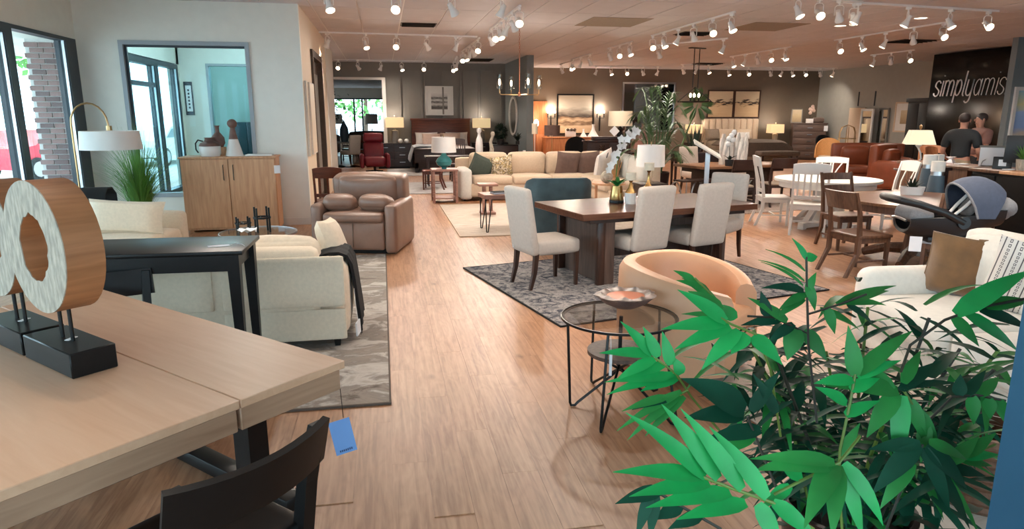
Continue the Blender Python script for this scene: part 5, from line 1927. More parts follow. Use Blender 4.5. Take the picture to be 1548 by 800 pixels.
round_back((6.35, 22.2, 0), 170, 'black round backed chair before the orange sideboard', 'black_cloth', 1.0, .40)
t = T('coffee_table', 'pale round wooden table before the orange sideboard', 'table', (7.5, 22.6, 0))
MB().cyl((0, 0, .70), .55, .035, 32).build('tabletop', 'orange_wood', t)
for k_ in range(4):
    a = PI / 4 + PI / 2 * k_
    MB().leg((.38 * math.cos(a), .38 * math.sin(a), 0), (.04, .04), (.36 * math.cos(a), .36 * math.sin(a), .7), (.05, .05)).build('leg', 'orange_wood', t)
t = T('low_cabinet', 'dark espresso cabinet behind the sectional corner', 'cabinet', (6.05, 18.2, 0))
MB().bx(-.62, .62, -.2, .2, .08, 1.0).build('body', 'espresso', t)
MB().bx(-.65, .65, -.22, .22, 1.0, 1.04, .004).build('top', 'espresso', t)
for i in range(2):
    MB().bx(-.6 + .61 * i, -.01 + .61 * i, -.212, -.2, .1, .97, .004).build('door', 'espresso', t)
MB().bx(-.4, .62, -.18, .18, 1.04, 1.14, .004).build('riser', 'espresso', t)
MB().bx(-.55, .55, -.15, .15, 0, .08).build('plinth', 'black_wood', t)
for x, nm in ((5.72, 'small clear glass hurricane left of the espresso cabinet front'), (6.38, 'small clear glass hurricane right of the espresso cabinet front')):
    o = tag(MB().lathe([(.07, 0), (.075, 0), (.075, .2), (.07, .2), (.07, 0)], seg=16).build('glass_hurricane', 'clear_glass'), nm, 'glass')
    o.location = (x, 17.6, .745)
t = T('console_table', 'dark table before the espresso cabinet', 'table', (6.05, 17.6, 0))
MB().bx(-.6, .6, -.2, .2, .70, .745, .004).build('tabletop', 'espresso', t)
for sx in (-1, 1):
    for sy in (-1, 1):
        MB().bx(sx * .55 - .02, sx * .55 + .02, sy * .16 - .02, sy * .16 + .02, 0, .70).build('leg', 'espresso', t)
# two tone drum lamp and figures on the cabinet
table_lamp((6.42, 18.2, 1.141), 'dark based lamp with two tone drum shade on the espresso cabinet', [(0, 0), (.09, 0), (.1, .05), (.07, .12), (.1, .2), (.03, .26), (.02, .3)], 'black_wood', (.33, .32, .28, .68), 'shade_half')
o = tag(MB().box((0, 0, 0), (.2, .02, .2), rot=(0, PI / 4, 0)).build('hang_card', 'paper'), 'white diamond card hanging below the two tone drum shade', 'tag')
o.location = (6.18, 17.97, 1.29)
t = T('horse_figure', 'dark horse head figure with pale mane behind the palm', 'ornament', (7.25, 19.8, .99))
MB().tube([(0, 0, 0), (0, 0, .25), (.05, 0, .5), (.2, 0, .62), (.34, 0, .5)], [.14, .12, .12, .1, .05], 10).build('body', 'black_wood', t)
MB().bx(-.16, .16, -.12, .12, -.02, .02).build('base', 'pink_wood', t)
MB().ell((.0, -.02, .62), (.2, .1, .12), 12, 8).build('mane', 'white_cloth', t)
t = T('tall_cabinet', 'pinkish wood cabinet carrying the dark horse figure', 'cabinet', (7.35, 19.9, 0))
MB().bx(-.6, .6, -.25, .25, .08, .94).build('body', 'pink_wood', t)
MB().bx(-.63, .63, -.27, .27, .94, .97, .004).build('top', 'pink_wood', t)
for i in range(2):
    MB().bx(-.58 + .59 * i, -.01 + .59 * i, -.262, -.25, .1, .92, .004).build('door', 'pink_wood', t)
MB().bx(-.5, .5, -.2, .2, 0, .08).build('plinth', 'black_wood', t)
o = tag(MB().lathe([(0, 0), (.1, 0), (.14, .1), (.1, .3), (.06, .42), (.08, .5), (.05, .5)], seg=18).build('vase', 'clay'), 'brown clay vase on the pinkish cabinet behind the palm', 'vase')
o.location = (7.72, 19.8, .971)
# leaning mirror on brown wall
t = T('wall_mirror', 'large silver framed mirror on the brown wall behind the palm', 'mirror', (9.9, 24.98, 2.0))
MB().bx(-1.05, 1.05, -.04, 0, -.92, -.86).bx(-1.05, 1.05, -.04, 0, .84, .9).bx(-1.05, -.99, -.04, 0, -.86, .84).bx(.99, 1.05, -.04, 0, -.86, .84).build('frame', 'silver', t)
MB().bx(-.99, .99, -.02, -.005, -.86, .84).build('mirror_glass', 'mirror', t)
picture('left of the two landscape prints with dark trees on brown wall', (12.82, 24.99, 2.11), 1.10, 1.06, 'art_lake', 'dark_wood', fw=.05)
picture('right of the two landscape prints with dark trees on brown wall', (13.92, 24.99, 2.11), 1.10, 1.06, 'art_lake', 'dark_wood', fw=.05)
# upholstered bed
t = T('upholstered_bed', 'beige bed with channel tufted headboard under the landscape prints', 'bed', (13.2, 23.6, 0))
for i in range(9):
    x = -1.15 + 2.3 * (i + .5) / 9
    MB().soft((x, 1.2, .85), (2.3 / 9 - .005, .14, 1.42), .05, (0, .03, 0)).build('headboard_channel', 'cream2', t)
MB().bx(-1.16, 1.16, 1.24, 1.3, .05, 1.58).build('headboard_back', 'taupe_cloth', t)
MB().soft((0, .0, .28), (2.2, 2.3, .34), .06, (0, 0, 0)).build('frame', 'taupe_cloth', t)
MB().soft((0, .0, .60), (2.1, 2.2, .32), .1, (0, 0, .03)).build('mattress', 'taupe_cloth', t)
for sx in (-1, 1):
    for y in (-1.05, 1.05):
        MB().bx(sx * 1.0 - .04, sx * 1.0 + .04, y - .04, y + .04, 0, .12).build('leg', 'black_wood', t)
rows = []
for i in range(13):
    x = -1.22 + 2.44 * i / 12
    e = 1 - max(0, abs(x) - .95) / .27
    rows.append([(x, .25, .60 + .19 * e), (x, -.3, .61 + .19 * e), (x, -.9, .60 + .19 * e), (x, -1.12, .52 + .2 * e), (x, -1.2, .40), (x, -1.2, .25)])
o = MB().sheet(rows, .03).build('bedspread', 'taupe_dark')
tag(o, 'dark taupe bedspread over the foot of the channel tufted bed', 'blanket')
o.location = (13.2, 23.6, .02)
for x, y, nm, mt in ((-.85, .95, 'taupe bed pillow on the left of the channel tufted bed', 'taupe_cloth'), (-.3, .9, 'cream bed pillow in the middle left of the channel tufted bed', 'cream2'), (.45, .9, 'cream bed pillow on the right of the channel tufted bed', 'cream2'), (.3, .68, 'white small cushion in front of the right cream bed pillow', 'white_cloth')):
    pillow(nm, (13.2 + x, 23.6 + y, .98 if y > .7 else .93), (-18, 0, 0), .62 if y > .7 else .5, .44 if y > .7 else .3, .2, mt)
t = T('bench', 'low upholstered bench at the foot of the channel tufted bed', 'bench', (13.5, 21.9, 0))
MB().soft((0, 0, .40), (1.5, .45, .16), .05, (0, 0, .02)).build('seat', 'taupe_dark', t)
for x in (-.65, .65):
    for y in (-.17, .17):
        MB().leg((x, y, 0), (.03, .03), (x, y, .33), (.045, .045)).build('leg', 'espresso', t)
# nightstand and lit lamps beside the bed
for i, (x, nm, nl) in enumerate(((14.92, 'dark nightstand right of the channel tufted bed', 'lit square lamp on the nightstand right of the channel tufted bed'), (11.55, 'dark nightstand left of the channel tufted bed', 'lit square lamp left of the channel tufted bed behind the snake plant'))):
    t = T('nightstand', nm, 'cabinet', (x, 24.5, 0))
    MB().bx(-.32, .32, -.22, .24, .1, .66).build('body', 'espresso', t)
    MB().bx(-.34, .34, -.24, .25, .66, .69, .004).build('top', 'espresso', t)
    for j in range(2):
        dd = MB().bx(-.3, .3, -.232, -.22, .12 + .27 * j, .37 + .27 * j, .004).build('drawer', 'espresso', t)
        MB().bx(-.06, .06, -.25, -.235, .24 + .27 * j, .255 + .27 * j).build('handle', 'silver', dd)
    for sx in (-1, 1):
        for sy in (-1, 1):
            MB().bx(sx * .28 - .025, sx * .28 + .025, sy * .18 - .025, sy * .18 + .025, 0, .1).build('foot', 'espresso', t)
    table_lamp((x, 24.5, .691), nl, [(0, 0), (.1, 0), (.1, .3), (.03, .32), (.02, .36)], 'taupe_cloth', (.28, .27, .33, .66), 'shade_lit', 16, rect=(1, .6))
# chest of drawers in the corner
t = T('chest_of_drawers', 'greyish tall chest of drawers with orchid in the far corner', 'cabinet', (16.2, 24.3, 0), -22)
MB().bx(-.6, .6, -.25, .25, .06, 1.36).build('body', 'grey_dresser', t)
MB().bx(-.63, .63, -.28, .26, 1.36, 1.40, .005).build('top', 'grey_dresser', t)
for j in range(5):
    dd = MB().bx(-.57, .57, -.268, -.25, .09 + .253 * j, .325 + .253 * j, .004).build('drawer', 'grey_dresser', t)
    MB().bx(-.09, .09, -.29, -.268, .2 + .253 * j, .22 + .253 * j).build('handle', 'silver', dd)
MB().bx(-.55, .55, -.2, .2, 0, .06).build('plinth', 'grey_dresser', t)
t = T('orchid', 'small white orchid in a square pot on the tall chest', 'plant', (16.15, 24.2, 1.401))
MB().bx(-.1, .1, -.1, .1, 0, .16, .01).build('pot', 'white_ceramic', t)
MB().tube([(0, 0, .15), (.02, 0, .4), (.1, 0, .6)], .008, 6).build('stem', 'dark_stem', t)
for p in ((0, 0, .38), (.05, .0, .48), (.1, 0, .55), (.0, .02, .52), (.14, 0, .46), (.08, 0, .62)):
    MB().ell(p, (.075, .04, .065), 10, 6).build('flower', 'pink_cloth', t)
picture('small grey framed print leaning on the tall chest', (15.75, 24.45, 1.67), .4, .52, 'art_tan', 'grey_wall', rz=-22, fw=.03)
o = tag(MB().box((0, 0, 0), (.14, .01, .2)).build('price_card', 'paper'), 'white price card on the top right of the tall chest', 'tag')
at_loc(o, (16.62, 23.83, 1.2), (0, 0, -22))
o = tag(MB().soft((0, 0, .1), (.4, .25, .2), .06).build('decor_box', 'grey_dresser'), 'low grey box on the right of the tall chest top', 'box')
at_loc(o, (16.48, 24.15, 1.401), (0, 0, -22))
# chairs in that corner
round_back((13.5, 19.1, 0), 150, 'cane backed tub chair with wicker look in the far right area', 'cane', 1.02, .40, seatm='cream2')
round_back((15.4, 21.9, 0), 180, 'black round chair before the tall chest', 'black_cloth', 1.02, .4)
# right wall things
t = T('door_panel', 'cream panel door sample leaning on the right wall', 'door', (16.93, 22.5, 0))
MB().bx(-.06, 0, -.42, .42, .02, 1.96, .006).build('panel', 'cream2', t)
MB().ell((-.08, -.32, 1.0), (.03, .03, .03), 10, 6).build('knob', 'black_metal', t)
t = T('standing_mirror', 'white framed standing mirror leaning by the right wall', 'mirror', (16.72, 21.72, 0), 0)
MB().bx(-.04, .02, -.32, -.24, 0, 1.92, .008).bx(-.04, .02, .24, .32, 0, 1.92, .008).bx(-.04, .02, -.24, .24, 1.84, 1.92).bx(-.04, .02, -.24, .24, 0, .1).build('frame', 'white_paint', t)
MB().bx(-.02, 0, -.24, .24, .1, 1.84).build('mirror_glass', 'mirror', t)
t = T('standing_mirror', 'dark edged mirror leaning behind the white framed mirror', 'mirror', (16.93, 21.15, 0), 0)
MB().bx(-.04, .0, -.25, .25, 0, 1.94, .006).build('frame', 'grey_wall', t)
MB().bx(-.045, -.04, -.2, .2, .06, 1.88).build('mirror_glass', 'mirror', t)
for y, nm in ((22.6, 'thin black rod above the cream door sample'), (21.75, 'thin black rod above the white framed mirror')):
    o = tag(MB().bx(-.02, 0, -.02, .02, 0, .5).build('hanging_rod', 'frame_dark'), nm, 'rod')
    o.location = (16.97, y, 2.02)
picture('cream framed print with wide mount on the right wall', (16.96, 20.15, 1.64), 1.05, .98, 'art_tan', 'cream2', '-x', .27, .05)
t = T('armoire', 'tall black armoire beside the black sign wall', 'cabinet', (15.75, 17.9, 0), -90)
MB().bx(-.45, .45, -.3, .3, .06, 2.08).build('body', 'black_wood', t)
MB().bx(-.5, .5, -.35, .33, 2.08, 2.2, .02).build('cornice', 'black_wood', t)
MB().bx(-.43, -.01, -.318, -.3, .3, 2.04, .004).build('door', 'black_wood', t)
MB().bx(.01, .43, -.318, -.3, .3, 2.04, .004).build('door', 'black_wood', t)
MB().bx(-.43, .43, -.28, .28, 0, .06).build('plinth', 'black_wood', t)
# small desk with birdcage frame
t = T('desk', 'dark desk with pale drawer front before the mirrors', 'table', (14.6, 20.0, 0))
MB().bx(-.6, .6, -.3, .3, .72, .76, .005).build('tabletop', 'espresso', t)
MB().bx(-.3, .3, -.29, .29, .3, .72).build('box', 'cream2', t)
for sx in (-1, 1):
    for sy in (-1, 1):
        MB().bx(sx * .56 - .025, sx * .56 + .025, sy * .26 - .025, sy * .26 + .025, 0, .72).build('leg', 'espresso', t)
t = T('birdcage_ornament', 'bronze arched wire ornament standing on the dark desk', 'ornament', (14.7, 19.95, .761))
for k_ in range(3):
    a = PI * k_ / 3
    MB().tube([(.26 * math.cos(a), .26 * math.sin(a), 0), (.26 * math.cos(a), .26 * math.sin(a), .4), (.2 * math.cos(a), .2 * math.sin(a), .56), (0, 0, .64), (-.2 * math.cos(a), -.2 * math.sin(a), .56), (-.26 * math.cos(a), -.26 * math.sin(a), .4), (-.26 * math.cos(a), -.26 * math.sin(a), 0)], .012, 6).build('wire', 'brass', t)
MB().lathe([(.25, .2), (.27, .2), (.27, .22), (.25, .22)], seg=24, ring=True).build('ring', 'brass', t)

# black sign wall lettering
def strokes(mb, lst, x0, s, z0, r):
    for st in lst:
        pts = [(0, -(x0 + s * (x + .16 * z)), z0 + s * z) for x, z in st]
        mb.tube(pts, r, 6)


def arc(cx, cz, rx, rz, a0, a1, n=10):
    return [(cx + rx * math.cos(R(a0 + (a1 - a0) * i / n)), cz + rz * math.sin(R(a0 + (a1 - a0) * i / n))) for i in range(n + 1)]


GL = {
    's': (.52, [arc(.24, .74, .2, .24, 20, 190) + arc(.24, .5, .2, .0, 190, 300, 3)[:0] + [(.06, .62), (.36, .40)] + arc(.22, .25, .2, .24, 20, -170)]),
    'i': (.22, [[(.1, 0), (.1, .98)], [(.1, 1.26), (.1, 1.32)]]),
    'm': (.92, [[(.08, 0), (.08, .98)], [(.08, .7)] + arc(.25, .72, .17, .26, 160, 0) + [(.42, 0)], [(.42, .7)] + arc(.6, .72, .17, .26, 160, 0) + [(.77, 0)]]),
    'p': (.62, [[(.08, -.42), (.08, .98)], arc(.29, .5, .21, .48, 200, -160, 18)]),
    'l': (.24, [[(.1, .12), (.1, 1.5)], arc(.2, .14, .1, .14, 180, 270, 4)]),
    'y': (.60, [[(.08, .98), (.08, .3)] + arc(.28, .3, .2, .3, 180, 360) + [(.48, .98)], [(.48, .98), (.48, -.15)] + arc(.28, -.15, .2, .28, 0, -140)]),
    'a': (.62, [arc(.28, .48, .21, .48, 40, 400, 18), [(.49, .98), (.49, 0)]]),
    'h': (.60, [[(.08, 0), (.08, 1.5)], [(.08, .7)] + arc(.28, .72, .2, .26, 160, 0) + [(.48, 0)]]),
}
t = T('wall_lettering', 'white raised lettering reading simplyamish on the black wall', 'sign', (15.19, 17.15, 2.22), 0)
x = 0.0
SC = .42
for i, ch in enumerate('simplyamish'):
    adv, st = GL[ch]
    m = MB()
    strokes(m, st, x, SC, 0, .019 if i < 6 else .012)
    m.build('letter', 'letter', t)
    x += adv * SC
# tv like picture on the near right wall
t = T('framed_picture', 'white framed coastal print on the grey wall by the counter', 'picture', (14.40, 13.25, 1.55))
MB().bx(-.62, -.54, -.05, 0, -.85, .78).bx(.54, .62, -.05, 0, -.85, .78).bx(-.54, .54, -.05, 0, .70, .78).bx(-.54, .54, -.05, 0, -.85, -.77).build('frame', 'white_paint', t)
MB().bx(-.54, .54, -.025, 0, -.77, .70).build('print', 'art_blue', t)
# ================================================================ palm, far dining table, stand
def ground(px, py, d, z=0.0):
    """point below photo pixel at depth d, dropped to height z"""
    p = at(px, py, d)
    return (p.x, p.y, z)


t = T('potted_palm', 'tall potted palm behind the dark dining table', 'plant', (5.32, 12.9, 0))
MB().lathe([(0, 0), (.22, 0), (.28, .62), (.26, .62), (.25, .55)], seg=24).build('pot', 'espresso', t)
MB().cyl((0, 0, .5), .24, .04, 20).build('soil', 'soil', t)
for i in range(9):
    a = 2.4 * i
    MB().tube([(.1 * math.cos(a), .1 * math.sin(a), .52), (.16 * math.cos(a), .16 * math.sin(a), 1.1), (.22 * math.cos(a), .22 * math.sin(a), 1.5)], [.018, .014, .008], 6).build('stalk', 'palm', t)
for i in range(26):
    a = 2.4 * i + .3
    hh = 1.0 + .055 * i + rnd.uniform(-.1, .1)
    out = .62 - .012 * i
    b = Vector((.05 * math.cos(a), .05 * math.sin(a), .52))
    p1_ = Vector((.2 * math.cos(a), .2 * math.sin(a), hh * .8))
    p2 = Vector((out * .7 * math.cos(a), out * .7 * math.sin(a), hh + .1))
    p3 = Vector((out * 1.1 * math.cos(a), out * 1.1 * math.sin(a), hh - .12))
    sp = []
    for k_ in range(9):
        f = k_ / 8
        sp.append(b * (1 - f) ** 3 + p1_ * 3 * f * (1 - f) ** 2 + p2 * 3 * f * f * (1 - f) + p3 * f ** 3)
    m = MB()
    m.tube(sp, .006, 4)
    for k_ in range(14):
        f = .35 + .65 * k_ / 13
        q = min(7, int(f * 8))
        c = sp[q].lerp(sp[q + 1], f * 8 - q)
        ax = (sp[q + 1] - sp[q]).normalized()
        sd = ax.cross(Vector((0, 0, 1))).normalized()
        for s in (-1, 1):
            L = .30 * (1 - .55 * abs(f - .55))
            leafmesh(m, c, c + ax * L * .7 + sd * s * L * .6 + Vector((0, 0, -.05 - .06 * f)), .026, .06, None, 3)
    m.build('frond', 'palm', t, fixn=False)

t = T('dining_table', 'brown dining table with driftwood sculptures beyond the potted palm', 'table', (6.95, 12.85, 0), 12)
MB().bx(-1.1, 1.1, -.5, .5, .71, .76, .005).build('tabletop', 'brown_top', t)
MB().bx(-.95, .95, -.4, .4, .62, .71).build('apron', 'espresso', t)
for x in (-.7, .7):
    MB().bx(x - .08, x + .08, -.3, .3, .05, .62).bx(x - .12, x + .12, -.4, .4, 0, .06).build('pedestal', 'espresso', t)
for px, h, nm in ((1097, .60, 'left of the pale driftwood sculptures on the far dining table'), (1119, .62, 'right of the pale driftwood sculptures on the far dining table')):
    g = at(px, 240, 13.6)
    m = MB()
    for k_ in range(7):
        a = 2 * PI * k_ / 7
        m.tube([(.08 * math.cos(a), .08 * math.sin(a), 0), (.09 * math.cos(a + .3), .09 * math.sin(a + .3), h * .35), (.10 * math.cos(a + .7), .09 * math.sin(a + .7), h * .7), (.11 * math.cos(a + .9), .07 * math.sin(a + .9), h * (.85 + .15 * (k_ % 2)))], [.05, .05, .045, .02], 7)
    o = tag(m.build('driftwood_sculpture', 'drift'), nm, 'sculpture')
    o.location = (g.x, g.y, .761)
t = T('orchid', 'white orchid in a dark pot beside the driftwood sculptures', 'plant', (*at(1103, 240, 13.2).xy, .761))
MB().lathe([(0, 0), (.08, 0), (.09, .12), (.07, .12)], seg=16).build('pot', 'black_plastic', t)
MB().tube([(0, 0, .1), (-.02, 0, .4), (.02, 0, .62)], .006, 5).build('stem', 'dark_stem', t)
for i in range(6):
    a = 1.1 * i
    leafmesh(MB(), (0, 0, .1), (.16 * math.cos(a), .16 * math.sin(a), .2), .05, .1).build('leaf', 'dark_green', t)
for p in ((.0, -.02, .58), (-.05, -.02, .52), (.05, -.02, .64), (-.06, -.02, .42), (.03, -.03, .5)):
    MB().ell(p, (.06, .035, .055), 10, 6).build('flower', 'white_ceramic', t)
slat_chair('dining_chair', 'dark panel back chair tucked at the near side of the far dining table', (6.48, 11.72, 0), -6, 'espresso', .94, .5, seatm='taupe_cloth', style='panel')
slat_chair('dining_chair', 'dark panel back chair nearest the white dining set at the far table', (7.42, 12.0, 0), -6, 'espresso', .94, .5, seatm='taupe_cloth', style='panel')
area_rug('reddish grey rug beneath the far dining table', (7.1, 12.6), (3.2, 2.6), 12, 'rug_dark')
for x, y, nm in ((6.9, 14.4, 'beige upholstered chair behind the left of the far dining table'), (8.0, 14.5, 'beige upholstered chair behind the right of the far dining table')):
    o = dup(p1, (x, y, 0), 190, nm, 'beige chairs behind the far dining table')
t = T('info_stand', 'grey pole stand with a tilted white information board', 'stand', (5.62, 11.3, 0), -15)
MB().cyl((0, 0, 0), .17, .015, 24).build('base', 'silver', t)
MB().bx(-.04, .04, -.015, .015, .015, 1.08).build('pole', 'silver', t)
MB().box((-.02, -.03, 1.14), (.54, .30, .03), .004, rot=(R(12), R(30), 0)).build('board', 'offwhite', t)
t = T('iron_console', 'low console of arched iron legs with a glass shelf', 'table', (6.15, 12.0, 0), 8)
for x in (-.62, .0, .62):
    for dx in (-.10, .10):
        MB().tube([(x + dx * 2.4 + .14 * math.cos(PI * i / 10) * (1 if dx > 0 else 1), 0, .5 * math.sin(PI * i / 10) ** .8 + .02) for i in range(11)], .014, 6).build('arch', 'silver', t)
    MB().tube([(x, 0, 0), (x, 0, .52)], .012, 6).build('leg', 'silver', t)
MB().bx(-.85, .85, -.2, .2, .22, .235).build('glass_shelf', 'table_glass', t)
MB().bx(-.85, .85, -.21, -.19, .215, .24).bx(-.85, .85, .19, .21, .215, .24).build('shelf_rail', 'silver', t)
MB().bx(-.8, .8, -.18, .18, .52, .545).build('tabletop', 'espresso', t)
# snake plant on a dark table
t = T('console_table', 'dark console table carrying the snake plant', 'table', (*at(1063, 220, 16.2).xy, 0), -8)
MB().bx(-.75, .75, -.22, .22, .80, .85, .006).build('tabletop', 'espresso', t)
MB().bx(-.7, .7, -.19, .19, .64, .80).build('apron', 'espresso', t)
for sx in (-1, 1):
    for sy in (-1, 1):
        MB().leg((sx * .68, sy * .16, 0), (.04, .04), (sx * .68, sy * .16, .8), (.06, .06)).build('leg', 'espresso', t)
t = T('snake_plant', 'spiky snake plant in a dark bowl on the dark console', 'plant', (*at(1050, 220, 16.2).xy, .851))
MB().lathe([(0, 0), (.12, 0), (.2, .14), (.18, .14)], seg=20).build('pot', 'black_plastic', t)
for i in range(18):
    a = 2.4 * i
    r0 = .03 + .006 * i
    leafmesh(MB(), (r0 * math.cos(a), r0 * math.sin(a), .1), (r0 * 2.2 * math.cos(a), r0 * 2.2 * math.sin(a), .35 + .03 * (i % 9) + .1), .05, .0, Vector((math.cos(a), math.sin(a), 0)), 4).build('leaf', 'dark_green', t)

# ================================================================ white dining set
t = T('round_table', 'white round pedestal dining table with a cream top', 'table', (6.82, 9.62, 0))
MB().cyl((0, 0, .725), .78, .035, 48).build('tabletop', 'pink_cloth' if False else 'offwhite', t)
MB().cyl((0, 0, .63), .70, .095, 48).build('apron', 'chair_white', t)
MB().bx(-.14, .14, -.14, .14, .05, .63, .01).build('pedestal', 'chair_white', t)
for k_ in range(4):
    a = R(20 + 90 * k_)
    MB(Matrix.Rotation(a, 4, 'Z')).prism([(.1, -.05), (.55, -.05), (.55, .05), (.1, .05)], 0.02, .10).leg((.52, 0, 0), (.08, .1), (.2, 0, .35), (.08, .1)).build('foot', 'chair_white', t)
slat_chair('dining_chair', 'white slat back chair on the aisle side of the white table', (6.16, 10.02, 0), -108, 'chair_white', 1.08, .48, nsl=4, group='white chairs at the white table')
slat_chair('dining_chair', 'white slat back chair with its back to the camera', (6.20, 9.12, 0), -34, 'chair_white', 1.04, .52, nsl=5, group='white chairs at the white table')
slat_chair('dining_chair', 'white chair with crossed curved back behind the white table', (7.55, 10.55, 0), 146, 'chair_white', 1.0, .54, style='cross', group='white chairs at the white table')
slat_chair('dining_chair', 'greyish white slat chair on the right of the white table', (7.72, 9.35, 0), 82, 'chair_white', 1.02, .5, nsl=2, group='white chairs at the white table')
# ================================================================ brown dining set
t = T('round_table', 'brown round pedestal dining table beside the white set', 'table', (6.25, 7.02, 0))
MB().cyl((0, 0, .735), .88, .03, 56).build('tabletop', 'brown_top', t)
MB().cyl((0, 0, .655), .86, .08, 56).build('apron', 'brown_wood', t)
MB().lathe([(.16, .1), (.14, .2), (.12, .4), (.16, .655)], seg=24).build('pedestal', 'brown_wood', t)
for k_ in range(4):
    a = R(35 + 90 * k_)
    MB().tube([(.1 * math.cos(a), .1 * math.sin(a), .16), (.35 * math.cos(a), .35 * math.sin(a), .14), (.58 * math.cos(a), .58 * math.sin(a), .05)], [.07, .06, .05], 8).build('foot', 'brown_wood', t)
slat_chair('dining_chair', 'dark brown wooden chair nearest the camera at the brown round table', (5.2, 6.68, 0), -85, 'brown_wood', .93, .50, style='panel', splay=.08)
slat_chair('dining_chair', 'dark brown ladder back chair behind the near brown chair', (6.0, 8.0, 0), 178, 'brown_wood', .98, .48, style='ladder')
slat_chair('dining_chair', 'dark brown chair with a pale padded seat under the baby carrier', (5.74, 5.92, 0), 122, 'brown_wood', .92, .54, seatm='pale_blue_cloth', style='panel', seat_h=.48)
t = tag(MB().bx(-.055, .055, -.002, .002, -.09, .06).build('price_card', 'paper'), 'white card hanging at the front of the pale padded seat', 'tag')
at_loc(t, (*at(1386, 352, 6.75).xy, .50), (0, 0, -30))
# planter and candle pedestals on the brown table
t = T('planter', 'white oval planter with a green succulent on the brown table', 'plant', (6.45, 7.42, .766), -30)
MB().lathe([(0, 0), (.1, 0), (.115, .1), (.105, .1), (.1, .07)], seg=24, sx=1.25, sy=.8).build('pot', 'white_ceramic', t)
for i in range(26):
    a = 2.4 * i
    l = .05 + .1 * (i / 26)
    leafmesh(MB(), (.03 * math.cos(a), .02 * math.sin(a), .07), (l * 1.1 * math.cos(a), l * math.sin(a), .23 - .1 * i / 26), .03, .06, None, 3).build('leaf', 'dark_green', t)
for (px, d, hz, r_, nm) in ((1399, 9.3, 1.03, .09, 'taller slate blue pillar holder with a white candle'), (1412, 8.9, .97, .085, 'shorter slate blue pillar holder with a white candle')):
    g = at(px, 300, d)
    t = T('candle_pedestal', nm, 'candle holder', (g.x, g.y, 0))
    MB().lathe([(0, 0), (r_ * 1.9, 0), (r_ * 1.7, .3), (r_, hz)], seg=20).build('pillar', 'slate_blue', t)
    MB().cyl((0, 0, hz), r_ * .9, .05, 20).build('cup', 'silver', t)
    MB().cyl((0, 0, hz + .05), r_ * .95, .13, 20).build('candle', 'offwhite', t)
o = tag(MB().box((0, 0, .09), (.1, .1, .18), .006).build('candle', 'offwhite'), 'square white candle block behind the slate blue holders', 'candle')
g = at(1418, 250, 9.9)
o.location = (g.x, g.y, .995)
t = T('pedestal_table', 'narrow dark pedestal behind the slate blue holders', 'table', (g.x, g.y, 0))
MB().bx(-.13, .13, -.13, .13, .95, .995).build('tabletop', 'espresso', t)
MB().bx(-.1, .1, -.1, .1, 0, .95).build('body', 'espresso', t)

# ================================================================ baby carrier on the chair
g = at(1440, 345, 6.72)
t = T('baby_car_seat', 'black and grey infant car seat with blue canopy on a chair', 'car seat', (5.62, 5.95, .482), -14)
m = MB()
rows = []
for i in range(13):
    f = i / 12
    x = -.44 + .90 * f
    zb = .10 - .10 * math.sin(PI * min(1, f * 1.15)) + .22 * max(0, f - .62) ** 1.2
    wd = .17 + .07 * math.sin(PI * f)
    top = .24 + .03 * math.sin(PI * f) + .20 * max(0, f - .5)
    row = []
    for k_ in range(11):
        a = PI * k_ / 10
        row.append((x, -wd * math.cos(a), top - (top - zb) * math.sin(a) ** .7))
    rows.append(row)
m.sheet(rows, .03)
m.build('shell', 'black_plastic', t)
MB().soft((.02, 0, .14), (.52, .33, .14), .06, (0, 0, .02), rot=(0, -.2, 0)).build('seat_pad', 'black_cloth', t)
MB().soft((.28, 0, .32), (.14, .30, .36), .05, rot=(0, .5, 0)).build('back_pad', 'black_cloth', t)
MB().soft((.22, .0, .36), (.10, .22, .2), .04, rot=(0, .5, 0)).build('head_support', 'grey_cloth', t)
for y in (-.075, .075):
    MB().sheet([[(.21, y - .022, .46), (.21, y + .022, .46)], [(.12, y - .022, .36), (.12, y + .022, .36)], [(.02, y * .6 - .02, .25), (.02, y * .6 + .02, .25)]], .012).build('shoulder_strap', 'paper', t)
# canopy: part of a dome over the head end
rows = []
for i in range(9):
    th = R(56 + 80 * i / 8)
    row = []
    for k_ in range(13):
        a = PI * k_ / 12
        rr = .39
        x = .22 - .36 * math.cos(th) * (.35 + .65 * math.sin(a))
        z = .26 + rr * math.sin(th) * math.sin(a) ** .8
        row.append((x, -.255 * math.cos(a), z))
    rows.append(row)
MB().sheet(rows, .014).build('canopy', 'canopy_blue', t)
e = rows[0]
MB().tube([Vector(p) for p in e], .012, 6).build('canopy_edge', 'grey_cloth', t)
# carrying handle tipped towards the foot end
pts = [(.02, -.255, .22), (-.18, -.27, .32), (-.42, -.26, .40), (-.56, -.20, .43), (-.60, 0, .435), (-.56, .20, .43), (-.42, .26, .40), (-.18, .27, .32), (.02, .255, .22)]
MB().tube(pts, [.034, .036, .038, .04, .042, .04, .038, .036, .034], 10).build('handle', 'black_plastic', t)
for s in (-1, 1):
    MB(Matrix.Translation((.02, s * .255, .22)) @ Matrix.Rotation(PI / 2, 4, 'X')).cyl((0, 0, -.02), .06, .04, 18).build('handle_hub', 'black_plastic', t)
MB().soft((-.33, 0, .27), (.26, .36, .14), .06, (0, 0, .02), rot=(0, .25, 0)).build('foot_hood', 'grey_cloth', t)
MB().tube([(-.47, -.14, .22), (-.49, -.05, .235), (-.49, .05, .235), (-.47, .14, .22)], .014, 7).build('front_grip', 'silver', t)
MB().bx(-.25, .25, -.16, .16, .0, .06, .02).build('base', 'black_plastic', t)
m = MB()
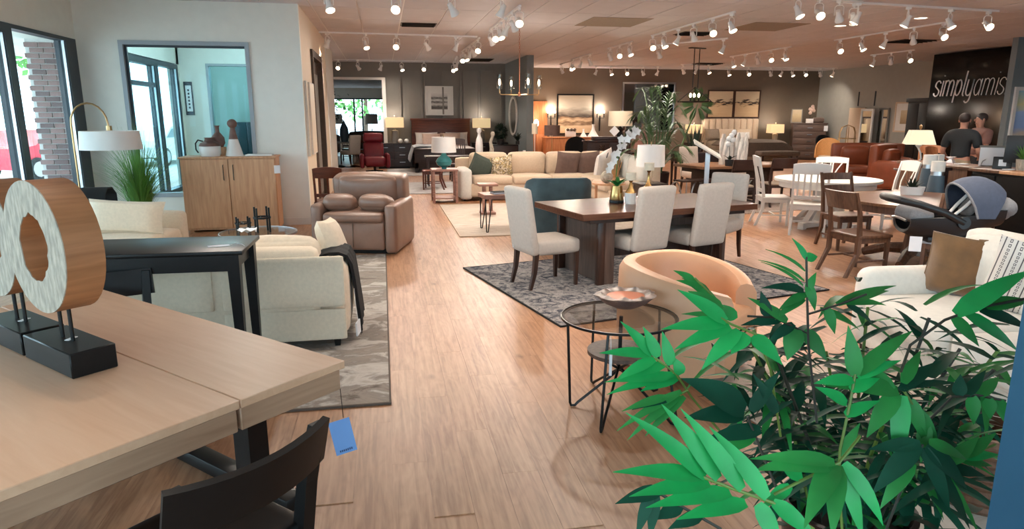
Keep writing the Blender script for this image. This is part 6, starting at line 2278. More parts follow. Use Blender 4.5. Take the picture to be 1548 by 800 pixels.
for (x, y, z, a_, b_, c_) in ((.40, .02, .40, .13, .16, .08), (.48, -.06, .36, .12, .13, .10), (.36, -.08, .44, .08, .10, .05), (.55, .04, .31, .08, .12, .10)):
    m.ell((x, y, z), (a_, b_, c_), 16, 10)
for v_ in m.bm.verts:
    v_.co += Vector((.014 * math.sin(31 * v_.co.y), 0, .016 * math.sin(37 * v_.co.x + 23 * v_.co.y)))
o = m.build('blanket', 'grey_cloth')
tag(o, 'grey knitted blanket bundled at the head of the infant car seat', 'blanket')
at_loc(o, (5.62, 5.95, .482), (0, 0, -14))

# ================================================================ cream sofa on the right
s3 = sofa('sofa', 'off-white sofa with brown and striped cushions along the right', (3.80, 3.28, .0), 84, 2.15, 1.02, 2, .47, .63, .90, .2, 'offwhite', True, up=.06, cush_t=.2)
pillow('mustard brown velvet cushion at the far arm of the right sofa', (3.98, 4.00, .69), (16, 6, -42), .48, .48, .17, 'mustard', piping='mustard')
pillow('second mustard velvet cushion tucked behind the striped cushion', (4.16, 3.72, .72), (14, -8, -60), .46, .46, .16, 'mustard', piping='mustard')
pillow('off-white cushion with grey stripes and beads on the right sofa', (4.02, 3.50, .70), (18, 12, -48), .54, .54, .17, 'striped')
pillow('striped cushion lying low at the near end of the right sofa', (3.42, 2.62, .54), (70, 0, -30), .45, .40, .14, 'striped')
area_rug('pale mottled rug beneath the right sofa and the bamboo', (2.95, 2.9), (1.7, 2.6), 6, 'rug_light', h=.008)
# brown wicker basket behind the bamboo plant
t = T('basket', 'brown woven basket behind the bamboo leaves by the right sofa', 'basket', (2.66, 2.42, .01))
m = MB()
for i in range(9):
    m.lathe([(.185 + .006 * i, .04 * i), (.20 + .006 * i, .04 * i + .02), (.185 + .006 * i, .04 * i + .04)], seg=24, ring=True)
m.lathe([(0, 0), (.18, 0), (.18, .012), (0, .012)], seg=24)
m.build('body', 'brown_wood', t)
MB().lathe([(.225, .35), (.25, .35), (.25, .38), (.225, .38), (.225, .35)], seg=24).build('rim', 'brown_wood', t)

# ================================================================ counter and what stands on it
t = T('counter', 'black service counter with a light wood top at the right', 'counter', (8.62, 7.35, 0), 0)
MB().bx(-.42, .32, -1.4, 1.0, 0, .96, .004).build('body', 'black_wood', t)
MB().bx(-.48, .36, -1.42, .52, .96, 1.0, .004).build('top', 'light_wood', t)
MB().bx(-.48, .36, .525, 1.02, .96, 1.0, .004).build('top', 'brown_wood', t)
MB().bx(-.435, -.42, .62, 1.0, .05, .92).build('front_panel', 'black_wood', t)
MB().bx(-.435, -.42, -1.35, .5, .05, .92).build('front_panel', 'black_wood', t)
t = T('desk', 'brown desk adjoining the black counter towards the armoire', 'table', (8.75, 9.15, 0))
MB().bx(-.5, .12, -.68, .75, .96, 1.0, .004).build('tabletop', 'brown_wood', t)
MB().bx(-.46, .08, -.62, .7, 0, .96).build('body', 'brown_wood', t)
CZ = 1.001


def onc(px, d):
    p = at(px, 250, d)
    return (p.x, p.y)


t = T('sign_board', 'white board with a grey clip standing on the counter', 'sign', (*onc(1500, 9.95), CZ), -42)
MB(Matrix.Rotation(R(-10), 4, 'X')).bx(-.17, .17, 0, .012, .0, .29).build('board', 'paper', t)
MB(Matrix.Rotation(R(-10), 4, 'X')).bx(-.18, .18, -.006, .018, .27, .30).build('clip', 'grey_wall', t)
MB().bx(-.14, .14, .0, .14, 0, .012).build('foot', 'grey_wall', t)
t = T('small_frame', 'small dark frame with a white square on the counter', 'sign', (*onc(1515, 9.45), CZ), -42)
MB(Matrix.Rotation(R(-12), 4, 'X')).bx(-.11, .11, 0, .02, .0, .17, .004).build('frame', 'black_plastic', t)
MB(Matrix.Rotation(R(-12), 4, 'X')).bx(-.045, .045, -.003, 0, .04, .13).build('card', 'paper', t)
MB().bx(-.06, .06, .0, .09, 0, .01).build('foot', 'black_plastic', t)
t = T('monitor', 'black computer monitor seen from behind on the counter', 'monitor', (*onc(1556, 9.3), CZ), -40)
MB().bx(-.30, .30, -.02, .03, .09, .46, .01).build('housing', 'black_plastic', t)
MB().bx(-.05, .05, -.0, .04, .01, .2).build('stand', 'black_plastic', t)
MB().bx(-.12, .12, -.08, .1, 0, .012).build('foot', 'black_plastic', t)
t = T('succulent', 'green succulent in a pale stone pot on the counter', 'plant', (*onc(1546, 9.2), CZ))
MB().lathe([(0, 0), (.07, 0), (.085, .15), (.075, .15), (.07, .12)], seg=20).build('pot', 'ring_face', t)
for i in range(22):
    a = 2.4 * i
    leafmesh(MB(), (0, 0, .13), (.13 * math.cos(a), .13 * math.sin(a), .18 + .05 * (i % 4)), .03, .04, None, 3).build('leaf', 'grass', t)
for px, d, nm, mt in ((1453, 10.35, 'white paper slip lying at the left end of the counter', 'paper'), (1528, 9.3, 'white notepad lying behind the small dark frame', 'paper')):
    o = tag(MB().box((0, 0, .006), (.16, .1, .012)).build('paper', mt), nm, 'paper')
    o.location = (*onc(px, d), CZ)
o = tag(MB().tube([(0, 0, 0), (.03, 0, .07), (.09, 0, .10)], .008, 6).build('pen', 'silver'), 'silver pen stand wire by the white board', 'pen')
o.location = (*onc(1482, 10.0), CZ)
o = tag(MB().lathe([(.09, 0), (.03, .05), (.09, .09), (.0, .09)], seg=3).build('paper_tent', 'paper'), 'white folded card tent at the left end of the brown desk', 'sign')
o.location = (*onc(1437, 10.7), 1.001)


# ================================================================ people behind the counter
def skin_body(name, mat, pts, edges, radii, parent, sub=2):
    me = bpy.data.meshes.new(name)
    me.from_pydata(pts, edges, [])
    o = bpy.data.objects.new(name, me)
    C.objects.link(o)
    o.parent = parent
    sk = o.modifiers.new('skin', 'SKIN')
    sv = me.skin_vertices.new(name='') if not me.skin_vertices else me.skin_vertices[0]
    for i, r_ in enumerate(radii):
        v = sv.data[i]
        v.radius = r_ if isinstance(r_, tuple) else (r_, r_)
        v.use_root = (i == 0)
    su = o.modifiers.new('sub', 'SUBSURF')
    su.levels = su.render_levels = sub
    me.materials.append(M[mat])
    sk.use_smooth_shade = True
    return o


def person(loc, rz, label, shirt, pants, hair, arm_l, arm_r, head_turn=0.0, short=True, hair_long=False):
    """standing figure 1.76 m tall facing +y; arm_* are (elbow, wrist, finger direction)"""
    t = T('person', label, 'person', loc, rz)
    P, E_, Rd = [], [], []

    def v(p, r_, link_=None):
        P.append(p)
        Rd.append(r_)
        if link_ is not None:
            E_.append((link_, len(P) - 1))
        return len(P) - 1
    pelvis = v((0, 0, .93), (.15, .11))
    waist = v((0, .0, 1.08), (.14, .10), pelvis)
    chest = v((0, .0, 1.28), (.17, .115), waist)
    upper = v((0, -.01, 1.42), (.12, .085), chest)
    neck = v((0, .0, 1.50), .055, upper)
    jaw = v((0, .025, 1.565), (.062, .07), neck)
    head = v((0, .01, 1.655), (.078, .098), jaw)
    v((0, .0, 1.73), (.055, .07), head)
    for s, arm in ((-1, arm_l), (1, arm_r)):
        sh = v((s * .19, -.01, 1.42), .062, upper)
        el = v(arm[0], .044, sh)
        wr = v(arm[1], .028, el)
        fd = Vector(arm[2]).normalized()
        sd = Vector((s * -.3, .8, .2)).cross(fd).normalized()
        pm = v(tuple(Vector(arm[1]) + fd * .06), (.036, .018), wr)
        for k_, ln in enumerate((.085, .095, .09, .07)):
            o_ = sd * (-.03 + .02 * k_)
            a_ = Vector(arm[1]) + fd * .09 + o_
            b_ = v(tuple(a_), .0095, pm)
            c_ = v(tuple(a_ + fd * ln * .5 + Vector((0, 0, -.004))), .009, b_)
            v(tuple(a_ + fd * ln * .9 + Vector((0, .008, -.016))), .0075, c_)
        tb = v(tuple(Vector(arm[1]) + fd * .04 - sd * .035), .011, wr)
        v(tuple(Vector(arm[1]) + fd * .085 - sd * .055), .009, tb)
    for s in (-1, 1):
        hp = v((s * .095, 0, .88), .088, pelvis)
        kn = v((s * .105, .015, .49), .056, hp)
        an = v((s * .105, -.01, .09), .038, kn)
        v((s * .115, .13, .035), (.04, .028), an)
    body = skin_body('body', 'skin', P, E_, Rd, t)
    # face: nose, eyes, ears, mouth
    mh = Matrix.Translation((0, .01, 1.64)) @ Matrix.Rotation(head_turn, 4, 'Z')
    MB(mh).ell((0, .105, -.005), (.014, .022, .024), 8, 6).ell((-.082, 0, -.005), (.012, .022, .034), 8, 6).ell((.082, 0, -.005), (.012, .022, .034), 8, 6).build('nose_and_ears', 'skin', t)
    MB(mh).ell((-.032, .088, .018), (.010, .006, .005), 8, 6).ell((.032, .088, .018), (.010, .006, .005), 8, 6).build('eyes', 'hair', t)
    MB(mh).ell((0, .085, -.06), (.026, .01, .007), 8, 6).build('mouth', 'clay', t)
    MB(mh).ell((0, -.022, .04), (.087, .098, .088), 16, 10).build('hair', hair, t)
    if hair_long:
        MB(mh).soft((0, -.06, -.06), (.17, .08, .26), .04).build('hair_length', hair, t)
    # clothes
    P, E_, Rd = [], [], []
    a = v((0, 0, .985), (.178, .136))
    b = v((0, 0, 1.08), (.158, .118), a)
    c = v((0, 0, 1.28), (.19, .132), b)
    d = v((0, -.014, 1.43), (.18, .13), c)
    v((0, -.01, 1.505), .088, d)
    for s, arm in ((-1, arm_l), (1, arm_r)):
        sh = v((s * .195, -.012, 1.41), .095, d)
        e_ = Vector(arm[0])
        q = Vector((s * .195, -.01, 1.41))
        v(tuple(q.lerp(e_, .85 if short else 1.0)), .068 if short else .056, sh)
    skin_body('shirt', shirt, P, E_, Rd, t)
    P, E_, Rd = [], [], []
    a = v((0, 0, .94), (.168, .13))
    v((0, 0, 1.06), (.152, .114), a)
    for s in (-1, 1):
        hp = v((s * .098, 0, .84), .10, a)
        kn = v((s * .108, .012, .48), .074, hp)
        v((s * .108, -.008, .10), .062, kn)
    skin_body('trousers', pants, P, E_, Rd, t)
    for s in (-1, 1):
        MB().soft((s * .112, .06, .045), (.095, .27, .085), .035).build('shoe', 'black_cloth', t)
    return t


g = at(1456, 200, 11.6)
person((g.x, g.y, 0), -58, 'person in a dark short sleeved shirt and khaki trousers, back turned', 'shirt_dark', 'khaki', 'hair', ((-.27, -.03, 1.12), (-.24, .16, .98), (.3, .8, -.2)), ((.27, -.03, 1.12), (.25, .18, 1.00), (-.2, .8, -.1)))
g = at(1481, 200, 12.5)
person((g.x, g.y, 0), 80, 'person in a muted pinkish top half hidden behind the dark shirt', 'mauve', 'shirt_dark', 'hair', ((-.25, .02, 1.15), (-.16, .22, 1.12), (.5, .6, .2)), ((.25, .02, 1.14), (.16, .22, 1.08), (-.5, .6, .1)), 0.0, True, False)

# ================================================================ leather seating and scroll lamp
g = at(1318, 230, 17.2)
s4 = sofa('leather_sofa', 'cognac leather two seat sofa before the right wall', (g.x, g.y, 0), 158, 1.75, 1.0, 2, .46, .66, .98, .2, 'cognac', True, up=.1)
g = at(1362, 235, 15.6)
s5 = sofa('leather_recliner', 'cognac leather recliner with its side to the camera, right of the leather sofa', (g.x, g.y, 0), 205, 1.0, 1.0, 1, .46, .68, 1.02, .2, 'cognac', True, up=.12)
s5['category'] = 'armchair'
g = at(1386, 240, 11.5)
t = T('console_table', 'dark narrow table carrying the scrolled lamp', 'table', (g.x, g.y, 0), -30)
MB().bx(-.3, .3, -.2, .2, .80, .83, .004).build('tabletop', 'espresso', t)
MB().bx(-.25, .25, -.15, .15, .1, .8).build('box', 'espresso', t)
for sx in (-1, 1):
    for sy in (-1, 1):
        MB().bx(sx * .22 - .02, sx * .22 + .02, sy * .13 - .02, sy * .13 + .02, 0, .1).build('foot', 'espresso', t)
t = T('table_lamp', 'lamp with scrolled white iron base and tapered cream square shade', 'lamp', (g.x, g.y, .831), -32)
MB().tube([(-.12, 0, .06), (-.16, 0, .02), (-.2, 0, .05), (-.17, 0, .10), (-.1, 0, .06), (.0, 0, .08), (.06, 0, .18), (.04, 0, .28), (.0, 0, .36), (.0, 0, .46)], .014, 7).build('scroll_base', 'white_paint', t)
MB().cyl((0, 0, 0), .1, .015, 20).tube([(0, 0, .01), (0, 0, .08)], .02, 8).build('foot', 'white_paint', t)
MB().lathe([(0, .34), (.05, .40), (0, .46)], seg=4).build('ornament', 'white_paint', t)
a = [(-.22, -.22, .42), (.22, -.22, .42), (.22, .22, .42), (-.22, .22, .42)]
b = [(-.15, -.15, .65), (.15, -.15, .65), (.15, .15, .65), (-.15, .15, .65)]
MB().loft([[(x * .97, y * .97, z) for x, y, z in a], a, b, [(x * .97, y * .97, z) for x, y, z in b], [(x * .97, y * .97, z) for x, y, z in a]], True).build('lamp_shade', 'shade_half', t, 20)
MB().lathe([(0, .65), (.02, .68), (.025, .72), (0, .75)], seg=10).build('finial', 'brass', t)
for px, d, rz, nm in ((1428, 13.6, 200, 'honey wood arched back chair behind the slate blue holders'), (1410, 14.2, 150, 'honey wood arched back chair behind the scrolled lamp')):
    g = at(px, 240, d)
    slat_chair('side_chair', nm, (g.x, g.y, 0), rz, 'orange_wood', 1.08, .46, nsl=3)
# annex furniture glimpsed through the opening
t = T('dining_table', 'grey topped dining table in the annex beyond the opening', 'table', (-1.75, 25.6, 0))
MB().bx(-.8, .8, -.5, .5, .72, .76).build('tabletop', 'grey_wall', t)
for sx in (-1, 1):
    for sy in (-1, 1):
        MB().leg((sx * .7, sy * .42, 0), (.06, .06), (sx * .7, sy * .42, .72), (.08, .08)).build('leg', 'white_paint', t)
dup(p1, (-1.15, 24.9, 0), 40, 'pale upholstered chair at the annex dining table', 'annex chairs')
slat_chair('dining_chair', 'brown wooden chair in the annex behind the red recliner', (-.75, 26.2, 0), 0, 'red_wood', .98, .5, style='ladder')
slat_chair('dining_chair', 'dark slatted chair in the annex beside the pale upholstered chair', (-1.3, 26.9, 0), 180, 'espresso', .98, .46)
t = T('sideboard', 'dark curved top sideboard in the annex beneath the windows', 'cabinet', (-.5, 29.5, 0))
MB().bx(-.8, .8, -.25, .25, .1, .9).build('body', 'taupe_dark', t)
MB().soft((0, 0, .95), (1.7, .5, .12), .05, (0, 0, .05)).build('top', 'taupe_dark', t)
MB().bx(-.7, .7, -.2, .2, 0, .1).build('plinth', 'black_wood', t)
t = T('sofa', 'grey sofa back in the annex beneath the windows', 'sofa', (-2.6, 30.5, 0))
MB().soft((0, 0, .5), (1.6, .5, .75), .1).build('body', 'grey_cloth', t)
for sx in (-1, 1):
    MB().bx(sx * .6 - .04, sx * .6 + .04, -.1, .1, 0, .14).build('leg', 'black_wood', t)
o = tag(MB().lathe([(0, 0), (.12, 0), (.16, .25), (.14, .5), (.05, .68), (.06, .72)], seg=18).build('vase', 'slate_blue'), 'tall dark vase on the annex table', 'vase')
o.location = (-1.35, 25.6, .761)
for x, y, nm in ((-2.0, 32.0, 'white drum lamp in the annex left of the window mullion'), (-.45, 31.5, 'white drum lamp in the annex right of the window mullion')):
    table_lamp((x, y, 0), nm, [(0, 0), (.16, 0), (.16, .02), (.02, .04), (.015, 1.2)], 'white_paint', (.28, .25, 1.3, 1.75), 'shade_white', name='floor_lamp')
o = T('potted_tree', 'dark leafed indoor tree at the left of the cased opening', 'plant', (-1.75, 24.1, 0))
MB().lathe([(0, 0), (.16, 0), (.2, .35), (.18, .35)], seg=16).build('pot', 'black_plastic', o)
MB().tube([(0, 0, .3), (.02, 0, 1.2), (0, 0, 2.0)], [.03, .025, .015], 6).build('trunk', 'bark', o)
m = MB()
for i in range(420):
    p = Vector((rnd.gauss(0, .2), rnd.gauss(0, .2), 1.9 + max(-.5, min(.6, rnd.gauss(0, .26)))))
    leafmesh(m, p, p + Vector((rnd.uniform(-.14, .14), rnd.uniform(-.14, .14), rnd.uniform(-.1, .1))), .06, 0, None, 2)
stuff(m.build('foliage', 'dark_green', o, fixn=False))
# ================================================================ big bamboo plant in the foreground
BP = Vector((1.62, 1.98, 0))
bam = T('bamboo_plant', 'big artificial bamboo plant with bright green leaves in front', 'plant', tuple(BP))
MB().lathe([(0, 0), (.17, 0), (.2, .02), (.23, .36), (.21, .36), (.2, .3)], seg=28).build('pot', 'espresso', bam)
MB().cyl((0, 0, .28), .205, .03, 24).build('soil', 'soil', bam)


def bleaf(b, tip, w, mat, droop=.06, up=None):
    v = Vector(b) - BP
    w_ = Vector(tip) - BP
    n = up
    if n is None:
        n = (CAM - Vector(b)).normalized() * .8 + Vector((0, 0, .6))
    leafmesh(MB(), v, w_, w, droop, n, 6, .18).build('leaf', mat, bam, fixn=False)


def twig(pts, r=.004, mat='stem'):
    MB().tube([Vector(p) - BP for p in pts], r, 6).build('stem', mat, bam)


def fr(d, stem_px, leaves, mat, w=.036, smat='stem', r=.0035):
    """frond: stem pixels [(x, y, extra depth)], leaves [(bx, by, tx, ty, tip depth change)]"""
    if stem_px:
        twig([at(x, y, d + e) for x, y, e in stem_px], r, smat)
    for lf in leaves:
        bx_, by_, tx_, ty_ = lf[:4]
        dd = lf[4] if len(lf) > 4 else 0
        mt = lf[5] if len(lf) > 5 else mat
        ww = lf[6] if len(lf) > 6 else w
        dr = lf[7] if len(lf) > 7 else .05
        bleaf(at(bx_, by_, d), at(tx_, ty_, d + dd), ww, mt, dr)


# lower left bright frond
fr(1.42, [(1062, 721, 0), (1105, 738, 0), (1168, 760, .0), (1230, 800, .05)], [
    (1066, 722, 946, 624, -.05), (1086, 724, 1000, 611, 0), (1122, 740, 1029, 618, 0), (1160, 753, 1072, 645, .02),
    (1062, 721, 926, 714, -.06), (1072, 730, 951, 751, -.04), (1104, 745, 976, 768, -.03), (1128, 761, 1022, 786, -.02),
    (1145, 762, 1180, 830, 0), (1168, 760, 1235, 815, 0)], 'leaf_bright', .040)
# mid left frond
fr(1.95, [(990, 541, 0), (1022, 565, 0), (1045, 600, 0), (1120, 690, .05)], [
    (984, 536, 906, 534, 0), (986, 537, 938, 486, 0), (995, 540, 972, 494, 0), (1014, 552, 1001, 501, 0), (1030, 566, 1018, 540, 0),
    (990, 543, 930, 576, 0), (1004, 552, 944, 572, 0), (1018, 566, 917, 597, 0), (1022, 570, 914, 578, 0), (1024, 572, 968, 592, 0)], 'leaf_bright', .036)
fr(1.9, [(1040, 590, 0), (1000, 610, 0)], [
    (1030, 592, 932, 652, .0, 'leaf_mid'), (1028, 598, 948, 666, .0, 'leaf_mid'), (1020, 600, 955, 620, 0, 'leaf_dark'), (1035, 600, 975, 660, 0, 'leaf_mid'), (1010, 600, 940, 622, 0, 'leaf_mid')], 'leaf_mid', .028)
# upper middle frond
fr(1.85, [(1085, 478, 0), (1105, 490, 0), (1144, 506, 0), (1165, 560, .05), (1180, 660, .1)], [
    (1098, 487, 1024, 438, 0), (1096, 489, 1000, 498, 0), (1104, 494, 1019, 529, 0), (1118, 500, 1060, 560, 0), (1138, 508, 1183, 552, -.05),
    (1130, 506, 1105, 535, 0), (1090, 470, 1040, 440, .1, 'leaf_mid'), (1110, 484, 1080, 460, .1)], 'leaf_bright', .046)
fr(2.1, [(1092, 470, 0), (1075, 445, 0), (1050, 420, 0)], [
    (1050, 425, 1018, 409, 0), (1062, 435, 1022, 424, 0), (1070, 440, 1030, 420, .1), (1078, 452, 1040, 430, 0), (1085, 462, 1045, 420, .05), (1092, 474, 1055, 428, .05), (1095, 480, 1030, 475, .1)], 'leaf_mid', .026)
# top sprig with thin arching leaves
twig([at(1219, 388, 2.05), at(1220, 440, 2.05), at(1222, 520, 2.0), at(1235, 640, 1.95)], .0035, 'dark_stem')
for tx_, ty_, bx_, by_, mt, w in ((1146, 393, 1216, 425, 'leaf_mid', .012), (1157, 377, 1217, 410, 'leaf_mid', .012), (1150, 396, 1214, 432, 'leaf_mid', .012), (1197, 360, 1219, 392, 'leaf_bright', .02), (1236, 388, 1219, 392, 'leaf_bright', .036), (1150, 436, 1215, 440, 'leaf_dark', .032), (1234, 412, 1221, 440, 'leaf_mid', .026), (1176, 470, 1219, 445, 'leaf_mid', .03), (1232, 470, 1221, 430, 'leaf_mid', .03), (1170, 485, 1216, 452, 'leaf_mid', .03)):
    bleaf(at(bx_, by_, 2.05), at(tx_, ty_, 2.05), w, mt, .12)
# side sprigs right of the top
fr(2.1, [(1222, 475, 0), (1270, 460, 0), (1310, 445, 0)], [
    (1265, 461, 1355, 432, .1, 'leaf_mid'), (1275, 458, 1340, 462, .1, 'leaf_mid'), (1290, 455, 1344, 440, .1, 'leaf_mid'), (1250, 466, 1262, 505, 0, 'leaf_mid'), (1240, 468, 1300, 500, .1, 'leaf_mid'), (1280, 462, 1322, 495, .1, 'leaf_dark')], 'leaf_mid', .034, 'dark_stem')
fr(2.05, [(1222, 505, 0), (1170, 480, 0), (1130, 478, 0)], [
    (1190, 486, 1130, 450, 0, 'leaf_mid'), (1180, 484, 1120, 492, 0, 'leaf_dark'), (1200, 490, 1160, 520, 0, 'leaf_dark'), (1160, 478, 1150, 440, 0, 'leaf_dark'), (1205, 498, 1190, 545, 0, 'leaf_mid', .06), (1215, 500, 1250, 545, 0, 'leaf_mid', .05)], 'leaf_dark', .036, 'dark_stem')
# arching sprig over the sofa on the right
fr(1.62, [(1362, 562, .05), (1376, 522, 0), (1428, 484, 0), (1480, 465, 0), (1550, 452, -.02)], [
    (1445, 476, 1560, 408, 0, 'leaf_bright', .052), (1440, 480, 1480, 524, 0, 'leaf_mid', .032), (1460, 474, 1540, 532, 0, 'leaf_bright', .034), (1480, 468, 1560, 500, 0, 'leaf_dark', .034), (1490, 464, 1560, 455, 0, 'leaf_mid', .04)], 'leaf_bright', .036, 'dark_stem')
# centre right frond with upright stem
fr(1.7, [(1293, 566, 0), (1285, 610, 0), (1270, 680, 0), (1268, 730, .02), (1275, 830, .05)], [
    (1293, 568, 1282, 492, 0, 'leaf_mid', .042), (1296, 566, 1380, 500, .05, 'leaf_mid', .042), (1296, 570, 1362, 545, 0, 'leaf_bright', .034), (1290, 575, 1230, 580, 0, 'leaf_bright', .036),
    (1286, 590, 1330, 572, 0, 'leaf_bright', .038), (1280, 610, 1232, 585, 0, 'leaf_bright', .034), (1278, 628, 1330, 606, 0, 'leaf_bright', .034), (1272, 690, 1300, 640, 0, 'leaf_mid', .03)], 'leaf_bright', .036)
# big arching cluster at bottom centre
fr(1.46, [(1300, 660, .05), (1268, 700, 0), (1225, 720, 0), (1170, 748, 0)], [
    (1262, 700, 1134, 694, 0, 'leaf_mid', .036, .08), (1258, 704, 1140, 712, 0, 'leaf_mid', .05, .12), (1262, 702, 1215, 800, -.08, 'leaf_mid', .05, .10), (1266, 704, 1258, 815, -.08, 'leaf_mid', .042, .08),
    (1272, 704, 1304, 815, 0, 'leaf_bright', .034, .06), (1276, 700, 1335, 795, 0, 'leaf_bright', .034, .10), (1210, 726, 1180, 700, .05, 'leaf_bright', .03), (1195, 735, 1150, 770, 0, 'leaf_bright', .03), (1240, 716, 1190, 680, .1, 'leaf_bright', .03)], 'leaf_mid', .036)
# right hand drooping cluster
fr(1.72, [(1362, 560, .05), (1366, 590, 0), (1410, 660, 0), (1430, 720, .02)], [
    (1358, 592, 1244, 583, 0, 'leaf_mid', .052, .06), (1356, 596, 1310, 662, 0, 'leaf_mid', .05, .06), (1364, 598, 1355, 708, 0, 'leaf_bright', .046, .05), (1376, 604, 1398, 670, 0, 'leaf_mid', .036), (1390, 620, 1420, 690, 0, 'leaf_mid', .03),
    (1362, 590, 1425, 545, .05, 'leaf_dark', .036), (1350, 590, 1290, 545, .05, 'leaf_mid', .04), (1366, 580, 1392, 530, .05, 'leaf_mid', .032), (1370, 585, 1450, 580, .05, 'leaf_dark', .022), (1400, 640, 1392, 700, 0, 'leaf_mid', .036)], 'leaf_mid', .04)
# dark cluster lower right
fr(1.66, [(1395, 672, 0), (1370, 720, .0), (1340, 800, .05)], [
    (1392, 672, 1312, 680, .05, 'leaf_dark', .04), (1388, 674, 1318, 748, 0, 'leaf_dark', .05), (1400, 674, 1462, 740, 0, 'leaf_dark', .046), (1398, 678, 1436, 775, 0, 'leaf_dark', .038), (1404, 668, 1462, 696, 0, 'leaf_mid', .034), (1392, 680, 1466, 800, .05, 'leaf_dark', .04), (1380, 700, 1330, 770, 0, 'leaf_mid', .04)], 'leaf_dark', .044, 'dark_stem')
# little sprig at the right edge with hanging leaves
fr(1.75, [(1400, 640, .02), (1440, 600, 0), (1480, 598, 0), (1520, 606, 0)], [
    (1450, 598, 1452, 566, 0, 'leaf_dark', .034), (1470, 598, 1472, 642, 0, 'leaf_mid', .034), (1495, 602, 1497, 634, 0, 'leaf_mid', .032), (1460, 600, 1490, 560, .05, 'leaf_dark', .03), (1480, 600, 1510, 570, .05, 'leaf_mid', .034), (1510, 604, 1520, 640, 0, 'leaf_mid', .03)], 'leaf_mid', .034, 'dark_stem')
fr(1.7, [(1410, 720, 0), (1460, 690, 0), (1505, 672, 0)], [
    (1460, 690, 1506, 655, 0, 'leaf_mid', .034), (1455, 692, 1512, 688, 0, 'leaf_bright', .03), (1440, 700, 1480, 660, 0, 'leaf_mid', .036), (1430, 708, 1490, 720, 0, 'leaf_dark', .036), (1450, 695, 1500, 705, .0, 'leaf_mid', .03)], 'leaf_mid', .034)
# big dark leaves left of centre
fr(1.86, [(1130, 630, 0), (1150, 680, 0), (1190, 780, 0)], [
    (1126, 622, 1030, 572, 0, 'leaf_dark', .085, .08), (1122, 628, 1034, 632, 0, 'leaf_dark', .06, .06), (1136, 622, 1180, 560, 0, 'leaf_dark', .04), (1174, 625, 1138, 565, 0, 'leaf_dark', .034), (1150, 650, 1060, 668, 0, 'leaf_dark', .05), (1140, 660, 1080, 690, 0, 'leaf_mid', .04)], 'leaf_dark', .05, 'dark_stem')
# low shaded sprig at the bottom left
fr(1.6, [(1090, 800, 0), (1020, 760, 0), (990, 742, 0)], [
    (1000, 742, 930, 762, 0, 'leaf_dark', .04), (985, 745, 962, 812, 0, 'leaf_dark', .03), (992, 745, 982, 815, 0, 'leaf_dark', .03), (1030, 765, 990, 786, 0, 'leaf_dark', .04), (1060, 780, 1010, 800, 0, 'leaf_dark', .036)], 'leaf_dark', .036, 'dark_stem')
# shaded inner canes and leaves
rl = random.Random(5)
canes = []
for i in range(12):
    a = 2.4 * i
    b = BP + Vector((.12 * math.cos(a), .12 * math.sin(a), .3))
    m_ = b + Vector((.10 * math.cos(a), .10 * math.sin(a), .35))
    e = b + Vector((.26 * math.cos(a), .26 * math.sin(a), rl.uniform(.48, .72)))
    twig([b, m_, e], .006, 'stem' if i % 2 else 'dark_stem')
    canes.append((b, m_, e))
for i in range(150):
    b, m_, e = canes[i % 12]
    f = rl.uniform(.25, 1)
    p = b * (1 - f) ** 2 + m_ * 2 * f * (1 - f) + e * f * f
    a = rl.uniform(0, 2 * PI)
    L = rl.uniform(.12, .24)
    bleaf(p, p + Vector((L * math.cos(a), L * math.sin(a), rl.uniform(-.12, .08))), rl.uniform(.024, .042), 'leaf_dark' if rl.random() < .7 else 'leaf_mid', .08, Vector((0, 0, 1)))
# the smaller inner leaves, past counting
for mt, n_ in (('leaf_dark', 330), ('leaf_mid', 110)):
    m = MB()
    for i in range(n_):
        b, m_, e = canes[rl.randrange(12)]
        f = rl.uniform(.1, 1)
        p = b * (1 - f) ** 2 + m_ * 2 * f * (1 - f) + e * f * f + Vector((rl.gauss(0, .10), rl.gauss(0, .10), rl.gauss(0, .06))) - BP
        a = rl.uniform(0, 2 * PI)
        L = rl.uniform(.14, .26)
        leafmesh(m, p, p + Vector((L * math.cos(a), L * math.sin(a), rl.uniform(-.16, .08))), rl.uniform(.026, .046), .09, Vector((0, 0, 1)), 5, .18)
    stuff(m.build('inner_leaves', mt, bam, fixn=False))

# ================================================================ ceiling lights
NL = [0]


def spot(parent, loc, aim, watts, size=95):
    l = bpy.data.lights.new('spot_light', 'SPOT')
    l.energy = watts
    l.color = WARM
    l.spot_size = R(size)
    l.spot_blend = .7
    l.shadow_soft_size = .045
    o = bpy.data.objects.new('spot_light', l)
    C.objects.link(o)
    o.parent = parent
    o.location = loc
    o.rotation_euler = Vector(aim).to_track_quat('-Z', 'Y').to_euler()
    NL[0] += 1


HEADS = {}


